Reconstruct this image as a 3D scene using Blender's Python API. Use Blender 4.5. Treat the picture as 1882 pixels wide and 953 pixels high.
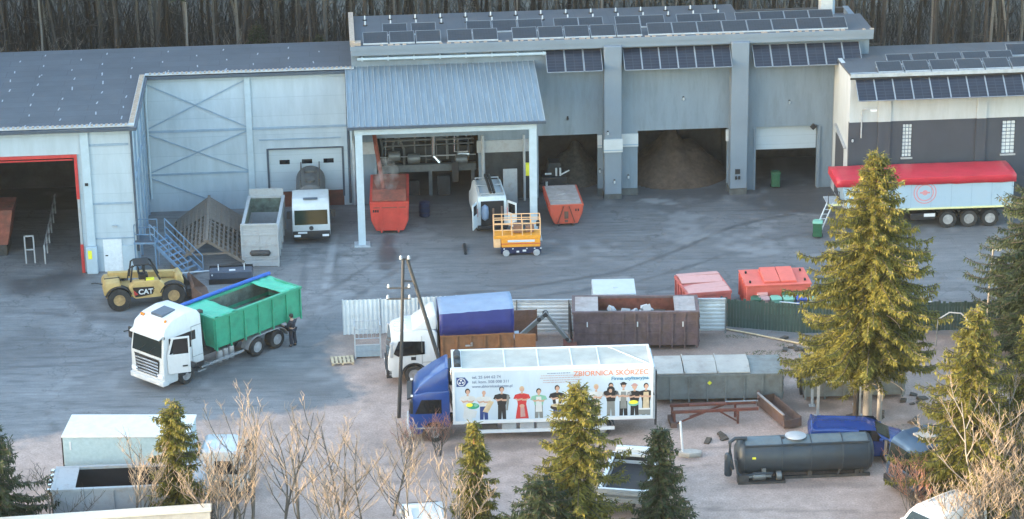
import bpy, bmesh, math, random
from mathutils import Vector, Matrix, Euler, noise
import numpy as np
SC = bpy.context.scene
for o in list(bpy.data.objects): bpy.data.objects.remove(o)
R = math.radians
random.seed(7)

# ------------------------------------------------------------------ camera, sky, sun, exposure
cam = bpy.data.cameras.new('camera'); camo = bpy.data.objects.new('camera', cam)
SC.collection.objects.link(camo); SC.camera = camo
cam.sensor_width = 36; cam.lens = 4700/1882*36; cam.clip_start = 1; cam.clip_end = 4000
TH, RO = R(20), R(.85)
right = Vector((1,0,0)); up = Vector((0,math.sin(TH),math.cos(TH))); fwd = Vector((0,math.cos(TH),-math.sin(TH)))
r2 = right*math.cos(RO)-up*math.sin(RO); u2 = right*math.sin(RO)+up*math.cos(RO)
camo.matrix_world = Matrix(((r2.x,u2.x,-fwd.x,0),(r2.y,u2.y,-fwd.y,0),(r2.z,u2.z,-fwd.z,50),(0,0,0,1)))

SUN_EL, SUN_AZ = R(6.0), R(256)          # azimuth clockwise from +Y: the sun stands low in the west, left of the yard
SHADE_WOOD_H = 8.5  # base height of the unseen wood added to shade the yard
world = bpy.data.worlds.new("World"); SC.world = world; world.use_nodes = True
wt = world.node_tree; bg = wt.nodes['Background']
sky = wt.nodes.new('ShaderNodeTexSky'); sky.sky_type = 'NISHITA'; sky.sun_disc = False
sky.sun_elevation = SUN_EL; sky.sun_rotation = SUN_AZ; sky.altitude = 100; sky.air_density = 1.0; sky.dust_density = 1.5; sky.ozone_density = 1.1
wt.links.new(sky.outputs[0], bg.inputs[0]); bg.inputs[1].default_value = .15
sl = bpy.data.lights.new('sun', 'SUN'); sl.energy = 1.4; sl.angle = R(.5); sl.color = (1,.84,.62)
so = bpy.data.objects.new('sun', sl); SC.collection.objects.link(so); so.location = (-60,120,60)
to_sun = Vector((math.sin(SUN_AZ)*math.cos(SUN_EL), math.cos(SUN_AZ)*math.cos(SUN_EL), math.sin(SUN_EL)))
so.rotation_euler = (-to_sun).to_track_quat('-Z','Y').to_euler()
SC.view_settings.view_transform = 'Standard'; SC.view_settings.look = 'None'
SC.view_settings.gamma = 1; SC.view_settings.use_curve_mapping = False
SC.view_settings.exposure = 3.66

# ------------------------------------------------------------------ materials
def _n(nt, t, **kw):
    n = nt.nodes.new(t)
    for k, v in kw.items(): setattr(n, k, v)
    return n
def mat(name, col, rough=.6, metal=0, var=.18, scale=3, dirt=None, dirt_amt=.5, dirt_scale=1.2, bump=0, spec=.4, stretch=None, coat=0):
    m = bpy.data.materials.new(name); m.use_nodes = True; nt = m.node_tree; b = nt.nodes['Principled BSDF']
    b.inputs['Roughness'].default_value = rough; b.inputs['Metallic'].default_value = metal
    b.inputs['Specular IOR Level'].default_value = spec; b.inputs['Coat Weight'].default_value = coat
    tc = _n(nt,'ShaderNodeTexCoord'); src = tc.outputs['Object']
    if stretch:
        mp = _n(nt,'ShaderNodeMapping'); mp.inputs['Scale'].default_value = stretch; nt.links.new(src, mp.inputs[0]); src = mp.outputs[0]
    nz = _n(nt,'ShaderNodeTexNoise'); nz.inputs['Scale'].default_value = scale; nz.inputs['Detail'].default_value = 5; nz.inputs['Roughness'].default_value = .65
    nt.links.new(src, nz.inputs['Vector'])
    rp = _n(nt,'ShaderNodeMapRange'); rp.inputs[1].default_value=.3; rp.inputs[2].default_value=.7
    rp.inputs[3].default_value = 1-var; rp.inputs[4].default_value = 1+var; nt.links.new(nz.outputs['Fac'], rp.inputs[0])
    mx = _n(nt,'ShaderNodeMix', data_type='RGBA', blend_type='MULTIPLY'); mx.inputs[0].default_value = 1
    mx.inputs[6].default_value = (*col,1); nt.links.new(rp.outputs[0], mx.inputs[7]); out = mx.outputs[2]
    if dirt:
        n2 = _n(nt,'ShaderNodeTexNoise'); n2.inputs['Scale'].default_value = dirt_scale; n2.inputs['Detail'].default_value = 8; n2.inputs['Roughness'].default_value = .7
        nt.links.new(src, n2.inputs['Vector'])
        r3 = _n(nt,'ShaderNodeMapRange'); r3.inputs[1].default_value=.48; r3.inputs[2].default_value=.68; r3.inputs[3].default_value=0; r3.inputs[4].default_value=dirt_amt
        nt.links.new(n2.outputs['Fac'], r3.inputs[0])
        m2 = _n(nt,'ShaderNodeMix', data_type='RGBA'); m2.inputs[7].default_value = (*dirt,1)
        nt.links.new(r3.outputs[0], m2.inputs[0]); nt.links.new(out, m2.inputs[6]); out = m2.outputs[2]
    nt.links.new(out, b.inputs['Base Color'])
    if bump:
        bp = _n(nt,'ShaderNodeBump'); bp.inputs['Strength'].default_value = bump; bp.inputs['Distance'].default_value = .05
        nt.links.new(nz.outputs['Fac'], bp.inputs['Height']); nt.links.new(bp.outputs[0], b.inputs['Normal'])
    return m
def bricked(name, col, mortar, bw, bh, ms, axes='xy', rough=.6, offset=.5, var=.1, spec=.4, metal=0, noise_amt=.15, nscale=.8, streak=False):
    m = mat(name, col, rough, metal, noise_amt, nscale, spec=spec, **(dict(dirt=tuple(c*.72 for c in col), dirt_amt=.32, dirt_scale=1.0, stretch=(1.8,1.8,.35)) if streak else {})); nt = m.node_tree; b = nt.nodes['Principled BSDF']
    old = b.inputs['Base Color'].links[0].from_socket
    tc = _n(nt,'ShaderNodeTexCoord'); sp = _n(nt,'ShaderNodeSeparateXYZ'); cb = _n(nt,'ShaderNodeCombineXYZ')
    nt.links.new(tc.outputs['Object'], sp.inputs[0])
    ix = {'x':0,'y':1,'z':2}
    nt.links.new(sp.outputs[ix[axes[0]]], cb.inputs[0]); nt.links.new(sp.outputs[ix[axes[1]]], cb.inputs[1])
    br = _n(nt,'ShaderNodeTexBrick'); br.offset = offset; br.inputs['Scale'].default_value = 1; br.inputs['Brick Width'].default_value = bw
    br.inputs['Row Height'].default_value = bh; br.inputs['Mortar Size'].default_value = ms; br.inputs['Mortar Smooth'].default_value = .3
    br.inputs['Color1'].default_value = (1-var,1-var,1-var,1); br.inputs['Color2'].default_value = (1+var,1+var,1+var,1)
    br.inputs['Mortar'].default_value = (1,1,1,1)
    nt.links.new(cb.outputs[0], br.inputs['Vector'])
    mx = _n(nt,'ShaderNodeMix', data_type='RGBA', blend_type='MULTIPLY'); mx.inputs[0].default_value = 1
    nt.links.new(old, mx.inputs[6]); nt.links.new(br.outputs['Color'], mx.inputs[7])
    m2 = _n(nt,'ShaderNodeMix', data_type='RGBA'); m2.inputs[7].default_value = (*mortar,1)
    nt.links.new(br.outputs['Fac'], m2.inputs[0]); nt.links.new(mx.outputs[2], m2.inputs[6]); nt.links.new(m2.outputs[2], b.inputs['Base Color'])
    return m
def glass(name, col=(.02,.025,.03), rough=.06):
    return mat(name, col, rough, 0, .25, 2, spec=.6)
def leafmat(name, c1, c2, trans=.25, rough=.6):
    m = bpy.data.materials.new(name); m.use_nodes = True; nt = m.node_tree; b = nt.nodes['Principled BSDF']; o = nt.nodes['Material Output']
    g = _n(nt,'ShaderNodeNewGeometry'); tc = _n(nt,'ShaderNodeTexCoord')
    nz = _n(nt,'ShaderNodeTexNoise'); nz.inputs['Scale'].default_value = 1.1; nz.inputs['Detail'].default_value = 3; nt.links.new(tc.outputs['Object'], nz.inputs[0])
    ad = _n(nt,'ShaderNodeMath', operation='ADD'); nt.links.new(g.outputs['Random Per Island'], ad.inputs[0]); nt.links.new(nz.outputs['Fac'], ad.inputs[1])
    mr = _n(nt,'ShaderNodeMapRange'); mr.inputs[1].default_value = .35; mr.inputs[2].default_value = 1.35; nt.links.new(ad.outputs[0], mr.inputs[0])
    mx = _n(nt,'ShaderNodeMix', data_type='RGBA'); mx.inputs[6].default_value = (*c1,1); mx.inputs[7].default_value = (*c2,1); nt.links.new(mr.outputs[0], mx.inputs[0])
    nt.links.new(mx.outputs[2], b.inputs['Base Color']); b.inputs['Roughness'].default_value = rough; b.inputs['Specular IOR Level'].default_value = .25
    tr = _n(nt,'ShaderNodeBsdfTranslucent'); nt.links.new(mx.outputs[2], tr.inputs[0]); ms = _n(nt,'ShaderNodeMixShader'); ms.inputs[0].default_value = trans
    nt.links.new(b.outputs[0], ms.inputs[1]); nt.links.new(tr.outputs[0], ms.inputs[2]); nt.links.new(ms.outputs[0], o.inputs[0])
    return m

M = {}
M['white']   = mat('white_paint', (.48,.50,.51), .35, 0, .07, 2, dirt=(.30,.28,.26), dirt_amt=.35, dirt_scale=1.5, coat=.3)
M['whitewarm'] = mat('white_paint_clean', (.53,.54,.545), .38, 0, .06, 1.5, dirt=(.36,.35,.33), dirt_amt=.35, dirt_scale=1.6, stretch=(1.5,1.5,.5))
M['lorryblue'] = mat('blue_lorry_paint', (.012,.045,.19), .28, 0, .1, 2, coat=.4)
M['vanblue'] = mat('blue_van_paint', (.014,.045,.19), .25, 0, .1, 2, coat=.5)
M['darkblue'] = mat('dark_blue_paint', (.03,.06,.11), .3, 0, .12, 2, coat=.3)
M['black']   = mat('black_plastic', (.018,.018,.02), .55, 0, .25, 5)
M['chassis'] = mat('chassis_metal', (.035,.035,.038), .6, 0, .4, 4, dirt=(.10,.08,.06), dirt_amt=.5)
M['rubber']  = mat('tyre_rubber', (.022,.022,.023), .85, 0, .3, 6, dirt=(.08,.075,.07), dirt_amt=.4)
M['rim']     = mat('steel_rim', (.42,.42,.43), .4, .5, .2, 6, dirt=(.12,.1,.08), dirt_amt=.5)
M['rimyel']  = mat('yellow_rim', (.36,.24,.11), .55, 0, .25, 6, dirt=(.10,.07,.05), dirt_amt=.6)
M['chrome']  = mat('bright_metal', (.62,.63,.64), .25, .8, .1, 4)
M['galv']    = mat('galvanised_steel', (.42,.46,.50), .45, .35, .15, 3, dirt=(.25,.22,.2), dirt_amt=.3)
M['glass']   = glass('window_glass',(.008,.010,.012)); M['wsglass'] = glass('windscreen_glass', (.010,.016,.015), .08)
M['lamp']    = mat('lamp_lens', (.75,.77,.80), .15, 0, .1, 8)
M['redlamp'] = mat('red_lens', (.4,.02,.02), .2, 0, .1, 8)
M['orangelamp'] = mat('amber_lens', (.6,.2,.02), .2, 0, .1, 8)
M['green']   = mat('green_container_paint', (.035,.27,.16), .45, 0, .12, 2, dirt=(.02,.11,.07), dirt_amt=.45, dirt_scale=1.6)
M['greenin'] = mat('container_inside_grime', (.10,.13,.11), .8, 0, .4, 3, dirt=(.05,.04,.03), dirt_amt=.7)
M['tarpgreen'] = mat('green_tarpaulin', (.05,.36,.23), .4, 0, .12, 1.5, bump=.3)
M['blueroll'] = mat('blue_tarp_roll', (.02,.09,.36), .45, 0, .15, 4)
M['bluetarp'] = mat('blue_tarpaulin', (.022,.03,.15), .45, 0, .15, 1.6, bump=.25)
M['paletarp'] = mat('faded_skylit_blue_tarpaulin', (.17,.23,.33), .5, 0, .12, 1.6, bump=.25)  # pale tone: fading plus sky sheen put into the colour
M['red']     = mat('red_container_paint', (.50,.055,.04), .5, 0, .12, 2, dirt=(.25,.05,.035), dirt_amt=.5)
M['redin']   = mat('red_container_inside', (.22,.07,.05), .8, 0, .3, 3, dirt=(.07,.05,.045), dirt_amt=.7)
M['orange']  = mat('orange_red_paint', (.50,.085,.05), .5, 0, .12, 2, dirt=(.16,.05,.035), dirt_amt=.6, dirt_scale=2)
M['coral']   = mat('coral_red_paint', (.58,.115,.085), .5, 0, .08, 2, dirt=(.45,.10,.07), dirt_amt=.35)
M['pink']    = mat('faded_pink_paint', (.50,.27,.25), .7, 0, .15, 2, dirt=(.30,.13,.11), dirt_amt=.5, dirt_scale=2)
M['pinkred'] = mat('worn_red_paint', (.42,.10,.085), .6, 0, .2, 2, dirt=(.28,.15,.14), dirt_amt=.5)
M['dusty']   = mat('dusty_metal_cover', (.30,.27,.26), .8, 0, .2, 2, dirt=(.20,.13,.11), dirt_amt=.4)
M['rust']    = mat('rusty_steel', (.13,.075,.055), .8, 0, .3, 2.5, dirt=(.075,.06,.075), dirt_amt=.7, dirt_scale=1.3)
M['rustred'] = mat('rust_red_steel', (.15,.05,.035), .8, 0, .3, 3, dirt=(.08,.05,.04), dirt_amt=.6)
M['rustor']  = mat('orange_rust_steel', (.20,.095,.045), .8, 0, .25, 2.5, dirt=(.12,.07,.04), dirt_amt=.6)
M['rustpurp']= mat('purple_brown_steel', (.115,.080,.085), .75, 0, .3, 2, dirt=(.10,.065,.045), dirt_amt=.7, dirt_scale=1.1)
M['greysteel'] = mat('grey_painted_steel', (.17,.18,.175), .6, 0, .15, 2, dirt=(.10,.085,.07), dirt_amt=.6, dirt_scale=1.4)
M['greytop'] = mat('worn_grey_lid', (.36,.34,.31), .65, 0, .15, 2, dirt=(.15,.13,.115), dirt_amt=.7, dirt_scale=1.0)
M['palesteel'] = mat('pale_grey_steel', (.32,.34,.36), .6, 0, .15, 2, dirt=(.16,.12,.09), dirt_amt=.5, dirt_scale=2)
M['tankgrey'] = mat('blue_grey_tank', (.024,.034,.045), .45, 0, .15, 1.4, dirt=(.035,.035,.033), dirt_amt=.6, dirt_scale=1.1)
M['tanktop'] = mat('tank_top_light', (.08,.11,.13), .5, 0, .2, 1.6, dirt=(.12,.13,.13), dirt_amt=.4)
M['truckdark'] = mat('dark_tank_metal', (.075,.078,.08), .5, .2, .2, 2, dirt=(.12,.10,.085), dirt_amt=.5)
M['yellow']  = mat('machine_yellow', (.46,.32,.13), .5, 0, .12, 2.5, dirt=(.22,.14,.06), dirt_amt=.45, dirt_scale=2)
M['lift']    = mat('lift_orange', (.72,.30,.03), .45, 0, .1, 3, dirt=(.35,.15,.05), dirt_amt=.4)
M['liftpale']= mat('pale_orange_tube', (.70,.42,.22), .5, 0, .1, 3)
M['liftblue']= mat('dark_blue_base', (.015,.02,.055), .5, 0, .2, 3)
M['bluesteel'] = mat('blue_painted_steel', (.11,.19,.29), .5, 0, .15, 3, dirt=(.2,.25,.3), dirt_amt=.3)
M['wood']    = mat('grey_timber', (.15,.125,.105), .85, 0, .3, 4, dirt=(.08,.07,.06), dirt_amt=.6, stretch=(1,6,6))
M['palletwood'] = mat('pallet_wood', (.45,.36,.24), .8, 0, .25, 4)
M['pole']    = mat('tarred_pole_wood', (.04,.04,.042), .85, 0, .25, 5, stretch=(8,8,.6))
M['concrete']= mat('weathered_concrete', (.36,.34,.31), .9, 0, .15, 2, dirt=(.2,.19,.18), dirt_amt=.5, bump=.2)
M['clod']    = mat('dark_scrap', (.07,.06,.05), .9, 0, .4, 5)
M['binGreen']= mat('green_bin_plastic', (.018,.085,.045), .5, 0, .12, 4)
M['binTeal'] = mat('pale_green_bin_plastic', (.16,.36,.27), .5, 0, .12, 4)
M['binBlue'] = mat('blue_bin_plastic', (.03,.07,.32), .45, 0, .12, 4)
M['binPink'] = mat('faded_bin_plastic', (.36,.22,.21), .6, 0, .12, 4)
M['wallblue']= bricked('pale_blue_wall_panel', (.36,.43,.49), (.27,.33,.39), 40, 1.16, .012, 'xz', .5, 0, .02, noise_amt=.10, streak=True)
M['wallside']= bricked('pale_blue_side_panel', (.34,.41,.48), (.25,.31,.38), 40, 1.16, .012, 'yz', .5, 0, .02, noise_amt=.10, streak=True)
M['trimblue']= mat('pale_blue_trim', (.38,.47,.54), .45, .1, .08, 2)
M['seam']    = mat('blue_grey_flashing', (.23,.31,.40), .5, .1, .12, 2)
M['doorwhite'] = bricked('white_sectional_door', (.36,.42,.47), (.28,.33,.38), 40, .55, .012, 'xz', .45, 0, .02, noise_amt=.05)
M['dark']    = mat('near_black', (.012,.012,.014), .7, 0, .2, 4)
M['gutter']  = mat('dark_gutter', (.06,.08,.11), .45, .2, .15, 3)
M['eavebrick'] = mat('weathered_capping', (.32,.26,.21), .8, 0, .25, 6)
M['roofblue']= bricked('dark_roofing_felt', (.066,.075,.09), (.05,.056,.067), 3.6, 1.05, .02, 'xy', .75, .5, .06, spec=.3, noise_amt=.12, nscale=.5)
M['seamlight'] = mat('roof_joint_strip', (.26,.28,.31), .7, 0, .2, 3)
M['roofdark']= bricked('flat_roof_membrane', (.068,.078,.092), (.05,.058,.07), 1.0, 40, .015, 'xy', .6, 0, .04, noise_amt=.1)
M['canopyroof'] = mat('standing_seam_steel', (.155,.19,.213), .5, .0, .14, 1.2, stretch=(2.5,.25,1), dirt=(.24,.33,.40), dirt_amt=.35, dirt_scale=1)
M['seamrib'] = mat('standing_seam_rib', (.23,.27,.30), .45, 0, .15, 2)
M['hallgrey']= mat('dark_grey_render', (.155,.20,.245), .75, 0, .10, .5, dirt=(.11,.14,.165), dirt_amt=.55, dirt_scale=.9, stretch=(2.2,2.2,.45))
M['hallgrey2']= mat('fascia_grey', (.155,.195,.24), .6, 0, .07, .6)
M['plinth']  = mat('stained_plinth', (.08,.085,.085), .9, 0, .25, 2)
M['band']    = mat('white_band', (.42,.45,.47), .6, 0, .06, 2)
M['white_wall'] = mat('white_render', (.40,.435,.455), .8, 0, .06, .6, dirt=(.30,.31,.31), dirt_amt=.5, dirt_scale=1.0, stretch=(2,2,.4))
M['black_wall'] = mat('anthracite_render', (.042,.05,.066), .75, 0, .1, .7)
M['glassblock'] = mat('glass_block', (.50,.55,.58), .2, 0, .15, 3)
M['pv']      = bricked('solar_cells', (.015,.02,.033), (.034,.04,.055), 40, .205, .02, 'xy', .28, 0, .12, spec=.4, noise_amt=.2)
M['pvtop']   = bricked('solar_cells_roof', (.022,.027,.035), (.035,.04,.05), .17, .17, .006, 'xy', .45, 0, .1, spec=.3, noise_amt=.15)
M['pvframe'] = mat('panel_frame', (.26,.29,.32), .45, .4, .1, 3)
M['pvframedark'] = mat('dark_panel_frame', (.15,.17,.19), .5, .2, .1, 3)
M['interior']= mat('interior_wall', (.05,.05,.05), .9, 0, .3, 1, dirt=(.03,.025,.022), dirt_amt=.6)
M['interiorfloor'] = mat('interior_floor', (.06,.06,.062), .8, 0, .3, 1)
M['heap']    = mat('brown_meal_heap', (.075,.052,.038), .95, 0, .3, 4, bump=.6, dirt=(.03,.022,.018), dirt_amt=.5)
M['pipe']    = mat('process_pipe', (.13,.14,.145), .4, .4, .2, 3)
M['pipedark']= mat('dark_machine', (.03,.034,.038), .5, .3, .3, 2)
M['rustpipe']= mat('red_auger_tube', (.18,.045,.028), .6, 0, .3, 3)
M['redframe']= mat('red_gate_frame', (.42,.035,.035), .5, 0, .15, 3)
M['redtarp'] = mat('red_tarpaulin', (.44,.03,.05), .42, 0, .12, 1.2, bump=.3)
M['trailer'] = mat('pale_blue_grey_trailer', (.31,.42,.52), .4, .1, .08, 1.2, dirt=(.27,.34,.40), dirt_amt=.4)
M['yellowline'] = mat('yellow_strip', (.60,.58,.30), .5, 0, .1, 3)
M['yellowsign'] = mat('yellow_notice', (.75,.70,.05), .5, 0, .08, 4)
M['roofalu'] = mat('translucent_box_roof', (.34,.34,.31), .5, 0, .12, 1.4, dirt=(.25,.25,.22), dirt_amt=.5, dirt_scale=1.0)
M['adblue']  = mat('advert_pale_blue', (.40,.49,.58), .4, 0, .09, .7, dirt=(.34,.40,.46), dirt_amt=.4, dirt_scale=.9, stretch=(1.2,1.2,.3))
M['fencegalv'] = mat('corrugated_fence_sheet', (.56,.60,.62), .5, 0, .1, 1.5, dirt=(.30,.31,.30), dirt_amt=.35)
M['fencegreen'] = mat('dark_green_fence_board', (.028,.055,.048), .7, 0, .35, 2, stretch=(6,6,.5), dirt=(.06,.09,.08), dirt_amt=.4)
M['bark']    = mat('pine_bark', (.050,.041,.035), .9, 0, .35, 4, stretch=(4,4,.7), bump=.4)
M['barkgrey']= mat('grey_bark', (.085,.078,.07), .9, 0, .3, 4, stretch=(4,4,.7), bump=.4)
M['barkpale']= mat('pale_bark', (.21,.185,.16), .85, 0, .3, 3, dirt=(.12,.1,.08), dirt_amt=.6, dirt_scale=3, stretch=(2,2,3))
M['twig']    = mat('bare_twig', (.33,.245,.175), .85, 0, .25, 3)
M['twigred'] = mat('reddish_twig', (.30,.14,.10), .85, 0, .25, 3)
M['twigdark']= mat('dark_twig', (.06,.05,.04), .9, 0, .3, 3)
M['sprucelight'] = leafmat('spruce_needles', (.040,.052,.014), (.205,.185,.04), .35)
M['sprucedark']  = leafmat('dark_spruce_needles', (.018,.032,.018), (.05,.065,.028))
M['pineneedle']  = leafmat('pine_needles', (.02,.03,.015), (.05,.055,.025))
M['greytwig'] = mat('grey_bare_twig', (.22,.185,.15), .85, 0, .3, 2)
M['brush'] = mat('dead_brush', (.040,.035,.031), .9, 0, .4, .6)
M['birch'] = mat('birch_bark', (.21,.19,.17), .85, 0, .25, 3, dirt=(.12,.1,.09), dirt_amt=.6, dirt_scale=3, stretch=(2,2,3))
M['litter']  = mat('leaf_litter', (.10,.075,.055), .95, 0, .4, 3, dirt=(.05,.045,.03), dirt_amt=.6)
M['grass']   = leafmat('yard_grass', (.04,.075,.025), (.11,.13,.05))
M['skin']    = mat('skin', (.42,.26,.19), .6, 0, .05, 3)
M['cloth']   = mat('dark_navy_workwear', (.018,.02,.03), .85, 0, .25, 6)
M['hair']    = mat('dark_hair', (.03,.022,.018), .7, 0, .2, 8)
M['catdark'] = mat('black_decal', (.02,.015,.015), .45, 0, .1, 3)
M['orangetxt'] = mat('orange_lettering', (.50,.19,.10), .5, 0, .05, 3)
M['tealtxt'] = mat('blue_lettering', (.03,.15,.28), .5, 0, .05, 3)
M['greytxt'] = mat('grey_lettering', (.16,.19,.27), .5, 0, .05, 3)
M['navytxt'] = mat('navy_emblem', (.02,.045,.16), .5, 0, .05, 3)
M['paper']   = mat('white_print', (.54,.56,.58), .4, 0, .03, 3)
def flat(name, c): 
    if name not in M: M[name] = mat(name, c, .45, 0, .1, 6)
    return M[name]

# ------------------------------------------------------------------ mesh building
class MB:
    def __init__(s): s.bm = bmesh.new(); s.i = 0
    def m(s, i): s.i = i; return s
    def _f(s, fs):
        for f in fs: f.material_index = s.i
    def poly(s, pts):
        f = s.bm.faces.new([s.bm.verts.new(p) for p in pts]); f.material_index = s.i; return s
    def prism(s, pts, axis, lo, hi, bv=0, seg=1, warp=None):
        def P(p, t): return {'x':(t,p[0],p[1]),'y':(p[0],t,p[1]),'z':(p[0],p[1],t)}[axis]
        a = [s.bm.verts.new(P(p,lo)) for p in pts]; b = [s.bm.verts.new(P(p,hi)) for p in pts]; n = len(pts)
        fs = [s.bm.faces.new(a), s.bm.faces.new(b[::-1])]
        for k in range(n): fs.append(s.bm.faces.new((a[(k+1)%n],a[k],b[k],b[(k+1)%n])))
        bmesh.ops.recalc_face_normals(s.bm, faces=fs)
        if warp:
            for v in a+b: v.co = Vector(warp(v.co))
        if bv:
            es = list({e for f in fs for e in f.edges})
            r = bmesh.ops.bevel(s.bm, geom=es, offset=bv, segments=seg, affect='EDGES', clamp_overlap=True, profile=.5)
            fs = [f for f in fs if f.is_valid]+[f for f in r['faces'] if f.is_valid]
        s._f(fs); return s
    def box(s, x0,x1,y0,y1,z0,z1, bv=0, seg=1, warp=None):
        return s.prism([(x0,y0),(x1,y0),(x1,y1),(x0,y1)],'z',z0,z1,bv,seg,warp)
    def obox(s, c, size, rot=(0,0,0), bv=0):
        Mx = Matrix.Translation(c) @ Euler(rot).to_matrix().to_4x4(); x,y,z = [q/2 for q in size]
        return s.prism([(-x,-y),(x,-y),(x,y),(-x,y)],'z',-z,z,0,1,None) if False else s.box(-x,x,-y,y,-z,z,0,1,lambda v: Mx@v)
    def bar(s, p, q, w=.06, h=None, upv=(0,0,1)):
        p,q = Vector(p),Vector(q); h = h or w; d = (q-p); L = d.length; d.normalize()
        u = Vector(upv)
        if abs(d.dot(u))>.98: u = Vector((1,0,0))
        sx = d.cross(u).normalized(); sz = sx.cross(d).normalized()
        Mx = Matrix(((sx.x,d.x,sz.x,p.x),(sx.y,d.y,sz.y,p.y),(sx.z,d.z,sz.z,p.z),(0,0,0,1)))
        return s.box(-w/2,w/2,0,L,-h/2,h/2,0,1,lambda v: Mx@v)
    def tube(s, pts, r=.03, n=6, r1=None):
        pts = [Vector(p) for p in pts]; N = len(pts); rings = []
        ref = Vector((.13,.31,.94)).normalized()
        for k,p in enumerate(pts):
            d = (pts[min(k+1,N-1)]-pts[max(k-1,0)])
            if d.length < 1e-6: d = Vector((0,0,1))
            d.normalize(); a = d.cross(ref)
            if a.length<.05: a = d.cross(Vector((1,0,0)))
            a.normalize(); b = d.cross(a)
            rr = r if r1 is None else r+(r1-r)*k/max(1,N-1)
            rings.append([s.bm.verts.new(p+(a*math.cos(2*math.pi*j/n)+b*math.sin(2*math.pi*j/n))*rr) for j in range(n)])
        fs=[]
        for k in range(N-1):
            for j in range(n): fs.append(s.bm.faces.new((rings[k][j],rings[k][(j+1)%n],rings[k+1][(j+1)%n],rings[k+1][j])))
        fs.append(s.bm.faces.new(rings[0][::-1])); fs.append(s.bm.faces.new(rings[-1]))
        bmesh.ops.recalc_face_normals(s.bm, faces=fs); s._f(fs); return s
    def lathe(s, prof, c=(0,0,0), axis='y', n=24, cap=True):
        c = Vector(c); rings=[]
        def P(r,t,a):
            x,y = r*math.cos(a), r*math.sin(a)
            return c+Vector({'x':(t,x,y),'y':(x,t,y),'z':(x,y,t)}[axis])
        for r,t in prof: rings.append([s.bm.verts.new(P(max(r,.0005),t,2*math.pi*j/n)) for j in range(n)])
        fs=[]
        for k in range(len(rings)-1):
            for j in range(n): fs.append(s.bm.faces.new((rings[k][j],rings[k][(j+1)%n],rings[k+1][(j+1)%n],rings[k+1][j])))
        if cap:
            fs.append(s.bm.faces.new(rings[0][::-1])); fs.append(s.bm.faces.new(rings[-1]))
        bmesh.ops.recalc_face_normals(s.bm, faces=fs); s._f(fs); return s
    def move(s, v):
        for q in s.bm.verts: q.co += Vector(v)
        return s
    def build(s, name, m, parent=None, off=None, smooth=38):
        q = parent
        while off is None and q is not None: off = OFF.get(q.name); q = q.parent
        if off: s.move((-off[0],-off[1],-off[2]))
        me = bpy.data.meshes.new(name); s.bm.to_mesh(me); s.bm.free()
        for q in (m if isinstance(m,(list,tuple)) else [m]): me.materials.append(M[q] if isinstance(q,str) else q)
        if smooth:
            me.shade_smooth(); me.set_sharp_from_angle(angle=R(smooth))
        o = bpy.data.objects.new(name, me); SC.collection.objects.link(o)
        if parent: o.parent = parent
        return o
OFF = {}
def tag(o, label=None, cat=None, group=None, kind=None):
    if label: o['label']=label
    if cat: o['category']=cat
    if group: o['group']=group
    if kind: o['kind']=kind
    return o
def thing(name, label, cat, loc=(0,0,0), rz=0, group=None, off=None):
    o = bpy.data.objects.new(name, None); SC.collection.objects.link(o); o.empty_display_size = .5
    o.location = loc; o.rotation_euler = (0,0,rz)
    if off: OFF[o.name] = off
    return tag(o,label,cat,group)
def structure(o): o['kind']='structure'; return o
def copy_thing(src, loc, rz, label, group=None, scale=None):
    r = src.copy(); SC.collection.objects.link(r); r.location = loc; r.rotation_euler = (0,0,rz)
    if scale: r.scale = (scale,)*3
    r['label']=label
    if group: r['group']=group
    for ch in list(src.children):
        c = ch.copy(); SC.collection.objects.link(c); c.parent = r
        for g in list(ch.children):
            d = g.copy(); SC.collection.objects.link(d); d.parent = c
    return r
def from_np(name, V, F, m, parent=None, smooth=False):
    me = bpy.data.meshes.new(name); V = np.asarray(V,'f'); F = np.asarray(F,'i'); k = F.shape[1]
    me.vertices.add(len(V)); me.vertices.foreach_set('co', V.ravel())
    me.loops.add(F.size); me.loops.foreach_set('vertex_index', F.ravel())
    me.polygons.add(len(F)); me.polygons.foreach_set('loop_start', np.arange(0,F.size,k)); me.polygons.foreach_set('loop_total', np.full(len(F),k))
    me.update(); me.validate()
    for q in (m if isinstance(m,list) else [m]): me.materials.append(M[q])
    if smooth: me.shade_smooth()
    o = bpy.data.objects.new(name, me); SC.collection.objects.link(o)
    if parent: o.parent = parent
    return o
def lettering(name, txt, size, m, parent, loc, rot, align='LEFT', bold=0):
    c = bpy.data.curves.new(name,'FONT'); c.body = txt; c.size = size; c.align_x = align; c.extrude = .002; c.offset = bold
    o = bpy.data.objects.new(name, c); SC.collection.objects.link(o)
    me = bpy.data.meshes.new_from_object(o.evaluated_get(bpy.context.evaluated_depsgraph_get())); bpy.data.objects.remove(o); me.materials.clear(); me.materials.append(M[m])
    o = bpy.data.objects.new(name, me); SC.collection.objects.link(o); o.parent = parent
    o.location = loc; o.rotation_euler = rot; return o
YW = R(4); O = (6.44,148.7)
def W(a,b,z=0): return (O[0]+a*math.cos(YW)-b*math.sin(YW), O[1]+a*math.sin(YW)+b*math.cos(YW), z)
def site(name, label, cat, a, b, group=None):                       # a thing set square to the halls, its meshes drawn in the halls' own grid
    return thing(name, label, cat, W(a,b), YW, group, off=(a,b,0))
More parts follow.
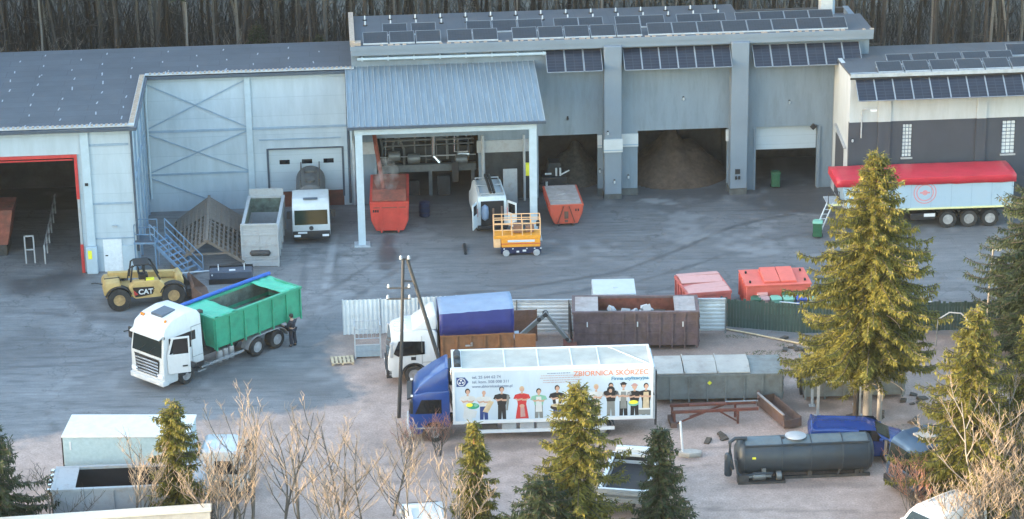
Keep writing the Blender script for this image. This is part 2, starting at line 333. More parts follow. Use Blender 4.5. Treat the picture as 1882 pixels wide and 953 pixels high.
# ------------------------------------------------------------------ ground: one sheet, dense under the yard
def seg_d(px,py,ax,ay,bx,by):
    dx,dy = bx-ax,by-ay; t = np.clip(((px-ax)*dx+(py-ay)*dy)/(dx*dx+dy*dy+1e-9),0,1)
    return np.hypot(px-ax-t*dx, py-ay-t*dy), t
def path_d(px,py,pts):
    d = np.full(px.shape,1e9)
    for (a,b),(c,e) in zip(pts[:-1],pts[1:]): d = np.minimum(d, seg_d(px,py,a,b,c,e)[0])
    return d
def poly_sd(px,py,pts):                                             # signed distance, negative inside
    d = path_d(px,py,pts+[pts[0]]); ins = np.zeros(px.shape,bool)
    for (x1,y1),(x2,y2) in zip(pts,pts[1:]+[pts[0]]):
        c = ((y1>py)!=(y2>py)) & (px < (x2-x1)*(py-y1)/((y2-y1)+1e-12)+x1); ins ^= c
    return np.where(ins,-d,d)
def vnoise(x,y,s,seed=0):                                           # cheap smooth value noise
    rng = np.random.RandomState(seed); T = rng.rand(256,256); x=x/s; y=y/s
    xi=np.floor(x).astype(int); yi=np.floor(y).astype(int); fx=x-xi; fy=y-yi; fx=fx*fx*(3-2*fx); fy=fy*fy*(3-2*fy)
    g=lambda a,b: T[a%256,b%256]
    return (g(xi,yi)*(1-fx)+g(xi+1,yi)*fx)*(1-fy)+(g(xi,yi+1)*(1-fx)+g(xi+1,yi+1)*fx)*fy
def smooth(e0,e1,x):
    t=np.clip((x-e0)/(e1-e0),0,1); return t*t*(3-2*t)
xs = np.concatenate([[-1500,-600,-250,-120,-70,-50],np.arange(-40,44.1,.22),[55,75,120,250,600,1500]])
ys = np.concatenate([[-200,0,50,80,90],np.arange(97,152.1,.22),np.arange(154,215,3),[240,300,450,800,1500,3000]])
X,Y = np.meshgrid(xs,ys); nx,ny = len(xs),len(ys)
Z = np.where((X>-38)&(X<42)&(Y>98)&(Y<150), (vnoise(X,Y,3,5)-.5)*.012, 0)
idx = np.arange(nx*ny).reshape(ny,nx)
F = np.stack([idx[:-1,:-1],idx[:-1,1:],idx[1:,1:],idx[1:,:-1]],-1).reshape(-1,4)
def gmat():
    m = bpy.data.materials.new('yard_surface'); m.use_nodes=True; nt=m.node_tree; b=nt.nodes['Principled BSDF']
    tc=_n(nt,'ShaderNodeTexCoord')
    def noisy(c,scale,var,detail=8,st=None,rough=.7):
        nz=_n(nt,'ShaderNodeTexNoise'); nz.inputs['Scale'].default_value=scale; nz.inputs['Detail'].default_value=detail; nz.inputs['Roughness'].default_value=rough
        if st:
            mp=_n(nt,'ShaderNodeMapping'); mp.inputs['Scale'].default_value=st; mp.inputs['Rotation'].default_value=(0,0,-.22); nt.links.new(tc.outputs['Object'],mp.inputs[0]); nt.links.new(mp.outputs[0],nz.inputs[0])
        else: nt.links.new(tc.outputs['Object'],nz.inputs[0])
        mr=_n(nt,'ShaderNodeMapRange'); mr.inputs[1].default_value=.3; mr.inputs[2].default_value=.7; mr.inputs[3].default_value=1-var; mr.inputs[4].default_value=1+var
        nt.links.new(nz.outputs['Fac'],mr.inputs[0]); return nz,mr.outputs[0]
    def mul(a,bv):
        x=_n(nt,'ShaderNodeMix',data_type='RGBA',blend_type='MULTIPLY'); x.inputs[0].default_value=1
        (nt.links.new(a,x.inputs[6]) if not isinstance(a,tuple) else setattr(x.inputs[6],'default_value',(*a,1))); nt.links.new(bv,x.inputs[7]); return x.outputs[2]
    def mixc(a,c,f):
        x=_n(nt,'ShaderNodeMix',data_type='RGBA'); nt.links.new(f,x.inputs[0]); nt.links.new(a,x.inputs[6])
        (nt.links.new(c,x.inputs[7]) if not isinstance(c,tuple) else setattr(x.inputs[7],'default_value',(*c,1))); return x.outputs[2]
    def attr(n): a=_n(nt,'ShaderNodeAttribute'); a.attribute_name=n; return a.outputs['Fac']
    def mth(op,a,v):
        x=_n(nt,'ShaderNodeMath',operation=op); x.use_clamp=True; nt.links.new(a,x.inputs[0])
        (nt.links.new(v,x.inputs[1]) if not isinstance(v,(int,float)) else setattr(x.inputs[1],'default_value',v)); return x.outputs[0]
    vo=_n(nt,'ShaderNodeTexVoronoi',feature='DISTANCE_TO_EDGE'); vo.inputs['Scale'].default_value=.16; wn=_n(nt,'ShaderNodeTexNoise'); wn.inputs['Scale'].default_value=.9; wn.inputs['Detail'].default_value=6
    wm=_n(nt,'ShaderNodeMix',data_type='VECTOR'); wm.inputs[0].default_value=.55; nt.links.new(tc.outputs['Object'],wn.inputs[0]); nt.links.new(tc.outputs['Object'],wm.inputs[4]); nt.links.new(wn.outputs['Color'],wm.inputs[5]); 
    wa=_n(nt,'ShaderNodeVectorMath',operation='MULTIPLY_ADD'); nt.links.new(wn.outputs['Color'],wa.inputs[0]); wa.inputs[1].default_value=(3.2,3.2,0); nt.links.new(tc.outputs['Object'],wa.inputs[2]); nt.links.new(wa.outputs[0],vo.inputs['Vector'])
    ck=_n(nt,'ShaderNodeMapRange'); ck.inputs[1].default_value=.002; ck.inputs[2].default_value=.010; ck.inputs[3].default_value=.72; ck.inputs[4].default_value=1; nt.links.new(vo.outputs['Distance'],ck.inputs[0])
    sk=_n(nt,'ShaderNodeTexNoise'); sk.inputs['Scale'].default_value=1.0; sk.inputs['Detail'].default_value=3; smp=_n(nt,'ShaderNodeMapping'); smp.inputs['Scale'].default_value=(.22,2.6,1); smp.inputs['Rotation'].default_value=(0,0,-.25); nt.links.new(tc.outputs['Object'],smp.inputs[0]); nt.links.new(smp.outputs[0],sk.inputs[0])
    skr=_n(nt,'ShaderNodeMapRange'); skr.inputs[1].default_value=.56; skr.inputs[2].default_value=.70; skr.inputs[3].default_value=1; skr.inputs[4].default_value=.74; nt.links.new(sk.outputs['Fac'],skr.inputs[0])
    n1,a1=noisy((0,0,0),.35,.16); _,a2=noisy(0,2.2,.20,10,(.35,1.6,1)); _,a3=noisy(0,16,.28,5)
    _,a4=noisy(0,.9,.16,9,(.2,1.1,1)); asph=mul(mul(mul(mul((.158,.163,.170),a1),a2),a3),a4); asph=mul(mul(asph,ck.outputs[0]),skr.outputs[0])
    _,g1=noisy(0,.5,.12); n2,g2=noisy(0,11,.34,8); _,g3=noisy(0,1.4,.20,9)
    grav=mul(mul(mul((.36,.268,.228),g1),g2),g3)
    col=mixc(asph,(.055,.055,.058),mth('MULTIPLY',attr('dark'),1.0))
    col=mixc(col,(.34,.35,.36),attr('pale'))
    gm=_n(nt,'ShaderNodeMath',operation='ADD'); nt.links.new(attr('gravel'),gm.inputs[0])
    nn=_n(nt,'ShaderNodeTexNoise'); nn.inputs['Scale'].default_value=1.3; nn.inputs['Detail'].default_value=8; nt.links.new(tc.outputs['Object'],nn.inputs[0])
    s=_n(nt,'ShaderNodeMath',operation='MULTIPLY_ADD'); nt.links.new(nn.outputs['Fac'],s.inputs[0]); s.inputs[1].default_value=.9; s.inputs[2].default_value=-.45
    nt.links.new(s.outputs[0],gm.inputs[1])
    st=_n(nt,'ShaderNodeMapRange'); st.interpolation_type='SMOOTHSTEP'; st.inputs[1].default_value=.25; st.inputs[2].default_value=.75; nt.links.new(gm.outputs[0],st.inputs[0])
    gcol=mixc(grav,(.13,.10,.085),attr('mud'))
    col=mixc(col,gcol,st.outputs[0])
    _,l1=noisy(0,1.2,.4); lit=mul((.024,.021,.019),l1); col=mixc(col,lit,attr('wood'))
    nt.links.new(col,b.inputs['Base Color'])
    rr=_n(nt,'ShaderNodeMapRange'); rr.inputs[3].default_value=.8; rr.inputs[4].default_value=.42; nt.links.new(attr('dark'),rr.inputs[0]); nt.links.new(rr.outputs[0],b.inputs['Roughness'])
    b.inputs['Specular IOR Level'].default_value=.35
    bp=_n(nt,'ShaderNodeBump'); bp.inputs['Strength'].default_value=.35; bp.inputs['Distance'].default_value=.03; nt.links.new(n2.outputs['Fac'],bp.inputs['Height']); nt.links.new(bp.outputs[0],b.inputs['Normal'])
    return m
M['ground']=gmat()
g = from_np('ground', np.stack([X,Y,Z],-1).reshape(-1,3), F, 'ground', smooth=True); structure(g)
px,py = X.ravel(),Y.ravel()
wob = (vnoise(px,py,4,1)-.5)*2.4+(vnoise(px,py,1.2,2)-.5)*.9
gp = [(-80,60),(-80,111),(-24,112.5),(-16.2,115.2),(-10,115.8),(-7.4,117.4),(-9.0,121.2),(-9.2,125.6),(-6,126.2),(3,126.5),(9,126.4),(11,126.6),(15.3,124.6),(24.5,125.2),(60,126),(60,60)]
grav = smooth(1.9,-1.9,poly_sd(px,py,gp)+wob*.6)
def track(pts,w,amp): return amp*smooth(w,w*.25,path_d(px,py,pts)+(vnoise(px,py,.7,3)-.5)*.25)
dark = np.zeros_like(px)
for pts,w,a in [([(-6,131.6),(0,132.6),(6,135),(10,139),(13,142.5),(17,144.8)],.32,.75),([(-5,130.4),(1,131.2),(7,133.4),(11,136.6),(15,140),(19,142)],.30,.7),
    ([(-4,133),(3,135.2),(9,139.4),(12.4,144)],.22,.5),([(-2,129.6),(5,131),(10,133.5)],.2,.45),([(-26,130),(-20,128.4),(-13,129.5)],.3,.5),([(-27,126.5),(-18,124.8),(-10,127.5)],.25,.45),
    ([(-8.5,131.6),(-7.7,133.5)],.3,.3),([(-26,117.6),(-23.2,116.4),(-22,113.5)],.2,.5),([(-27.5,120),(-22,120.8),(-19,122.6)],.12,.5),([(7.5,147),(7.6,143),(8.3,138.5),(9.6,134)],.12,.7),([(-30,121.5),(-22,122.8),(-14,126.5),(-9,131),(-5.5,138)],.22,.5),([(-30,123.3),(-22.4,124.6),(-14.8,128.2),(-10.4,132.4),(-7.2,138.5)],.22,.5),([(-12,139.5),(-11.6,133),(-13,127),(-17,121)],.2,.4),([(-10.2,139.5),(-9.8,133),(-11.2,126.5),(-15.2,120.5)],.2,.4),([(0,140),(3,137),(9,135.2),(18,135.6)],.18,.45),([(-3,131),(8,138),(12.5,146)],.16,.5),([(9,147),(15,143),(24,138.5)],.2,.4),([(-28,119),(-20,116.8),(-12,116.9)],.2,.35),
    ([(-25,134),(-23,130),(-23,127)],.5,.4),([(-7.2,141.5),(-7.3,138.6),(-7.2,136.3)],.6,.75)]:
    dark = np.maximum(dark, track(pts,w,a))
for cx,cy,rx,ry,a in [(-7.2,138.6,.8,2.4,.85),(10.5,147.2,3.4,2.6,.55),(17,146.6,4.2,3.4,.8),(4.5,147.5,3.5,2.4,.5),(-1.5,143,5,4,.45),(-26.5,134.6,4,1.8,.75),(-12,144,3.4,3.2,.7),(20,141,4.5,2.4,.5),(24,139.2,6,1.2,.35),(-20.5,128.7,3,.8,.5),(0,137.3,3,.9,.4),(-3.2,139.2,.5,1.2,.5),(-11,140.8,2,.7,.4)]:
    d = np.hypot((px-cx)/rx,(py-cy)/ry)+(vnoise(px,py,1.6,7)-.5)*.7
    dark = np.maximum(dark, a*smooth(1.15,.4,d))
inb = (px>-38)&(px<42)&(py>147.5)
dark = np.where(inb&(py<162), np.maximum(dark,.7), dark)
dark = np.maximum(dark, +.40*smooth(.50,.78,vnoise(px,py,5,11)*.6+vnoise(px,py,1.7,12)*.4))
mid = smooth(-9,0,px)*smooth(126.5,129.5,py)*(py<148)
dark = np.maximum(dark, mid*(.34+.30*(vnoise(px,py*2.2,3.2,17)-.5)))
pale = np.zeros_like(px)
for cx,cy,rx,ry,a in [(8.9,147.4,1.2,.5,.8),(10,147.0,1,.35,.6),(17.2,144.6,1.0,.3,.75),(18.2,144.2,.8,.12,.8),(13.2,138.5,1.2,.7,.45),(14.5,138,1,.5,.4),(-10.4,136.5,.25,5.6,.55),(5.8,134.2,.6,.25,.35),(-8.9,140.2,.8,.8,.5),(8.6,131.8,.8,.15,.4),(-16,130,.2,.12,.7),(-21,126.4,.15,.1,.7),(-8,137,1.6,.12,.3)]:
    d = np.hypot((px-cx)/rx,(py-cy)/ry)+(vnoise(px,py,.8,8)-.5)*.9
    pale = np.maximum(pale, .62*a*smooth(1.1,.5,d+(vnoise(px,py,.35,33)-.5)*.7))
pale = np.maximum(pale,.22*smooth(.60,.85,vnoise(px,py,2.5,21)*.5+vnoise(px,py,.6,22)*.5))
mud = .55*smooth(115.5,120.5,py+1.5*(vnoise(px,py,3,18)-.5))*smooth(.15,.6,vnoise(px,py,2.2,19)*.6+vnoise(px,py,.7,20)*.4)
mud = np.maximum(mud, .35*smooth(.55,.8,vnoise(px,py,3.1,14)*.6+vnoise(px,py,.9,15)*.4))
mtr=lambda pts,w,a: a*smooth(w,w*.3,path_d(px,py,pts)+(vnoise(px,py,.6,41)-.5)*.3)
for pts in ([(-8,119),(-2,117.6),(6,118.6),(14,121)],[(-8,117.2),(-2,115.9),(6,116.9),(14,119.3)],[(-6,109.5),(2,109),(9,110.8),(16,112)],[(-6,107.6),(2,107.2),(9,108.9)],[(0,104.5),(8,104.2),(17,103.6)]): mud=np.maximum(mud,mtr(pts,.22,.42))
for cx,cy,rx,ry,a in [(13.8,120,2,1,.6),(12.2,119.3,1,.5,.6),(14.8,115.5,2.4,.9,.8),(18,115,3.5,1.2,.5),(6,116.2,1,.6,.4),(0,111.4,5,.7,.55),(9.5,113.4,3,.5,.3),(13,106.6,4,.5,.5),(-5.6,118.8,1.5,1,.35),(20,113,4,2,.5),(14.5,124.3,2.5,.7,.6),(8.4,109.7,.8,.4,.5)]:
    d = np.hypot((px-cx)/rx,(py-cy)/ry)+(vnoise(px,py,.9,9)-.5)*.9
    mud = np.maximum(mud, a*smooth(1.1,.3,d))
wood = np.where((py>157)|(py<97)|(px<-40)|(px>44),1.,0.)
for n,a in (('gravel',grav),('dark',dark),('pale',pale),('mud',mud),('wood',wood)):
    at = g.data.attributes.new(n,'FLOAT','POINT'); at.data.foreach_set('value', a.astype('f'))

# unseen rise added west of the yard, carrying the wood that blocks the low sun
hv=[];hf=[]
hx=np.linspace(-175,-62,24); hy=np.linspace(40,330,40)
HX,HY=np.meshgrid(hx,hy); t=np.clip((-62-HX)/40,0,1); HZ=(t*t*(3-2*t))*5.4+(vnoise(HX,HY,12,31)-.5)*1.6*t-.05
hi=np.arange(HX.size).reshape(HX.shape)
shade_hill=from_np('shade_hill',np.stack([HX,HY,HZ],-1).reshape(-1,3),np.stack([hi[:-1,:-1],hi[:-1,1:],hi[1:,1:],hi[1:,:-1]],-1).reshape(-1,4),'litter',smooth=True); structure(shade_hill)

# ------------------------------------------------------------------ left hall (L-shaped, pale blue panels)
lh = site('left_hall','pale blue panel hall with red framed gate and recessed corner yard','hall',-31,-10.2)
FB=-10.2; SA=-28.45; LA=-46
m=MB()                                                              # front wall of the wing, with the gate opening
m.box(-31.45,SA,FB,FB+.2,0,8.45); m.box(LA,-40.4,FB,FB+.2,0,8.45); m.box(-40.4,-31.45,FB,FB+.2,6.95,8.45)
m.box(SA-.2,SA,FB+.2,-.2,0,8.45).box(SA-.2,-15.95,0,.2,4.0,8.3).box(SA-.2,-21.15,0,.2,0,4.0).box(-16.62,-15.95,0,.2,0,4.0).box(-21.15,-16.62,0,.2,3.68,4.0).box(LA,LA+.2,FB+.2,6,0,8.4).box(LA+.2,-15.95,5.8,6,0,8.6)
m.build('wall','wallblue',lh)
m=MB(); m.poly([(LA-.3,FB-.35,8.62),(SA+.3,FB-.35,8.62),(SA+.3,-.32,8.62),(LA-.3,-.32,8.62)])
m.poly([(LA-.3,-.32,8.62),(-15.75,-.32,8.62),(-15.75,5.2,8.86),(LA-.3,5.2,8.86)]); m.poly([(LA-.3,5.2,8.86),(-15.75,5.2,8.86),(-15.75,6.3,8.6),(LA-.3,6.3,8.6)])
rf=m.build('roof','roofblue',lh)
m=MB()
for r in range(11):                                                 # short lapped joints in the felt
    y=-10.1+1.05*r*1.0
    for k in range(13):
        x=-45+3.6*k+(1.8 if r%2 else 0)+random.uniform(-.25,.25)
        if y<-.6 and x<SA-.2: m.obox((x,y+.3,8.632),(.07,random.uniform(.35,.7),.012),(0,0,random.uniform(-.1,.1)))
        if y<5 and x<-17: 
            yy=y+10.6*.0; 
            if -.2<yy<4.8: m.obox((x,yy+.3,8.64+yy*.0436),(.07,random.uniform(.35,.7),.012),(0,0,random.uniform(-.1,.1)))
    
for r in range(5):
    y=.1+1.0*r
    for k in range(9):
        x=-45+3.6*k+(1.8 if r%2 else 0)+random.uniform(-.25,.25)
        if x<-17: m.obox((x,y+.3,8.645+y*.0436),(.07,random.uniform(.35,.7),.012),(0,0,random.uniform(-.1,.1)))
m.build('roof_joint','seamlight',rf)
m=MB(); m.box(LA-.3,SA+.42,FB-.52,FB-.35,8.42,8.60); m.box(SA+.3,SA+.44,FB-.35,-.46,8.42,8.6); m.box(SA+.44,-15.8,-.46,-.32,8.40,8.58); m.build('gutter','gutter',lh)
m=MB(); m.box(LA-.3,SA+.3,FB-.34,FB-.06,8.63,8.72); m.box(SA-.02,SA+.3,FB-.06,-.32,8.63,8.73); m.box(SA+.3,-15.76,-.30,-.02,8.63,8.71); m.build('eave_flashing','galv',lh)
m=MB(); 
for k in range(64): 
    x=-45.6+.27*k; m.obox((x,FB-.2+random.uniform(-.02,.02),8.745),(.13,.26,.05),(0,0,random.uniform(-.15,.15)))
for k in range(34): m.obox((SA+.14,FB+.1+.29*k,8.75),(.26,.13,.05),(0,0,random.uniform(-.15,.15)))
for k in range(45): m.obox((SA+.6+.27*k,-.17+random.uniform(-.02,.02),8.735),(.12,.26,.05),(0,0,random.uniform(-.15,.15)))
m.build('eave_capping','eavebrick',lh)
m=MB()                                                              # rails, corner posts and wind bracing
m.box(SA+.01,-16.1,-.06,-.003,4.98,5.12).box(SA+.01,-22.2,-.06,-.003,2.3,2.42).box(-21.6,-16.7,-.05,-.003,4.28,4.36)
for (x0,z0,x1,z1) in [(SA+.15,5.2,-22.3,8.1),(SA+.15,8.1,-22.3,5.2),(SA+.15,2.45,-22.3,4.95),(SA+.15,4.95,-22.3,2.45),(SA+.15,2.2,-24.6,.6)]: m.bar((x0,-.045,z0),(x1,-.045,z1),.05,.07)
for y0,y1 in ((-9.6,-5.2),(-4.8,-.6)):
    m.bar((SA+.045,y0,.8),(SA+.045,y1,4.9),.05,.07).bar((SA+.045,y0,4.9),(SA+.045,y1,8.0),.05,.07)
for y in (-9.9,-7.6,-5,-2.6,-.5): m.box(SA+.003,SA+.12,y-.07,y+.07,0,8.35)
m.box(SA+.003,SA+.09,-9.8,-.6,4.95,5.1)
m.build('bracing','seam',lh)
m=MB(); m.box(-22.33,-21.98,-.14,-.004,.4,8.35); m.build('pilaster','trimblue',lh)
m=MB(); m.box(-31.2,-30.75,FB-.16,FB-.004,1.6,8.4).box(-31.32,-30.7,FB-.35,FB-.004,0,1.58,.02); m.build('gate_post','trimblue',lh)
m=MB(); m.box(-30.74,SA-.1,FB-.05,FB-.004,4.0,4.12).box(-30.74,SA-.1,FB-.05,FB-.004,7.45,7.58).box(-30.74,SA-.1,FB-.05,FB-.004,1.95,2.02); m.build('wall_rail','seam',lh)
m=MB(); m.box(-31.2,-30.98,FB-.372,FB-.353,.9,1.4); m.build('notice','yellowsign',lh)
m=MB(); m.box(-31.1,-30.92,FB-.22,FB-.165,5.2,5.36); m.build('gate_sensor','black',lh)
d=MB().box(-30.35,-29.3,FB-.05,FB-.004,0,1.93).build('door',flat('door_paint',(.58,.62,.66)) and 'door_paint',lh)
MB().box(-30.25,-30.1,FB-.11,FB-.052,.95,1.0).build('handle','black',d)
m=MB(); m.box(-29.28,SA-.02,FB-.12,FB-.004,0,1.55); m.build('door_side_panel','trimblue',lh)
m=MB(); m.box(-29.75,-29.5,FB-.2,FB-.05,2.72,2.78).obox((-29.52,FB-.22,2.74),(.12,.1,.08)); m.build('wall_lamp','galv',lh)
for x,z0,z1 in ((SA+.08,1.2,8.4),): MB().tube([(x,FB-.1,z1),(x,FB-.1,z0)],.07,8).build('downpipe','gutter',lh)
MB().tube([(SA+.3,-.25,8.4),(SA+.3,-.25,7.7),(SA+.22,-.18,7.2),(SA+.22,-.18,.9)],.075,8).build('downpipe','trimblue',lh)
MB().tube([(-16.25,-.25,8.4),(-16.25,-.2,8),(-16.25,-.2,.2)],.08,8).build('downpipe','gutter',lh)
MB().tube([(-15.98,-.35,6.9),(-15.98,-.35,.1)],.1,8).build('downpipe','galv',lh)
m=MB()                                                              # red gate surround, part of it missing paint
m.box(-31.62,-31.45,FB-.1,FB+.24,4.4,6.97).box(-31.62,-31.45,FB-.1,FB+.24,0,1.7).box(-40.4,-31.45,FB-.12,FB-.004,6.85,7.02).box(-40.3,-31.7,FB-.05,FB-.004,6.68,6.76).build('gate_frame','redframe',lh)
MB().box(-31.6,-31.46,FB-.08,FB+.22,1.7,4.4).build('gate_jamb','palesteel',lh)
dr=MB().box(-21.1,-16.67,.05,.12,.98,3.66).build('garage_door','doorwhite',lh)
m=MB(); m.box(-21.2,-21.08,-.05,.15,.6,3.75).box(-16.68,-16.56,-.05,.15,.6,3.75).box(-21.08,-16.68,-.05,.15,3.67,3.76).build('frame','gutter',dr)
for x in (-20.45,-19.1,-17.8): MB().box(x,x+.62,.02,.048,2.72,3.0,.02).build('window','glass',dr)
MB().box(-21.15,-16.62,.05,.2,0,.95).build('dock_face','rustred',lh)
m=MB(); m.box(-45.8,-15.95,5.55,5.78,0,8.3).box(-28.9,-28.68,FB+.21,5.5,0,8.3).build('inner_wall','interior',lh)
# inside the gate
t=site('skip_container','red skip standing deep inside the red framed gate','container',-38,-5)
MB().prism([(-41.2,.7),(-41.2,2.8),(-35.7,2.8),(-36.1,.7)],'y',-7,-4.6).build('body','redin',t); MB().box(-40.8,-36.2,-6.9,-4.7,0,.69).build('skid','chassis',t)
m=MB()
for k in range(6):
    y=-8.6+1.8*k; m.box(-33.9-.05*k,-33.82-.05*k,y,y+.08,0,1.15)
m.bar((-33.86,-8.6,1.1),(-34.1,.8,1.1),.07).bar((-33.86,-8.6,.6),(-34.1,.8,.6),.06).box(-35,-34.92,-8.4,-8.32,0,1.7).box(-34.5,-34.42,-8.4,-8.32,0,1.7).box(-35,-34.42,-8.4,-8.32,1.62,1.7).box(-35,-34.42,-8.4,-8.32,.8,.87)
tag(m.build('guard_rail','palesteel'),'pale steel guard rail with ladder end inside the red gate','railing').location=(0,0,0)
bpy.data.objects['guard_rail'].matrix_world=Matrix.Translation(W(0,0))@Matrix.Rotation(YW,4,'Z')

# ------------------------------------------------------------------ main hall (dark grey render)
mh = site('main_hall','dark grey hall with two pilasters, solar fascia and open bays','hall',0,0)
m=MB(); H0=9.75
m.box(-15.9,-14.6,0,.35,0,H0-.0).box(-14.6,-8.4,0,.35,4.15,H0).box(-8.4,-4.75,0,.35,0,H0).box(-4.75,-1.12,0,.35,3.95,H0).box(-1.12,1.32,0,.35,0,H0).box(1.32,6.84,0,.35,4.05,H0).box(6.84,8.6,0,.35,0,H0).box(8.6,12.4,0,.35,4.0,H0).box(12.4,15.4,0,.35,0,H0)
m.box(15.05,15.4,.35,6.6,0,H0-.02).box(-15.9,-15.55,.35,6.6,0,H0-.02)
m.build('wall','hallgrey',mh)
m=MB(); m.box(-15.9,15.55,-.5,0-.004,9.45,9.95,.03).build('fascia','hallgrey2',mh)
m=MB(); m.box(-15.95,8.0,-.5,6.7,9.96,10.05).box(8.0,15.5,-.5,3.4,9.96,10.05).box(8.0,15.4,3.4,6.7,9.3,9.4).build('roof','roofdark',mh)
m=MB()
for k in range(72):
    x=-15.9+.44*k
    if random.random()<.8: m.box(x,x+random.uniform(.15,.34),-.52,-.28,10.052,10.1)
m.build('roof_edge_capping',['galv'] and 'eavebrick',mh)
MB().box(-15.95,15.55,-.54,-.5,9.8,10.06).build('edge_trim','hallgrey2',mh)
m=MB(); m.box(-15.95,-15.65,-.2,6.6,10.052,10.35).box(-15.9,-15.3,-.35,.3,10.05,10.22).build('parapet','eavebrick',mh)
for x0 in (-.80,6.90):
    MB().box(x0,x0+1.04,-.85,-.004,.33 if x0<0 else .4,9.62,.02).build('pilaster','hallgrey2',mh)
    MB().box(x0-.02,x0+1.06,-.8,-.006,0,.33 if x0<0 else .39).build('plinth','plinth',mh)
for x0,x1,y0,y1,z0,z1 in ((-1.14,-.87,-.14,-.006,3.1,3.88),(.31,1.34,-.14,-.006,3.1,3.9),(-.86,.30,-.99,-.853,3.05,3.86)):
    bd=MB().box(x0,x1,y0,y1,z0,z1).build('band','band',mh); MB().box(x0,x1,y0-.02,y0-.001,z0+.1,z0+.16).build('band_line','seam',bd)
for x0,x1,z1 in ((-1.16,-.83,.45),(.27,1.36,.4),(6.78,6.87,.5)): MB().box(x0,x1,-.1,-.006,0,z1).build('plinth','plinth',mh)
MB().box(6.72,6.88,-.2,-.006,3.25,3.95).build('door_motor','white',mh)
sd=MB().box(8.62,12.38,.4,.47,2.45,4.0).build('sectional_door','doorwhite',mh)
MB().box(8.62,12.38,.39,.48,2.38,2.45).build('seal','black',sd)
for x0 in (8.45,12.42): MB().box(x0,x0+.14,-.08,-.004,0,3.98).build('door_jamb','hallgrey2',mh)
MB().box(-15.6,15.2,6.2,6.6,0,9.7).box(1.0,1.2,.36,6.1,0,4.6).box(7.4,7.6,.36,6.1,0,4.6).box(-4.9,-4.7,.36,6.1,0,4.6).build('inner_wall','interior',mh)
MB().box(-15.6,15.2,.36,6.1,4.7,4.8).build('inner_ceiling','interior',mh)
pp=MB().tube([(-15.55,-.3,9.22),(-4.25,-.3,9.2)],.09,8)
for k in range(8): pp.box(-15.3+1.55*k,-15.2+1.55*k,-.36,-.006,9.1,9.34)
pp.build('eave_pipe','trimblue',mh)
MB().tube([(13.35,-.15,8.6),(13.35,-.15,.05)],.07,8).build('downpipe','gutter',mh)
# canopy over the loading bay
cn = site('loading_canopy','steel canopy with blue standing seam roof on two pale columns','canopy',-10.7,-7.4)
cr=MB().prism([(0.0,8.66),(0.0,8.56),(-7.75,7.16),(-7.75,7.26)],'x',-16.3,-4.95).build('roof','canopyroof',cn)
m=MB()
for k in range(35):
    x=-16.27+.332*k; m.bar((x,-.02,8.69),(x,-7.72,7.295),.035,.06)
m.build('seam','seamrib',cr)
MB().box(-16.32,-4.93,-7.9,-7.76,7.12,7.28).build('gutter','gutter',cn)
MB().box(-15.93,-5.45,-7.55,-7.25,6.72,7.1).build('beam','trimblue',cn)
for x in (-15.9,-5.88):
    m=MB(); m.box(x,x+.42,-7.58,-7.5,0,6.72).box(x,x+.42,-7.28,-7.2,0,6.72).box(x+.17,x+.25,-7.5,-7.28,0,6.72); c=m.build('column','trimblue',cn)
    MB().box(x-.25,x+.67,-7.85,-6.95,0,.07).build('base_plate','galv',c)
for k in range(4):
    x=-14+2.6*k; MB().bar((x,-.1,8.3),(x,-7.3,6.98),.14,.24).build('rafter','seam',cn)
for x0 in (-16.28,-5.4): MB().box(x0,x0+.3,-7.2,-.02,7.0,7.15).build('side_beam','seam',cn)
MB().box(-16.12,-16.05,-2.2,-.03,4.2,7.6).build('side_cladding','trimblue',cn)
# plant inside the loading bay
MB().box(-15.55,-14.62,-.08,-.006,3.2,3.95).build('band','palesteel',mh)
MB().box(-8.5,-5.2,-.12,-.006,3.05,3.8).build('band','palesteel',mh)
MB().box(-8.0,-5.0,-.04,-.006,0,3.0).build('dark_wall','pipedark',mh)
pl = site('process_plant','dark machinery with silver pipes on a raised platform in the loading bay','machinery',-11.5,2.5)
MB().box(-14.4,-8.5,1.2,1.5,1.55,2.0).box(-14.3,-14.1,1.2,1.5,0,1.55).box(-11.4,-11.2,1.2,1.5,0,1.55).box(-8.8,-8.6,1.2,1.5,0,1.55).build('platform','pipe',pl)
MB().box(-14.2,-8.6,1.8,5.5,2.01,3.0,.05).box(-13.2,-11.9,2,4,3,3.8,.08).lathe([(.5,-.6),(.5,.6)],(-10.2,3,3.0),'x',16).build('machine','pipedark',pl)
MB().tube([(-14.0,1.3,2.0),(-14.0,1.3,4.0),(-13.2,1.3,4.0),(-13.2,1.3,3.2)],.07,8).tube([(-11.1,1.0,4.1),(-11.1,1.0,2.6),(-10.7,.8,2.25)],.12,8).tube([(-9.8,1.1,3.9),(-9.8,1.1,2.8),(-9.0,1.1,2.8),(-9.0,1.1,3.6),(-9.9,1.1,3.6)],.06,8).tube([(-11,1.4,3.7),(-10.3,1.4,3.6),(-10.3,1.4,3.2)],.06,8).tube([(-9.6,1.2,2.6),(-8.9,1.2,2.6)],.2,10).build('pipework','chrome',pl)
MB().box(-10.0,-9.6,.6,1.1,1.0,2.3,.03).build('control_box','black',pl)
m=MB()
for x,z in ((-13.5,2.7),(-12.3,2.5),(-9.4,2.35)): m.lathe([(.05,-.4),(.3,-.35),(.32,0),(.3,.35),(.05,.4)],(x,.95,z),'x',14)
for k in range(9):
    x=-14.2+.66*k; m.tube([(x,1.25,random.uniform(2.0,2.4)),(x,1.2,random.uniform(3.0,4.0)),(x+random.uniform(-.5,.5),1.2,4.05)],random.uniform(.035,.08),7)
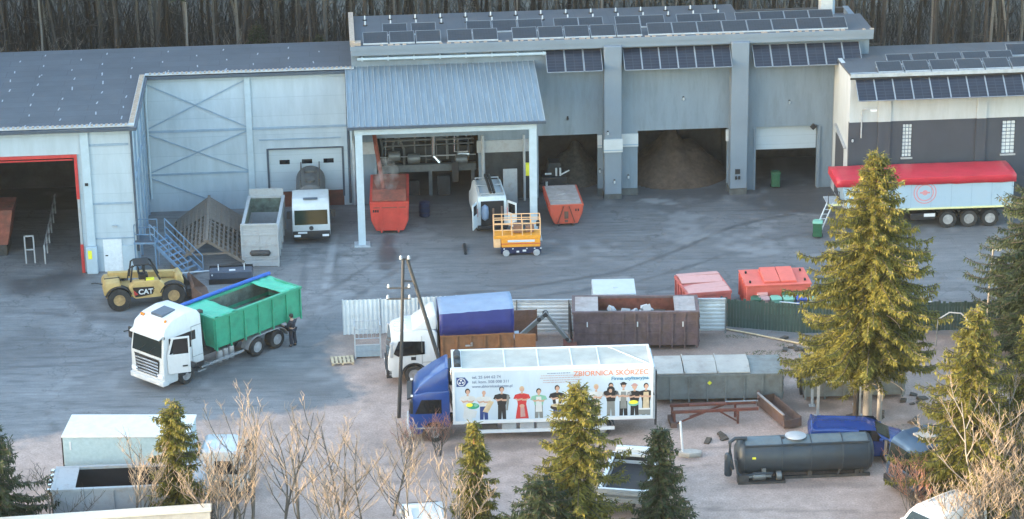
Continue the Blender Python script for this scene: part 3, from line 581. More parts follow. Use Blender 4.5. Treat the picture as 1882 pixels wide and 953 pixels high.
m.tube([(-14.3,1.1,3.65),(-8.6,1.1,3.62)],.07,8).tube([(-14.3,1.0,3.3),(-8.6,1.05,3.35)],.05,8).build('pipe_bank','pipe',pl)
MB().box(-14.3,-13.4,1.0,1.5,0,1.2,.03).box(-12.9,-12.0,1.05,1.5,.1,1.0,.03).box(-10.9,-10.1,1.0,1.5,.05,1.3,.03).build('cabinet','pipedark',pl)
MB().box(-14.4,-8.5,1.1,1.18,2.55,2.6).box(-14.4,-14.35,1.1,1.18,2,2.6).build('railing','palesteel',pl)
dw=MB().box(-7.0,-6.15,-1.2,-1.14,.1,2.3,0,1,None).build('steel_door','palesteel',mh)
MB().box(-5.55,-5.2,-.2,-.06,1.5,2.3).build('notice','yellowsign',mh)
MB().tube([(-8.15,-.3,0),(-8.15,-.3,4.2)],.1,8).build('column','palesteel',mh)
MB().tube([(-5.65,-.4,0),(-5.65,-.4,4.2)],.08,8).build('column','palesteel',mh)
a=site('auger_tube','red tilted auger tube feeding down into the red container','conveyor',-14.5,-2); MB().tube([(-14.75,.5,4.9),(-14.6,-1.2,3.9),(-14.25,-3.2,1.9)],.13,10).build('tube','rustpipe',a); MB().tube([(-14.3,-3.2,1.9),(-14.27,-3.3,1.45)],.2,10).build('nozzle','black',a)
MB().box(-13.9,-13.2,2.0,2.15,0,4.1).build('inner_pier','interior',mh)

# heaps inside the bays
def heap(name,label,a,b,rx,ry,h,seed,mt='heap'):
    t=site(name,label,'heap',a,b); n=28; V=[];F=[]
    for i in range(n+1):
        for j in range(n+1):
            u=-1+2*i/n; v=-1+2*j/n; r=math.hypot(u,v)
            z=h*max(0,1-r)**.9*(1+.25*(noise.noise(Vector((u*3+seed,v*3,0)))))+.05*noise.noise(Vector((u*9,v*9,seed)))
            V.append((u*rx,v*ry,max(z,-.02) if r<1 else -.03))
    for i in range(n):
        for j in range(n): F.append((i*(n+1)+j,i*(n+1)+j+1,(i+1)*(n+1)+j+1,(i+1)*(n+1)+j))
    o=from_np('mound',V,F,mt,t,True); return t
heap('meal_heap','large brown heap of meal inside the widest open bay',4.1,4.0,3.4,3.4,2.9,1)
heap('scrap_heap','brown rubbish heap in the bay beside the canopy',-2.2,4.2,1.9,2.6,2.2,5,'clod')
# machine in the first bay
t=site('loader_machine','dark machine with small white rods at the mouth of the first bay','machine',-3.6,1.2)
MB().box(-4.5,-2.9,.9,2.4,.3,1.0,.06).prism([(-4.2,1.0),(-4.0,1.8),(-3.3,1.8),(-3.2,1.0)],'y',1.2,2.2).build('body','pipedark',t)
MB().tube([(-3.6,.8,1.1),(-3.6,.8,1.6)],.06,6).tube([(-3.35,.8,1.1),(-3.35,.8,1.6)],.06,6).tube([(-4.3,.8,1.25),(-3.9,.8,1.25)],.06,6).tube([(-3.3,.75,1.2),(-2.8,.75,1.45)],.05,6).tube([(-4.2,.8,.5),(-4.2,.8,.75)],.07,6).build('rod','white',t)
for x in (-4.3,-3.1): MB().lathe([(.28,-.12),(.34,-.08),(.34,.08),(.28,.12)],(x,.95,.34),'y',16).build('wheel','rubber',t)

# small fittings on the walls
def fit(kind,label,a,b,z,mt='galv',group=None):
    t=site(kind,label,'lamp',a,b,group)
    MB().box(a-.05,a+.05,b-.02,b-.004,z-.1,z+.14).build('bracket','black',t); MB().lathe([(.03,-.10),(.065,-.07),(.065,.05),(.03,.08)],(a,b-.10,z),'z',12).build('lamp_head',mt,t)
fit('wall_lamp','dark wall lamp above the bay beside the canopy',-2.95,0,5.0,'black'); fit('wall_lamp','small white lamp above the widest open bay',4.1,0,6.0); fit('wall_lamp','white lamp above the half open white door',10.6,0,5.55)
fit('security_camera','small camera on the left pilaster above the white band',-.6,-.86,4.25); fit('wall_lamp','small round lamp low on the left pilaster face',-.2,-.86,1.15); fit('wall_lamp','small round lamp on the wall right of the left pilaster',.75,-.004,1.15); fit('wall_lamp','small round lamp on the wall left of the left pilaster',-1.0,-.004,1.6)
t=site('meter_box','two small dark boxes low on the right pilaster','box',7.3,-.86); MB().box(7.2,7.5,-.93,-.853,1.35,1.65).box(7.2,7.32,-.93,-.853,1.0,1.2).box(7.4,7.52,-.93,-.853,1.0,1.2).build('casing','black',t)
t=site('wall_siren','dark diamond sensor at the top right of the white door','sensor',12.1,0); MB().obox((12.1,-.1,3.95),(.3,.1,.3),(0,.78,0)).build('casing','black',t)

# ------------------------------------------------------------------ right hall (white above, anthracite below)
rh = site('right_hall','low hall with white upper wall, black lower wall and glass block windows','hall',20,-5)
RB=-5; ws=[(16.5,17.08),(22.5,23.3)]
m=MB(); m.box(13.3,30,RB,RB+.3,5.64,8.6).box(13.3,13.55,RB+.3,-.01,0,8.5).box(29.7,30,RB+.3,1.8,0,8.5).build('upper_wall','white_wall',rh)
m=MB(); xs_=[13.3]+[q for w in ws for q in w]+[30]
for k in range(0,len(xs_),2): m.box(xs_[k],xs_[k+1],RB,RB+.3,0,5.637)
for w in ws: m.box(w[0],w[1],RB,RB+.3,0,3.38).box(w[0],w[1],RB,RB+.3,5.42,5.637)
m.build('lower_wall','black_wall',rh)
for x0,x1 in ((15.0,15.75),(20.9,21.5)): MB().box(x0,x1,RB-.1,RB-.004,5.65,8.5).build('upper_pilaster','white_wall',rh); MB().box(x0,x1,RB-.1,RB-.004,0,5.635).build('lower_pilaster','black_wall',rh)
for w in ws:
    m=MB(); nx_,nz_=(3,9)
    for i in range(nx_):
        for k in range(nz_):
            x0=w[0]+(w[1]-w[0])*i/nx_; z0=3.38+2.04*k/nz_; m.box(x0+.025,x0+(w[1]-w[0])/nx_-.025,RB+.04,RB+.12,z0+.03,z0+2.04/nz_-.03,.015)
    gw=m.build('window','glassblock',rh); MB().box(w[0],w[1],RB+.13,RB+.2,3.38,5.42).build('mortar_bed','hallgrey',gw); MB().box(w[0]-.06,w[1]+.06,RB-.08,RB-.004,3.28,3.38).build('sill','palesteel',gw)
MB().prism([(RB-.35,8.62),(1.9,8.35),(1.9,8.25),(RB-.35,8.5)],'x',13.25,30.2).build('roof','roofdark',rh)
MB().box(13.2,30.25,RB-.42,RB-.355,8.5,8.72).build('edge_trim','galv',rh); MB().box(13.2,30.25,RB-.354,RB-.29,8.36,8.49).build('gutter','black',rh)
m=MB(); m.prism([(-4.4,3.9),(-1.2,4.5),(-1.2,4.45),(-4.4,3.84)],'x',13.12,13.29).build('side_awning','palesteel',rh)
MB().box(13.27,13.29,-3.6,-1.2,.1,3.9).build('side_door','black_wall',rh)
t=site('wall_lamp','white swan neck lamp on the white and black wall corner','lamp',14,RB); MB().tube([(14.0,RB-.1,4.7),(14.0,RB-.12,6.3),(14.1,RB-.3,6.55),(14.5,RB-.7,6.6)],.04,6).build('arm','galv',t); MB().obox((14.55,RB-.75,6.58),(.35,.16,.1)).build('lamp_head','lamp',t)
fit('wall_lamp','tiny round lamp low on the black wall corner',13.5,RB,4.55)

# ------------------------------------------------------------------ solar panels: a flat slab of cells in a bright frame
def panel_mesh(w,h,nm):
    cells=MB().box(-w/2+.03,w/2-.03,0,h-.0-.03,0,.03); fr=MB().box(-w/2,-w/2+.035,0,h,-.02,.04).box(w/2-.035,w/2,0,h,-.02,.04).box(-w/2+.035,w/2-.035,h-.035,h,-.02,.04).box(-w/2+.035,w/2-.035,-.035,0,-.02,.04)
    return cells,fr
ORD=['first','second','third','fourth','fifth','sixth','seventh','eighth','ninth','tenth','eleventh','twelfth','thirteenth','fourteenth','fifteenth','sixteenth','seventeenth','eighteenth']
def panels(where,spots,b,z,w,h,tilt,cell,group,legs=False):
    proto=None; n=len(spots)
    for k,a in enumerate(spots):
        lab = f'{ORD[k]} solar panel from the left {where}'
        if proto is None:
            t=thing('solar_panel',lab,'solar panel',W(a,b,z),YW,group); proto=t
            c,f=panel_mesh(w,h,cell); c.build('cells',cell,t); f.build('frame','pvframedark' if legs else 'pvframe',t)
            for ch in t.children: ch.rotation_euler=(tilt,0,0)
            if legs: MB().bar((-w/2+.1,h*math.cos(tilt),0),(-w/2+.1,h*math.cos(tilt),h*math.sin(tilt)),.04).bar((w/2-.1,h*math.cos(tilt),0),(w/2-.1,h*math.cos(tilt),h*math.sin(tilt)),.04).box(-w/2,w/2,-.1,-.02,-.02,.06).build('stand','galv',t)
        else: copy_thing(proto,W(a,b,z),YW,lab)
A=lambda px:(px-655)*.03275-15.6
T=R(40); row=lambda x0,x1,n:[x0+(x1-x0)*(k+.5)/n for k in range(n)]
panels('on the wall between canopy and left pilaster',row(-4.3,-.92,3),-1.36,8.3,1.1,1.62,T,'pv','solar panels along the main hall fascia')
panels('on the wall between the two pilasters',row(.36,6.86,6),-1.36,8.28,1.07,1.62,T,'pv','solar panels along the main hall fascia')
panels('on the wall right of the right pilaster',row(8.2,14.75,6),-1.36,8.2,1.07,1.62,T,'pv','solar panels along the main hall fascia')
panels('hung along the white upper wall',row(13.5,30,15),RB-1.36,7.35,1.09,1.72,T,'pv','solar panels along the right hall wall')
T2=R(24)
r1=row(A(667),A(812),3)+row(A(822),A(915),2)+row(A(940),A(1180),5)+row(A(1190),A(1560),8)
panels('at the front edge of the main roof',r1,-.12,10.08,1.5,1.1,T2,'pvtop','solar panels on the main roof',True)
r2_=row(A(702),A(808),2)+row(A(860),A(1003),3)+row(A(1023),A(1115),2)+row(A(1137),A(1230),2)+row(A(1252),A(1345),2)+row(A(1362),A(1547),4)
panels('of the second rank on the main roof',r2_,1.75,10.08,1.5,1.1,T2,'pvtop','solar panels on the main roof',True)
panels('at the front edge of the low right roof',row(14.9,29.3,9),RB+.1,8.64,1.5,1.1,R(18),'pvtop','solar panels on the right hall roof',True)
panels('of the second rank on the low right roof',row(15.9,23.6,5),RB+1.9,8.56,1.45,1.1,R(18),'pvtop','solar panels on the right hall roof',True)
panels('of the rear rank on the low right roof',row(23.5,29,4),RB+2.9,8.58,1.45,1.1,R(24),'pvtop','solar panels on the right hall roof',True)
# rows of small white pegs on the rear roof
pg=None
for k in range(15):
    for j,(b,z) in enumerate(((5.6,10.05),(4.3,10.05))):
        a=A(675+47.5*k)
        if a>7.9: continue
        lab='small white peg standing in the '+('rear' if j==0 else 'front')+' row on the main roof'
        if pg is None:
            pg=thing('roof_peg',lab,'roof peg',W(a,b,z),YW,'white pegs on the main roof'); MB().lathe([(.05,.06),(.045,.26),(.02,.3)],(0,0,0),'z',8).build('post','white',pg); MB().lathe([(.14,0),(.14,.06)],(0,0,0),'z',8).build('foot','black',pg)
        else: copy_thing(pg,W(a,b,z),YW,lab)
for o in SC.objects:
    if o.get('category')=='roof peg': o['group']='white pegs on the main roof, '+('rear' if 'rear' in o['label'] else 'front')+' row'
t=site('chimney','square white chimney shaft rising behind the main roof','chimney',13.6,4.6); MB().box(13.2,13.95,4.2,4.95,9.4,14.5,.02).build('shaft','white',t); MB().box(13.95,14.1,4.3,4.5,9.4,14.5).build('side_duct','seam',t); MB().box(13.1,14.05,4.1,5.05,14.5,14.6).build('cap','galv',t)

smk=MB(); smk.lathe([(.05,0),(.55,.35),(.8,1.0),(.75,1.7),(.4,2.2),(.05,2.4)],(0,0,0),'z',20)
vm=bpy.data.materials.new('steam'); vm.use_nodes=True; nt=vm.node_tree; nt.nodes.remove(nt.nodes['Principled BSDF']); pv=_n(nt,'ShaderNodeVolumePrincipled'); pv.inputs['Color'].default_value=(.75,.77,.8,1)
tc=_n(nt,'ShaderNodeTexCoord'); nz=_n(nt,'ShaderNodeTexNoise'); nz.inputs['Scale'].default_value=1.6; nz.inputs['Detail'].default_value=4; nt.links.new(tc.outputs['Object'],nz.inputs[0]); mr=_n(nt,'ShaderNodeMapRange'); mr.inputs[1].default_value=.42; mr.inputs[2].default_value=.75; mr.inputs[3].default_value=0; mr.inputs[4].default_value=.9; nt.links.new(nz.outputs['Fac'],mr.inputs[0]); nt.links.new(mr.outputs[0],pv.inputs['Density']); nt.links.new(pv.outputs[0],nt.nodes['Material Output'].inputs['Volume']); M['steam']=vm
o=smk.build('steam','steam'); o.location=W(-14.1,-3.6,1.7); tag(o,'faint grey steam rising from the red container under the canopy',None,None,'stuff')
# ------------------------------------------------------------------ vehicles: +X forward, +Y the driver's (left) side, wheels on z = 0
def wheel(t, x, y, r=.5, w=.3, rim='rim', name='wheel', ratio=.58):
    s = 1 if y>0 else -1; rr=r*ratio
    o = y; i = y-s*w
    prof=[(rr,i),(r*.92,i+s*.01),(r,i+s*.05),(r,o-s*.05),(r*.93,o-s*.01),(rr*1.04,o),(rr,o-s*.03)]
    ty = MB().lathe([(a,b) for a,b in prof],(x,0,r),'y',24,cap=False)
    k=MB().lathe([(rr,o-s*.035),(rr*.9,o-s*.05),(rr*.78,o-s*.12),(rr*.45,o-s*.10),(rr*.40,o-s*.02),(rr*.1,o+s*.0)],(x,0,r),'y',20)
    k.lathe([(rr*.98,i+s*.02),(rr*.98,o-s*.2)],(x,0,r),'y',20)
    R0=k.build(name,rim,t); ty.build('tyre','rubber',R0)
    nuts=MB()
    for q in range(8):
        an=q*math.pi/4; nuts.lathe([(.035,o-s*.10),(.03,o-s*.075)],(x+rr*.62*math.cos(an),0,r+rr*.62*math.sin(an)),'y',6)
    nuts.build('hub_holes','black',R0)
def slab(m, pts, nrm, th=.02):                                      # a thin plate lying on a surface, proud of it by th
    nrm=Vector(nrm).normalized(); a=[Vector(p)-nrm*.01 for p in pts]; b=[Vector(p)+nrm*th for p in pts]
    va=[m.bm.verts.new(p) for p in a]; vb=[m.bm.verts.new(p) for p in b]; fs=[m.bm.faces.new(va[::-1]),m.bm.faces.new(vb)]
    n=len(pts)
    for k in range(n): fs.append(m.bm.faces.new((va[k],va[(k+1)%n],vb[(k+1)%n],vb[k])))
    bmesh.ops.recalc_face_normals(m.bm,faces=fs); m._f(fs); return m
def rail(t, x0, x1, z=.85, w=.85, mt='chassis'):
    m=MB(); m.box(x0,x1,w/2-.08,w/2,z-.13,z+.13).box(x0,x1,-w/2,-w/2+.08,z-.13,z+.13)
    n=int((x1-x0)/1.1)+1
    for k in range(n): x=x0+.1+(x1-x0-.2)*k/max(1,n-1); m.box(x-.05,x+.05,-w/2+.08,w/2-.08,z-.1,z+.08)
    return m.build('chassis_frame',mt,t)
def mudguard(t, xc, y0, y1, r, mt='black', a0=15, a1=165, th=.03, z=.5):
    m=MB(); n=10; pts=[]
    for k in range(n+1): an=R(a0+(a1-a0)*k/n); pts.append((xc+r*math.cos(an),z+r*math.sin(an)))
    for k in range(n+1): an=R(a1-(a1-a0)*k/n); pts.append((xc+(r-th)*math.cos(an),z+(r-th)*math.sin(an)))
    return m.prism(pts,'y',y0,y1).build('mudguard',mt,t)
def cab(t, prof, W_, paint, ws, win, glassm='wsglass', name='cab', narrow=.045, zn=1.8, bev=.07, win_right=True):
    def warp(v): f=1-narrow*max(0,v.z-zn); return (v.x,v.y*f,v.z)
    c=MB().prism(prof,'y',-W_/2,W_/2,bev,2,warp).build(name,paint,t)
    (x0,z0,x1,z1)=ws; f0=W_/2-.14; f1=(W_/2-.14)*(1-narrow*max(0,z1-zn))
    nrm=Vector((z1-z0,0,x0-x1)); m=MB(); slab(m,[(x0,-f0,z0),(x0,f0,z0),(x1,f1,z1),(x1,-f1,z1)],nrm,.012); m.build('windscreen',glassm,c)
    m=MB()
    for s in (1,-1):
        if s<0 and not win_right: continue
        m=MB(); pts=[(x,s*(W_/2)*(1-narrow*max(0,z-zn)),z) for x,z in win]
        slab(m,pts,(0,s,.04),.012); m.build('side_window','glass',c)
    return c
def mirrors(c, x, y, z, h=.55, both=True, mt='black'):
    for s in ((1,-1) if both else (1,)):
        MB().box(x-.1,x+.06,s*(y+.1),s*(y+.32),z-h/2,z+h/2,.03).bar((x-.1,s*(y-.12),z+h*.4),(x,s*(y+.2),z+h*.4),.04).build('mirror',mt,c)
def lights(c, x, y, z, w=.4, h=.16, mt='lamp'):
    for s in (1,-1): MB().box(x-.05,x+.03,s*(y-w/2) if s>0 else s*(y+w/2),s*(y+w/2) if s>0 else s*(y-w/2),z-h/2,z+h/2,.02).build('headlight',mt,c)

# ---- white lorry with the green hook container (open driver's door)
ANG=R(228); 
t=thing('hook_lorry','white three axle lorry with open door carrying a green hook container','lorry',(-17.41,120.47,0),ANG)
prof=[(-1.15,.95),(-1.15,3.45),(-.95,3.72),(-.2,3.78),(.75,3.62),(1.25,3.3),(1.36,2.95),(1.52,1.85),(1.55,.55),(1.2,.38),(.62,.38),(.60,.75),(.45,1.05),(.15,1.18),(-.2,1.18),(-.5,1.05),(-.62,.95)]
c=cab(t,prof,2.5,'whitewarm',(1.525,1.84,1.375,2.86),[(-.35,1.95),(-.35,2.75),(.55,2.75),(1.1,2.0),(1.1,1.95)])
g=MB().m(0); slab(g,[(1.545,-.85,.72),(1.545,.85,.72),(1.53,.95,1.62),(1.53,-.95,1.62)],(1,0,.02),.01); gr=g.build('grille','black',c)
g=MB()
for k in range(5): g.box(1.56,1.60,-.86,.86,.78+.17*k,.87+.17*k,.01)
g.build('grille_bar','chrome',gr)
MB().box(1.22,1.66,-1.26,1.26,.34,.62,.05,2).build('bumper','whitewarm',c)
lights(c,1.57,.98,.82,.42,.2)
for s in (1,-1):
    MB().box(-.40,-.38,s*1.246,s*1.258,1.15,3.0).box(-1.1,-.4,s*1.246,s*1.256,2.98,3.0).box(-1.14,-.42,s*1.246,s*1.256,1.35,1.37).build('panel_gap','greysteel',c)
    MB().box(-1.12,-.66,s*1.2,s*1.258,.72,.93).box(-.64,.62,s*1.15,s*1.20,.52,.72).build('side_skirt','black',c)
    MB().box(.45,.62,s*1.246,s*1.262,1.42,1.49).build('grab_handle','black',c)
MB().box(1.665,1.675,-.28,.28,.42,.53).build('number_plate','paper',c); MB().box(1.555,1.575,-.95,.95,1.655,1.70).box(1.56,1.59,-.30,.30,1.50,1.58).build('front_trim','black',c)
for y in (-.55,.15): MB().bar((1.56,y-.1,1.86),(1.46,y+.45,2.3),.03,.02).build('wiper','black',c)
MB().box(1.60,1.668,-1.0,-.78,.42,.50).box(1.60,1.668,.78,1.0,.42,.50).build('fog_lamp','lamp',c)
MB().prism([(1.36,2.98),(1.62,2.86),(1.62,2.80),(1.34,2.88)],'y',-1.12,1.12).build('sun_visor','whitewarm',c)
MB().box(-.15,.75,-.42,.42,3.66,3.83,.02,1,lambda v:(v.x,v.y,v.z-.12*max(0,v.x))).build('roof_hatch',flat('tinted_roof_hatch',(.07,.09,.12)),c)
for y in (-.95,-.8,.85): MB().box(.85,.97,y-.04,y+.04,3.5,3.64,.01).build('roof_lamp','orangelamp',c)
MB().box(1.3,1.42,-1.5,-1.24,2.3,2.9,.03).build('mirror','black',c)
MB().bar((1.35,-1.2,2.75),(1.75,-1.45,2.72),.05).build('camera_arm','black',c); MB().bar((1.3,1.16,2.9),(1.5,1.38,2.92),.05).build('camera_arm','black',c)
m=MB(); m.box(-1.15,0,-.04,.04,.95,1.98,.02).box(-1.15,-1.07,-.04,.04,1.98,2.8).box(-.1,0,-.04,.04,1.98,2.8,0,1,lambda v:(v.x-.25*(v.z-1.98)/.82,v.y,v.z)).box(-1.15,-.22,-.04,.04,2.8,2.88)
d=m.build('open_door','whitewarm',c); d.location=(1.28,1.27,0); d.rotation_euler=(0,0,R(-32)); d['label']='white cab door swung open on the driver side'
MB().box(-1.07,-.3,-.02,.02,1.98,2.8).build('door_glass','glass',d); MB().box(-1.0,-.75,.045,.08,1.3,1.37).build('handle','black',d)
MB().box(-.7,1.05,1.0,1.2,1.25,2.75).build('door_opening','dark',c)
rail(t,-7.3,.4,.9)
for s in (1,-1):
    wheel(t,0,1.22*s,.5,.33)
    for x in (-4.87,-6.28): wheel(t,x,1.22*s,.5,.55)
    m=MB(); pts=[]
    for k in range(15): an=R(8+ (82)*k/14); pts.append((-4.87+.72*math.cos(an),.5+.66*math.sin(an)))
    for k in range(8): an=R(90+82*k/7); pts.append((-6.28+.72*math.cos(an),.5+.66*math.sin(an)))
    inner=[(x,z-.045) for x,z in pts[::-1]]
    m.prism(pts+inner,'y',s*.70,s*1.25).build('mudguard','rim',t)
m=MB(); m.box(-3.9,-1.5,1.12,1.2,.55,.68).build('side_rail','chrome',t)
m=MB(); m.box(-3.9,-1.5,-1.2,-1.12,.55,.68).build('side_rail','chrome',t)
for k in range(3): MB().lathe([(.16,-.32),(.18,-.26),(.18,.26),(.16,.32)],(-2.6-.4*k,.75,.62),'z',12).build('air_tank','rim',t)
MB().box(-2.2,-1.3,-1.15,-.5,.45,1.05,.04).build('fuel_tank','chrome',t)
MB().box(-1.3,-.75,.6,1.2,.4,.46).box(-1.5,-.9,.8,1.3,.62,.68).build('step','chrome',t)
MB().box(-7.0,-1.3,-.5,.5,1.04,1.2).box(-1.75,-1.45,-.13,.13,1.2,3.1).box(-2.2,-1.45,-.13,.13,2.9,3.1).build('hook_arm','chassis',t)
MB().box(-7.45,-7.3,-1.15,1.15,.55,.75).build('rear_bar','chassis',t)
for s in (1,-1): MB().box(-7.48,-7.45,s*.7,s*1.1,.6,.72).build('tail_lamp','redlamp',t)

def hookbox(t,x0,x1,W_,z0,z1,paint,inside,ribs,front=1,skid='chassis',rim=None,th=.06,ribw=.08,fill=.5,rail_h=.1,mid=None):
    """open container along x; hook end at x1 if front>0"""
    w=W_/2
    m=MB(); m.m(0).box(x0,x1,-w,-w+th,z0,z1).box(x0,x1,w-th,w,z0,z1).box(x1-th,x1,-w+th,w-th,z0,z1).box(x0,x0+th,-w+th,w-th,z0,z1).box(x0+th,x1-th,-w+th,w-th,z0,z0+.08)
    b=m.build('body',paint,t)
    li=MB(); e=.004; zz=z0+(z1-z0)*fill
    li.poly([(x0+th,-w+th+e,zz),(x0+th,-w+th+e,z1),(x1-th,-w+th+e,z1),(x1-th,-w+th+e,zz)]).poly([(x0+th,w-th-e,zz),(x1-th,w-th-e,zz),(x1-th,w-th-e,z1),(x0+th,w-th-e,z1)])
    li.poly([(x0+th+e,-w+th,zz),(x0+th+e,w-th,zz),(x0+th+e,w-th,z1),(x0+th+e,-w+th,z1)]).poly([(x1-th-e,-w+th,zz),(x1-th-e,-w+th,z1),(x1-th-e,w-th,z1),(x1-th-e,w-th,zz)])
    li.build('lining',inside,b)
    m=MB()
    for k in range(ribs+1):
        x=x0+.04+(x1-x0-.08)*k/ribs
        for s in (1,-1): m.box(x-ribw/2,x+ribw/2,s*w,s*(w+.075),z0-.12,z1-rail_h)
    if mid:
        for z in mid:
            for s in (1,-1): m.box(x0,x1,s*w,s*(w+.045),z-.03,z+.03)
    for k in range(4):
        y=-w+.05+(W_-.1)*k/3; m.box(x1,x1+.06,y-.04,y+.04,z0-.05,z1-rail_h)
    m.build('rib',rim or paint,b)
    m=MB(); m.box(x0-.06,x1+.08,-w-.085,-w+.09,z1-rail_h,z1+.02).box(x0-.06,x1+.08,w-.09,w+.085,z1-rail_h,z1+.02).box(x0-.06,x0+.09,-w+.09,w-.09,z1-rail_h,z1+.02).box(x1-.09,x1+.08,-w+.09,w-.09,z1-rail_h,z1+.02).build('rim',rim or paint,b)
    m=MB(); m.box(x0,x1,-.55,-.42,z0-.22,z0).box(x0,x1,.42,.55,z0-.22,z0); m.build('skid',skid,b)
    m=MB()
    xe=x1+.08 if front>0 else x0-.08; sg=1 if front>0 else -1
    m.bar((xe,-.45,z0-.1),(xe+.12*sg,-.16,z1-.05),.11).bar((xe,.45,z0-.1),(xe+.12*sg,.16,z1-.05),.11).bar((xe+.14*sg,-.22,z1-.12),(xe+.14*sg,.22,z1-.12),.08)
    m.build('hook_frame',rim or 'chassis',b)
    xd=x0-.02 if front>0 else x1+.02
    m=MB(); m.box(min(xd,xd-sg*.06),max(xd,xd-sg*.06),-w+.02,-.02,z0,z1-rail_h-.01).box(min(xd,xd-sg*.06),max(xd,xd-sg*.06),.02,w-.02,z0,z1-rail_h-.01)
    for z in (z0+.2,(z0+z1)/2,z1-.3): m.box(min(xd-sg*.06,xd-sg*.1),max(xd-sg*.06,xd-sg*.1),-w+.05,w-.05,z-.04,z+.04)
    m.build('rear_door',paint,b)
    return b
gc=thing('hook_container','green hook container with rolled blue tarp riding on the white lorry','container',(-17.41,120.47,0),ANG)
b=hookbox(gc,-8.0,-2.0,2.45,1.3,2.95,'green','greenin',6,1,'chassis',None)
MB().box(-7.9,-2.1,-1.15,1.15,1.6,1.95).build('load','greenin',b)
m=MB()
for k in range(14): m.obox((random.uniform(-6.6,-3.4),random.uniform(-.8,.8),1.98),(random.uniform(.12,.4),random.uniform(.08,.25),.14),(0,random.uniform(-.3,.3),random.uniform(0,3)))
m.build('scrap','clod',b)
for x0,x1,n in ((-3.55,-1.93,1),(-8.05,-6.75,2)):                    # tarpaulin folded over both ends
    V=[];F=[];N=12
    for i in range(N+1):
        for j in range(N+1):
            u=i/N;v=j/N; V.append((x0+(x1-x0)*u,-1.24+2.48*v,2.985+.05*noise.noise(Vector((u*4+n,v*5,n)))+.02*math.sin(u*17+v*5)-.09*math.sin(math.pi*v)*(.5+.5*math.sin(u*3.1))))
    for i in range(N):
        for j in range(N): F.append((i*(N+1)+j,(i+1)*(N+1)+j,(i+1)*(N+1)+j+1,i*(N+1)+j+1))
    o=from_np('tarpaulin',V,F,'tarpgreen',b,True); so_=o.modifiers.new('thick','SOLIDIFY'); so_.thickness=.02
MB().tube([(-8.2,-1.3,3.05),(-5,-1.31,3.06),(-1.8,-1.3,3.05)],.10,8).build('tarp_roll','blueroll',b)

# ---- person by the rear wheels
def skin_mesh(name, verts, edges, radii, m, parent, root=0, sub=2):
    me=bpy.data.meshes.new(name); me.from_pydata(verts,edges,[]); o=bpy.data.objects.new(name,me); SC.collection.objects.link(o)
    sk=o.modifiers.new('skin','SKIN'); sk.use_smooth_shade=True
    lay=me.skin_vertices[0] if me.skin_vertices else None
    for k,r in enumerate(radii):
        lay.data[k].radius=(r,r) if not isinstance(r,tuple) else r; lay.data[k].use_root=(k==root)
    sb=o.modifiers.new('sub','SUBSURF'); sb.levels=sub; sb.render_levels=sub
    dg=bpy.context.evaluated_depsgraph_get(); me2=bpy.data.meshes.new_from_object(o.evaluated_get(dg)); me2.name=name
    bpy.data.objects.remove(o); me2.materials.clear(); me2.materials.append(M[m]); me2.shade_smooth()
    o=bpy.data.objects.new(name,me2); SC.collection.objects.link(o); o.parent=parent; return o
def ensure_skin(me):
    pass
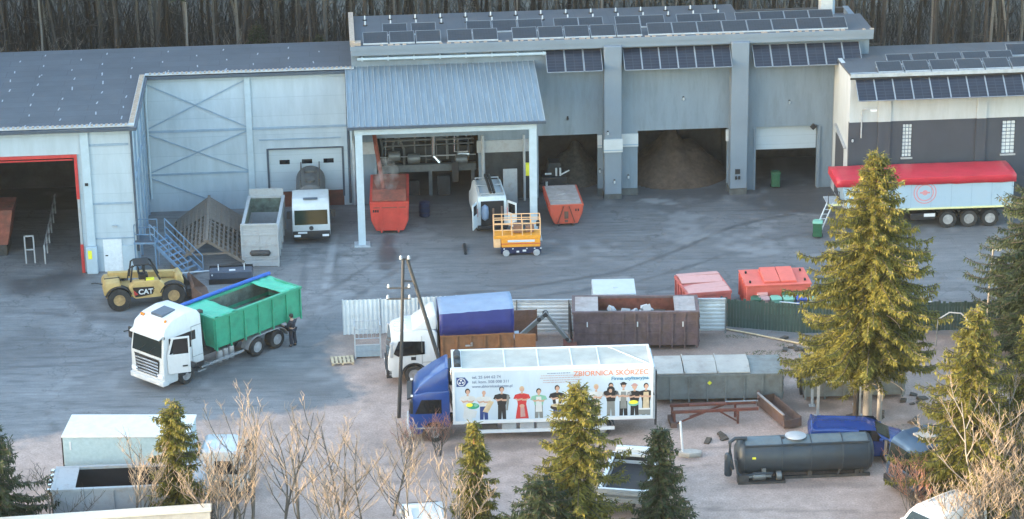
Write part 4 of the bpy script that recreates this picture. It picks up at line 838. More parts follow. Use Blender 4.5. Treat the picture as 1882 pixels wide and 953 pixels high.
def person(label, loc, rz):
    t=thing('person',label,'person',loc,rz)
    def sm(name,verts,edges,radii,m,par,sub=2):
        bm=bmesh.new(); lay=bm.verts.layers.skin.verify(); vs=[bm.verts.new(v) for v in verts]
        for a,b_ in edges: bm.edges.new((vs[a],vs[b_]))
        for k,v in enumerate(vs):
            v[lay].radius=(radii[k],radii[k]) if not isinstance(radii[k],tuple) else radii[k]; v[lay].use_root=(k==0)
        me=bpy.data.meshes.new(name); bm.to_mesh(me); bm.free(); o=bpy.data.objects.new(name,me); SC.collection.objects.link(o)
        sk=o.modifiers.new('skin','SKIN'); sk.use_smooth_shade=True; sb=o.modifiers.new('sub','SUBSURF'); sb.levels=sub; sb.render_levels=sub
        me2=bpy.data.meshes.new_from_object(o.evaluated_get(bpy.context.evaluated_depsgraph_get())); bpy.data.objects.remove(o)
        me2.name=name; me2.materials.clear(); me2.materials.append(M[m]); me2.shade_smooth(); o=bpy.data.objects.new(name,me2); SC.collection.objects.link(o); o.parent=par; return o
    # facing +X, arms reaching forward to the lorry
    V=[(0,0,.98),(0,0,1.2),(.02,0,1.42),(.03,0,1.52),(.05,0,1.64),(.05,0,1.73),
       (0,.1,.92),(.04,.12,.50),(0,.13,.09),(.14,.14,.04),(0,-.1,.92),(-.03,-.12,.50),(-.08,-.13,.09),(.06,-.14,.04),
       (.01,.20,1.40),(.10,.26,1.14),(.34,.20,1.10),(.44,.18,1.12),(.01,-.20,1.40),(.12,-.25,1.15),(.36,-.18,1.16),(.46,-.16,1.19)]
    E=[(0,1),(1,2),(2,3),(3,4),(4,5),(0,6),(6,7),(7,8),(8,9),(0,10),(10,11),(11,12),(12,13),(2,14),(14,15),(15,16),(16,17),(2,18),(18,19),(19,20),(20,21)]
    Rr=[.13,.125,.135,.055,.10,.085,.095,.062,.045,.04,.095,.062,.045,.04,.065,.045,.033,.035,.065,.045,.033,.035]
    body=sm('body',V,E,Rr,'skin',t)
    for s in (0,1):                                                  # fingers curled on the handle, thumb apart
        hx,hy,hz=V[17] if s==0 else V[21]
        f=MB()
        for q in range(4): f.tube([(hx,hy-.03+.02*q,hz),(hx+.05,hy-.03+.02*q,hz+.005),(hx+.075-.006*abs(q-1.5),hy-.03+.02*q,hz-.03)],.009,5)
        f.tube([(hx-.01,hy+(.035 if s else -.035),hz),(hx+.04,hy+(.05 if s else -.05),hz-.015)],.010,5); f.build('fingers','skin',body)
    sm('jacket',[V[0],V[1],V[2],(.03,0,1.47),V[14],V[15],(.33,.20,1.10),V[18],V[19],(.35,-.18,1.16)],[(0,1),(1,2),(2,3),(2,4),(4,5),(5,6),(2,7),(7,8),(8,9)],[.19,.19,.20,.10,.13,.095,.08,.13,.095,.08],'cloth',body)
    sm('trousers',[(0,0,1.0),V[6],V[7],(0,.13,.1),V[10],V[11],(-.08,-.13,.1)],[(0,1),(1,2),(2,3),(0,4),(4,5),(5,6)],[.17,.14,.105,.095,.14,.105,.095],'cloth',body)
    sm('boots',[(0,.13,.12),(0,.13,.05),(.16,.14,.045)],[(0,1),(1,2)],[.06,.06,.052],'black',body); sm('boots',[(-.08,-.13,.12),(-.08,-.13,.05),(.08,-.14,.045)],[(0,1),(1,2)],[.06,.06,.052],'black',body)
    h=MB().lathe([(.02,.16),(.075,.145),(.108,.10),(.116,.05),(.112,.0),(.09,-.04)],(.035,0,1.655),'z',14); h.build('hair','hair',body)
    f=MB(); f.obox((.155,0,1.665),(.04,.03,.05),(0,.2,0)); f.build('nose','skin',body); f=MB(); f.lathe([(.012,-.006),(.012,.006)],(.142,.035,1.69),'x',8).lathe([(.012,-.006),(.012,.006)],(.142,-.035,1.69),'x',8).box(.14,.15,-.025,.025,1.612,1.62); f.build('eyes_and_mouth','hair',body)
    f=MB(); f.lathe([(.03,-.012),(.034,.012)],(.05,.105,1.66),'y',8).lathe([(.03,-.012),(.034,.012)],(.05,-.105,1.66),'y',8); f.build('ears','skin',body)
    return t
person('person in dark work clothes standing at the rear wheels of the white lorry',(-11.55,124.6,0),R(150))

# ---- telehandler
t=thing('telehandler','yellow telehandler with black cab and lowered dark bucket','telehandler',(-20.2,131.4,0),R(13))
for x,y in ((-1.45,1.1),(1.45,1.1),(-1.45,-1.1),(1.45,-1.1)): pass
for x in (-1.45,1.5):
    for s in (1,-1): wheel(t,x,s*1.12,.64,.44,'rimyel',ratio=.5)
    for s in (1,-1): mudguard(t,x,s*.68 if s<0 else .68,s*1.14,.78,'black',25,160,.04,.62)
MB().prism([(-.72,.72),(-.9,1.25),(-.55,1.62),(.75,1.62),(1.05,1.3),(.85,.62),(-.55,.62)],'y',-1.05,-.55,.04).build('side_pod','yellow',t)
MB().box(-2.1,1.9,-.5,.5,.55,1.2,.05).build('chassis','yellow',t)
MB().prism([(-2.25,.9),(-2.25,1.4),(-2.1,1.6),(-1.4,1.62),(-1.3,1.5),(-1.3,.9)],'y',-.9,.75,.06,2).build('rear_body','yellow',t)
fr=MB()
for y in (-.97,.03): fr.tube([(-.78,y,1.6),(-.64,y,2.44),(-.5,y,2.54),(.25,y,2.54),(.42,y,2.44),(.82,y,1.6)],.055,6).tube([(.02,y,1.6),(0,y,2.5)],.045,6)
fr.box(-.55,.3,-.97,.03,2.5,2.58,.02).tube([(-.95,-.9,1.7),(-.85,-.9,2.3),(-.6,-.9,2.52)],.035,6); c=fr.build('cab_frame','black',t)
MB().box(-.3,.2,-.75,-.25,1.55,1.9,.04).box(-.35,-.25,-.75,-.25,1.9,2.25,.03).build('seat','black',c)
m=MB(); m.bar((-1.9,.45,1.62),(1.75,.4,1.40),.30,.34).build('boom','yellow',t)
MB().bar((1.6,.3,1.45),(2.1,.28,1.25),.28,.3).prism([(1.7,.7),(1.7,1.5),(1.95,1.62),(2.15,1.3),(2.1,.7)],'y',-.45,.75,.04).build('boom_head','yellow',t)
MB().bar((2.1,.3,1.2),(2.55,.25,.55),.3,.28).box(2.3,2.5,-.6,.9,.3,.75).build('carriage','chassis',t)
bk=MB().prism([(2.5,.15),(2.5,.95),(2.62,1.1),(2.68,.95),(2.62,.22),(3.5,.12),(3.55,.06),(2.6,.06)],'y',-1.2,1.25).build('bucket','rust',t)
MB().prism([(2.55,.1),(2.6,1.05),(3.5,.12)],'y',-1.26,-1.2).prism([(2.55,.1),(2.6,1.05),(3.5,.12)],'y',1.25,1.3).build('bucket_cheek','rust',bk)
MB().tube([(-2.3,-.9,1.6),(-2.7,-1.1,1.78),(-2.9,-1.15,1.78)],.03,5).tube([(-1.2,-.95,1.7),(-1.4,-1,1.95),(-2.2,-1.05,1.95)],.03,5).build('mirror_arm','black',t)
MB().box(.05,.5,-1.02,-.8,1.625,1.72).build('yellow_case','yellowsign',t)
MB().prism([(-.58,.72),(-.70,1.30),(.46,1.26),(.38,.84),(-.2,.74)],'y',-1.062,-1.052).build('decal','catdark',t)
MB().prism([(-.62,.82),(-.66,1.14),(-.42,.88)],'y',-1.068,-1.062).build('decal_stripe','redframe',t)
MB().box(.3,.5,-1.062,-1.055,1.12,1.16).box(.3,.47,-1.062,-1.055,1.03,1.07).box(.3,.44,-1.062,-1.055,.94,.98).build('decal_bars','catdark',t)
lettering('lettering','CAT',.40,'paper',t,(-.40,-1.070,.88),(R(90),0,0),'LEFT',.012)

# ---- silver van at the loading bay with its rear doors open, seen from behind (front towards +y)
t=thing('cargo_van','silver van with open rear doors and pipes on its roof rack','van',(-1.35,144.2,0),R(96))
prof=[(-2.3,.35),(-2.35,1.9),(-2.2,2.28),(-1.5,2.34),(.9,2.3),(1.4,2.1),(2.0,1.35),(2.6,1.1),(2.72,.8),(2.7,.35),(2.25,.3),(-1.9,.3)]
def wv(v): f=1-.09*max(0,v.z-1.0); return (v.x,v.y*f,v.z)
b=MB().prism(prof,'y',-.93,.93,.06,2,wv).build('body','trimblue' if 0 else flat('silver_van_paint',(.48,.54,.58)),t)
MB().box(-2.37,-2.2,-.68,.68,.55,2.02,.02).build('load_space','dark',b)
MB().lathe([(.02,-.5),(.2,-.35),(.24,0),(.2,.35),(.02,.5)],(-2.42,.45,1.35),'z',10).build('bundle','paletarp',b)
MB().box(-2.42,-2.38,-.6,-.5,.9,1.7).box(-2.42,-2.38,-.1,.0,.7,1.6).build('shelving',flat('van_interior_brown',(.16,.11,.09)),b)
for s in (1,-1):
    d=MB().box(-.80,0,-.03,.03,.5,2.05,.02).build('rear_door',M['silver_van_paint'],b); d.location=(-2.36,s*.9,0); d.rotation_euler=(0,0,R(-25 if s>0 else 35)); 
    MB().box(-.7,-.1,-.038,.038,1.35,1.92,.0).build('door_window','glass',d)
MB().box(-2.3,1.0,-.7,-.66,2.33,2.42).box(-2.3,1.0,.66,.7,2.33,2.42).box(-2.2,-2.12,-.7,.7,2.42,2.47).box(-.6,-.52,-.7,.7,2.42,2.47).box(.8,.88,-.7,.7,2.42,2.47).build('roof_rack','galv',t)
MB().tube([(-2.3,.08,2.55),(1.0,.08,2.55)],.09,8).tube([(-2.3,-.12,2.55),(1.0,-.12,2.55)],.09,8).build('roof_pipes','pipedark',t)
MB().box(-2.5,-2.3,-.9,.9,.35,.55,.03).build('bumper','black',t)
for x in (-1.6,1.7):
    for s in (1,-1): wheel(t,x,s*.92,.34,.22)
for s in (1,-1): MB().box(-2.4,-2.34,s*.86,s*.93,1.1,1.6).build('tail_lamp','redlamp',t)
o=MB().tube([(-2.75,139.9,.07),(-2.66,138.3,.07)],.09,10); p_=o.build('drain_pipe','pipedark'); tag(p_,'short dark pipe lying on the asphalt behind the van','pipe')

# ---- scissor lift
t=thing('scissor_lift','orange scissor lift with railed platform and dark blue base','lift',(.5,138.55,0),R(2))
MB().box(-1.15,1.15,-.55,.55,.12,.5,.03).build('base','liftblue',t)
for x in (-.85,.9):
    for s in (1,-1): 
        MB().lathe([(.17,-.07),(.19,-.04),(.19,.04),(.17,.07)],(x,s*.6,.19),'y',18).build('wheel','palesteel',t)
for k,x in enumerate((-1.0,-.5,.3,.75,1.1)): MB().box(x,x+.08,-.565,-.552,.40,.47).build('sticker','paper',t)
MB().box(-.25,-.1,-.565,-.552,.2,.3).box(.1,.3,-.565,-.552,.25,.36).build('sticker','paper',t)
MB().box(-1.12,1.12,-.5,.5,.5,1.02,.03).build('scissor_pack','lift',t)
MB().box(-1.15,1.15,-.53,-.50,.70,.74).build('pack_seam','orange',t)
MB().box(-.75,.8,-.53,-.505,.82,.95).build('white_strip','paper',t)
MB().box(-1.55,1.15,-.52,.52,1.02,1.22,.02).build('platform','lift',t)
MB().box(-1.55,-1.15,-.5,.5,.5,1.02,.02).build('platform_extension','liftpale',t)
m=MB()
for s in (-.5,.5):
    for z in (1.55,1.95,2.18): m.tube([(-1.53,s,z),(1.13,s,z)],.03,6)
    for x in (-1.53,-1.05,-.5,.1,.6,1.13): m.tube([(x,s,1.22),(x,s,2.18)],.03,6)
for x in (-1.53,1.13):
    for z in (1.55,1.95,2.18): m.tube([(x,-.5,z),(x,.5,z)],.03,6)
m.build('guard_rail','liftpale',t)
MB().box(-.4,.1,-.2,.3,1.25,1.75,.03).box(.3,.8,-.1,.35,1.25,1.6,.03).build('load',flat('brown_load',(.22,.12,.08)),t); MB().box(.9,1.1,-.4,-.2,1.7,2.0,.02).build('control_box','black',t)

# ---- white tank lorry facing the camera
t=thing('tank_lorry','white cab tank lorry backed up to the dock, facing the yard','lorry',(-11.75,142.0,0),R(-86))
prof=[(-1.3,.75),(-1.3,2.3),(-1.2,2.48),(.55,2.5),(1.05,2.3),(1.2,1.95),(1.36,1.15),(1.38,.55),(1.2,.4),(.75,.4),(.5,.8),(.2,.98),(-.2,.98),(-.5,.8)]
c=cab(t,prof,2.2,'white',(1.365,1.16,1.215,2.0),[(-.3,1.3),(-.3,1.95),(.55,1.95),(.9,1.3)])
MB().box(1.15,1.48,-1.08,1.08,.32,.78,.04,2).build('bumper','black',c); lights(c,1.46,.82,.52,.4,.15)
MB().box(.45,.75,-.42,.42,2.49,2.53).build('roof_hatch',flat('tinted_roof_hatch',(.07,.09,.12)),c)
MB().lathe([(.13,0),(.13,.03)],(1.38,0,.95),'x',16).build('badge','chassis',c); MB().box(1.485,1.5,-.78,-.25,.66,.77).build('number_plate','paper',c)
mirrors(c,1.1,1.08,1.7,.45); MB().box(1.20,1.215,.2,.5,1.25,1.4).build('papers','paper',c)
MB().box(.2,.22,-.9,.9,1.1,1.9).build('cab_back','interior',c) if False else None
rail(t,-5.6,.3,.75); MB().lathe([(.15,-5.6),(.7,-5.55),(.88,-5.4),(.88,-1.7),(.7,-1.55),(.15,-1.5)],(0,0,1.72),'x',28).build('tank','truckdark',t)
MB().box(-4.9,-4.1,-.35,.35,2.55,2.72,.03).lathe([(.3,0),(.3,.12),(.05,.16)],(-2.4,0,2.58),'z',14).build('manhole','truckdark',t)
MB().tube([(-5.3,.55,2.4),(-5.3,.55,2.85),(-1.9,.55,2.85),(-1.9,.55,2.4)],.035,6).tube([(-5.3,-.55,2.4),(-5.3,-.55,2.85),(-1.9,-.55,2.85),(-1.9,-.55,2.4)],.035,6).build('handrail','chassis',t)
MB().box(-1.5,-1.35,-1.0,1.0,.7,2.0,.03).build('bulkhead','chassis',t)
for s in (1,-1):
    wheel(t,0,1.08*s,.45,.28); wheel(t,-3.9,1.08*s,.45,.5); mudguard(t,-3.9,s*.55,s*1.1,.6,'black',10,170,.03,.45)

# ---- white cab hook lorry with the blue tarp body
t=thing('tarp_lorry','white cab lorry with blue tarpaulin over a rusty body','lorry',(-5.1,120.35,0),R(185))
prof=[(-1.2,.8),(-1.2,2.72),(-1.05,2.86),(.35,2.86),(.95,2.66),(1.12,2.42),(1.3,1.5),(1.33,.5),(1.1,.4),(.68,.4),(.55,.85),(.3,1.08),(-.15,1.1),(-.5,.95),(-.62,.8)]
c=cab(t,prof,2.4,'whitewarm',(1.305,1.52,1.14,2.4),[(-.55,1.62),(-.55,2.3),(.75,2.36),(1.02,1.7),(.8,1.55)])
MB().prism([(-1.18,2.86),(-1.18,3.65),(-.95,3.62),(.05,2.87)],'y',-1.05,1.05,.05,2,lambda v:(v.x,v.y*(1-.18*max(0,v.z-2.8)),v.z)).build('wind_deflector','whitewarm',c)
m=MB()
for k in range(5): m.box(.3+.0*k,.95,-.8+.36*k,-.72+.36*k,2.8,2.9,.01,1,lambda v:(v.x,v.y,v.z-.28*max(0,v.x-.35)))
m.build('roof_ridge','whitewarm',c)
MB().box(1.1,1.42,-1.2,1.2,.38,.85,.05,2).build('bumper','black',c); g=MB(); slab(g,[(1.33,-.9,.9),(1.33,.9,.9),(1.31,.9,1.35),(1.31,-.9,1.35)],(1,0,.05),.01); g.build('grille','black',c)
MB().box(-.42,-.40,1.196,1.208,1.1,2.6).box(-.1,-.08,1.196,1.208,1.3,1.62).box(-1.15,-.44,1.196,1.206,1.18,1.2).build('panel_gap','greysteel',c); MB().box(-1.24,-1.2,-1.15,1.15,.9,2.7).build('cab_rear','chassis',c); lights(c,1.4,.9,.62,.4,.18); mirrors(c,1.15,1.2,2.0,.75,True,'palesteel'); MB().box(-.1,.15,1.195,1.215,.98+.35,1.5).build('handle','black',c)
mudguard(t,0,.95,1.24,.68,'black',5,170,.07,.5); mudguard(t,0,-1.24,-.95,.68,'black',5,170,.07,.5)
rail(t,-5.2,.3,.85)
b=MB().box(-5.05,-1.35,-1.2,-1.14,1.15,2.62).box(-5.05,-1.35,1.14,1.2,1.15,2.62).box(-1.41,-1.35,-1.14,1.14,1.15,2.62).box(-5.05,-1.41,-1.14,1.14,1.15,1.22).build('body','rustor',t)
m=MB()
for k in range(6):
    x=-5.0+.71*k
    for s in (1,-1): m.box(x-.04,x+.04,s*1.2,s*1.26,1.15,2.5)
m.box(-5.07,-1.33,1.2,1.28,2.5,2.64).box(-5.07,-1.33,-1.28,-1.2,2.5,2.64).build('rib','rustor',b)
MB().box(-2.9,-2.6,1.205,1.26,1.95,2.02).box(-2.95,-2.85,1.205,1.26,1.95,2.15).build('latch','palesteel',b)
V=[];F=[];N=18
for i in range(N+1):
    x=-5.07+3.75*i/N; w=.035*noise.noise(Vector((x*1.7,0,3))); h=.14*(1-i/N); q=.03*noise.noise(Vector((x*2.3,4,1)))
    V+= [(x,1.27+w,2.60+.03*noise.noise(Vector((x*3,1,1)))),(x,1.25+w*.5,3.2+h*.5),(x,1.22,3.72+h+q),(x,.4,3.84+h-q),(x,-.4,3.85+h+q),(x,-1.22,3.72+h),(x,-1.25,3.2),(x,-1.27,2.6)]
for i in range(N):
    for j in range(7): F.append((i*8+j,(i+1)*8+j,(i+1)*8+j+1,i*8+j+1))
o=from_np('tarpaulin',V,F,'bluetarp',t,True); o.data.materials.append(M['paletarp'])
o.data.polygons.foreach_set('material_index',[1 if (k%7) in (2,3,4) else 0 for k in range(len(F))]); o.data.set_sharp_from_angle(angle=R(40)); sm_=o.modifiers.new('thick','SOLIDIFY'); sm_.thickness=.02  # top strips take the paler tarp, faded and with skylight painted in
for x,h in ((-5.065,.14),(-1.325,0)): MB().poly([(x,1.25,2.6),(x,-1.25,2.6),(x,-1.21,3.7+h),(x,0,3.83+h),(x,1.21,3.7+h)]).build('tarpaulin_end','bluetarp',t)
d=MB().box(-1.05,0,-.03,.03,1.2,2.5).box(-1.05,0,.03,.07,1.2,1.3).box(-1.05,0,.03,.07,2.4,2.5).box(-1.07,-.97,.03,.08,1.2,2.5).build('tailgate','rustor',t); d.location=(-5.08,1.2,0); d.rotation_euler=(0,0,R(-8)); d['label']='rusty tailgate leaf swung open'
for s in (1,-1):
    wheel(t,0,1.2*s,.5,.32)
    for x in (-3.1,-4.45): wheel(t,x,1.2*s,.5,.5)
t2=thing('steel_plate','dark rusty steel plate standing behind the tarped lorry','plate',(.5,124.8,0),R(3)); MB().box(-.9,.75,-.03,.03,0,1.75).box(-.92,-.86,-.05,.05,0,1.78).box(.71,.77,-.05,.05,0,1.78).build('plate','rust',t2)

# ---- blue box lorry with the advert
t=thing('box_lorry','blue cab box lorry with white cargo box advertising a collection firm','lorry',(-3.85,113.1,0),R(182.2))
prof=[(-.75,.75),(-.75,2.62),(.3,2.62),(.85,2.5),(1.02,2.3),(1.2,1.45),(1.22,.55),(1.05,.42),(.6,.42),(.5,.75),(.25,.98),(-.15,.98),(-.45,.75)]
c=cab(t,prof,2.28,'lorryblue',(1.205,1.42,1.04,2.3),[(-.35,1.5),(-.35,2.2),(.6,2.2),(.92,1.5)],bev=.08)
MB().prism([(-.72,2.6),(-.72,3.72),(-.60,3.72),(.1,3.3),(.72,2.85),(.95,2.5),(.8,2.45)],'y',-1.08,1.08,.09,3,lambda v:(v.x,v.y*(1-.16*max(0,v.z-2.6)),v.z)).build('wind_deflector','lorryblue',c)
MB().prism([(1.05,2.36),(1.28,2.28),(1.28,2.2),(1.02,2.28)],'y',-1.05,1.05).build('sun_visor','black',c)
for s in (1,-1): MB().box(1.0,1.1,s*1.0,s*1.08,2.36,2.44).build('marker_lamp','lamp',c)
g=MB(); slab(g,[(1.225,-.8,.85),(1.225,.8,.85),(1.21,.8,1.3),(1.21,-.8,1.3)],(1,0,.03),.01); g.build('grille','black',c)
MB().box(1.0,1.32,-1.14,1.14,.32,.72,.05,2).build('bumper',flat('silver_bumper',(.42,.44,.46)),c); lights(c,1.28,.85,.58,.38,.16); mirrors(c,1.1,1.12,1.95,.65)
MB().box(-.55,.9,1.141,1.165,.72,.80).build('door_sill','chrome',c)
rail(t,-10.3,.4,.75,.8)
BX0,BX1,BZ0,BZ1=-10.42,-.9,.98,3.78
b=MB().box(BX0,BX1,-1.24,1.24,BZ0,BZ1-.06,.02).build('cargo_box','whitewarm',t)
m=MB(); m.box(BX0-.02,BX1+.02,1.15,1.27,BZ1-.14,BZ1).box(BX0-.02,BX1+.02,-1.27,-1.15,BZ1-.14,BZ1).box(BX0-.02,BX0+.1,-1.15,1.15,BZ1-.14,BZ1).box(BX1-.45,BX1+.02,-1.15,1.15,BZ1-.14,BZ1).box(BX0-.02,BX1+.02,1.241,1.275,BZ0-.02,BZ0+.13).box(BX0-.02,BX1+.02,-1.275,-1.241,BZ0-.02,BZ0+.13).box(BX0-.02,BX0+.08,1.241,1.275,BZ0+.13,BZ1-.14).box(BX1-.1,BX1+.02,1.241,1.275,BZ0+.13,BZ1-.14).build('box_trim','paper',b)
MB().box(BX0+.1,BX1-.45,-1.15,1.15,BZ1-.056,BZ1-.03).build('roof_sheet','roofalu',b)
m=MB()
for x in (-3.4,-5.0,-6.6,-7.9): m.box(x-.03,x+.03,-1.15,1.15,BZ1-.029,BZ1-.012)
m.bar((-8.5,-1.1,BZ1-.02),(-10.2,1.1,BZ1-.02),.04,.02).build('roof_strap','paper',b)
m=MB(); m.box(BX1-.02,BX1+.35,-.75,.75,2.75,3.6,.06,2); m.build('cooling_unit','black',b)
MB().box(BX1-.42,BX1-.08,-.95,.98,BZ1-.02,BZ1+.05,.02).lathe([(.02,.4),(.16,.45),(.16,.9),(.02,.95)],(BX1-.25,0,BZ1+.02),'y',12).lathe([(.02,-.9),(.16,-.85),(.16,-.1),(.02,-.05)],(BX1-.25,0,BZ1+.02),'y',12).build('roof_unit','pipedark',b)
MB().box(BX1+.02,BX1+.1,.75,1.0,3.1,3.7,.03).build('unit_vent','chrome',b)
m=MB(); m.box(BX0-.12,BX0-.02,-1.22,1.22,.9,3.6,.02).build('tail_lift','galv',b); MB().box(BX0-.22,BX0-.12,-1.0,-.8,.5,3.3).box(BX0-.22,BX0-.12,.8,1.0,.5,3.3).build('lift_arm','chassis',b)
m=MB(); m.box(-8.6,-2.0,1.12,1.2,.42,.58).build('side_rail','paper',t)
m=MB()
for k,x in enumerate((-3.9,-4.75,-5.55)): MB().box(x,x+.68,.65,1.15,.45,.92,.03).build('storage_box','palesteel',t)
MB().box(-3.0,-2.1,.6,1.1,.4,.9,.05).build('fuel_tank','chassis',t)
for s in (1,-1):
    wheel(t,0,1.13*s,.47,.3); wheel(t,-8.0,1.13*s,.47,.52); mudguard(t,-8.0,s*.55,s*1.15,.62,'black',10,170,.03,.47); mudguard(t,0,s*.85,s*1.16,.60,'black',5,165,.04,.47)
# advert on the driver's side: local frame u = distance from the box front (picture left), z up, laid just proud of the wall
YA=1.2435
MB().box(BX0+.08,BX1-.1,1.2405,YA,BZ0+.14,BZ1-.15).build('advert_ground','adblue',b)
adm=['skin','hair','black','paper','redframe','greysteel','palletwood','binTeal','yellowsign','rustor','navytxt','lorryblue','white','binPink','grass' if 0 else 'green']
AI={n:k for k,n in enumerate(adm)}
ad=MB(); LY=[0]
def px_(u,z,dz=0): return (BX1-.1-u, YA+.0012+LY[0], z)
def shp(pts,mt):
    LY[0]+=.0004; ad.i=AI[mt]; f=ad.bm.faces.new([ad.bm.verts.new(px_(u,z)) for u,z in pts][::-1]); f.material_index=ad.i
def ell(u,z,a,b_,mt,n=14): shp([(u+a*math.cos(2*math.pi*k/n),z+b_*math.sin(2*math.pi*k/n)) for k in range(n)],mt)
Z0=BZ0+.17
def figure(u,h,top,legs,hair='hair',apron=None,skirt=False,hat=None,bald=False):
    h*=1.12; z=Z0; hd=h-.13; LY[0]=0
    S_=lambda pts,mt: shp([(u+(x-u)*1.32,q) for x,q in pts],mt); E_=lambda x,q,a,b_,mt: ell(u+(x-u)*1.32,q,a*1.16,b_*1.08,mt)
    if skirt: S_([(u-.14,z+h*.52),(u+.14,z+h*.52),(u+.24,z),(u-.24,z)],legs)
    else: S_([(u-.14,z+h*.50),(u+.14,z+h*.50),(u+.15,z),(u+.02,z),(u,z+h*.25),(u-.02,z),(u-.15,z)],legs)
    S_([(u-.15,z+h*.45),(u-.18,z+h*.6),(u-.31,z+h*.64),(u-.25,z+h*.76),(u-.07,z+h*.80),(u+.07,z+h*.80),(u+.25,z+h*.76),(u+.31,z+h*.64),(u+.18,z+h*.6),(u+.15,z+h*.45)],top)
    S_([(u-.04,z+h*.78),(u+.04,z+h*.78),(u+.035,z+h*.84),(u-.035,z+h*.84)],'skin')
    if not bald: E_(u,z+hd+.03,.105,.135,hair)
    E_(u+.01,z+hd-.01,.078,.108,'skin')
    if hat: E_(u,z+hd+.09,.15,.05,hat); E_(u,z+hd+.13,.09,.06,hat)
    if apron: S_([(u-.09,z+h*.74),(u+.09,z+h*.74),(u+.12,z+h*.22),(u-.12,z+h*.22)],apron)
    S_([(u-.25,z+h*.66),(u-.17,z+h*.56),(u+.02,z+h*.60),(u+.02,z+h*.65),(u-.15,z+h*.62)],'skin')
    S_([(u+.25,z+h*.66),(u+.17,z+h*.56),(u+.0,z+h*.57),(u+.0,z+h*.62),(u+.15,z+h*.62)],'skin')
figure(.60,1.42,'white','white'); ell(.85,Z0+.72,.30,.16,'green'); ell(.68,Z0+.78,.16,.1,'yellowsign'); ell(.98,Z0+.76,.1,.08,'binTeal'); shp([(.35,Z0+.12),(.95,Z0+.12),(1.05,Z0+.45),(.7,Z0+.55),(.4,Z0+.4)],'white')
figure(1.36,1.36,'palletwood' if 0 else 'white','navytxt',bald=True); shp([(1.3,Z0+.42),(1.55,Z0+.35),(1.85,Z0+.92),(1.6,Z0+.98)],'palletwood'); 
figure(2.22,1.48,'black','black',bald=False); shp([(2.42,Z0+.45),(2.5,Z0+.45),(2.6,Z0+1.22),(2.46,Z0+1.25)],'palesteel' if 0 else 'greysteel')
figure(3.18,1.46,'redframe','redframe','palletwood',None,True); shp([(3.1,Z0+.62),(3.28,Z0+.62),(3.34,Z0+.1),(3.1,Z0+.08)],'binPink'); ell(3.18,Z0+.66,.12,.09,'skin')
figure(3.98,1.34,'binTeal','greysteel','black','white')
figure(4.86,1.46,'black','navytxt'); shp([(4.78,Z0+.95),(4.93,Z0+.95),(4.9,Z0+.6),(4.82,Z0+.6)],'paper'); ell(4.86,Z0+.55,.34,.16,'hair'); ell(4.86,Z0+.64,.30,.09,'palletwood')
figure(5.86,1.54,'binTeal' if 0 else 'white','white','greysteel'); shp([(5.42,Z0+.85),(5.47,Z0+.85),(5.5,Z0+1.3),(5.44,Z0+1.3)],'navytxt')
figure(6.72,1.46,'white','palletwood','palletwood'); figure(7.42,1.50,'black','greysteel','black'); ell(7.42,Z0+1.36,.19,.18,'black'); ell(7.40,Z0+1.30,.08,.1,'skin')
figure(8.02,1.50,'white','black','black','greysteel',hat='black'); figure(8.55,1.42,'black','black','palletwood',None,hat='binPink'); ell(8.5,Z0+.62,.26,.14,'binTeal'); ell(8.5,Z0+.68,.22,.1,'yellowsign')
figure(9.1,1.44,'black','black','black','palletwood'); shp([(8.75,Z0+.02),(9.3,Z0+.02),(9.3,Z0+.3),(8.75,Z0+.3)],'greysteel'); shp([(8.75,Z0+.28),(9.3,Z0+.28),(9.3,Z0+.36),(8.75,Z0+.36)],'paper')
# emblem: navy tag with a white ring of arrows
LY[0]=0; ez=BZ1-.66; shp([(.08,ez-.24),(.48,ez-.24),(.66,ez),(.48,ez+.24),(.08,ez+.24)],'navytxt'); ell(.31,ez,.20,.20,'paper',20); ell(.31,ez,.165,.165,'navytxt',20)
for k in range(3):
    an=R(90+120*k); shp([(.31+.05*math.cos(an+.9),ez+.05*math.sin(an+.9)),(.31+.13*math.cos(an+.55),ez+.13*math.sin(an+.55)),(.31+.14*math.cos(an-.3),ez+.14*math.sin(an-.3)),(.31+.06*math.cos(an-.5),ez+.06*math.sin(an-.5))],'paper')
for k in range(5): 
    z=BZ1-.34-.115*k; u0=[5.05-.5,4.25,4.2,4.35,4.35][k]-.15; u1=[5.55,6.15,6.05,6.0,5.9][k]-.1; u=u0
    while u<u1:
        w=random.uniform(.05,.16); shp([(u,z-.014),(u+w,z-.014),(u+w,z+.014),(u,z+.014)],'navytxt' if k==0 else 'binPink'); u+=w+.025
ad.build('advert_picture',adm,b,smooth=None)
def adtext(n,s,size,m_,u,z,al='LEFT'): lettering(n,s,size,m_,b,(BX1-.1-u,YA+.006,z),(R(90),0,R(180)),al,.004)
adtext('lettering','tel. 25 644 62 74',.20,'greytxt',.82,BZ1-.50); adtext('lettering','tel. kom. 508 008 311',.20,'greytxt',.82,BZ1-.74); adtext('lettering','www.zbiornicaskorzec.pl',.19,'greytxt',.82,BZ1-.97)
adtext('lettering','ZBIORNICA SKÓRZEC',.36,'orangetxt',9.22,BZ1-.52,'RIGHT'); adtext('lettering','Firma utylizacyjna',.25,'tealtxt',9.22,BZ1-.78,'RIGHT')

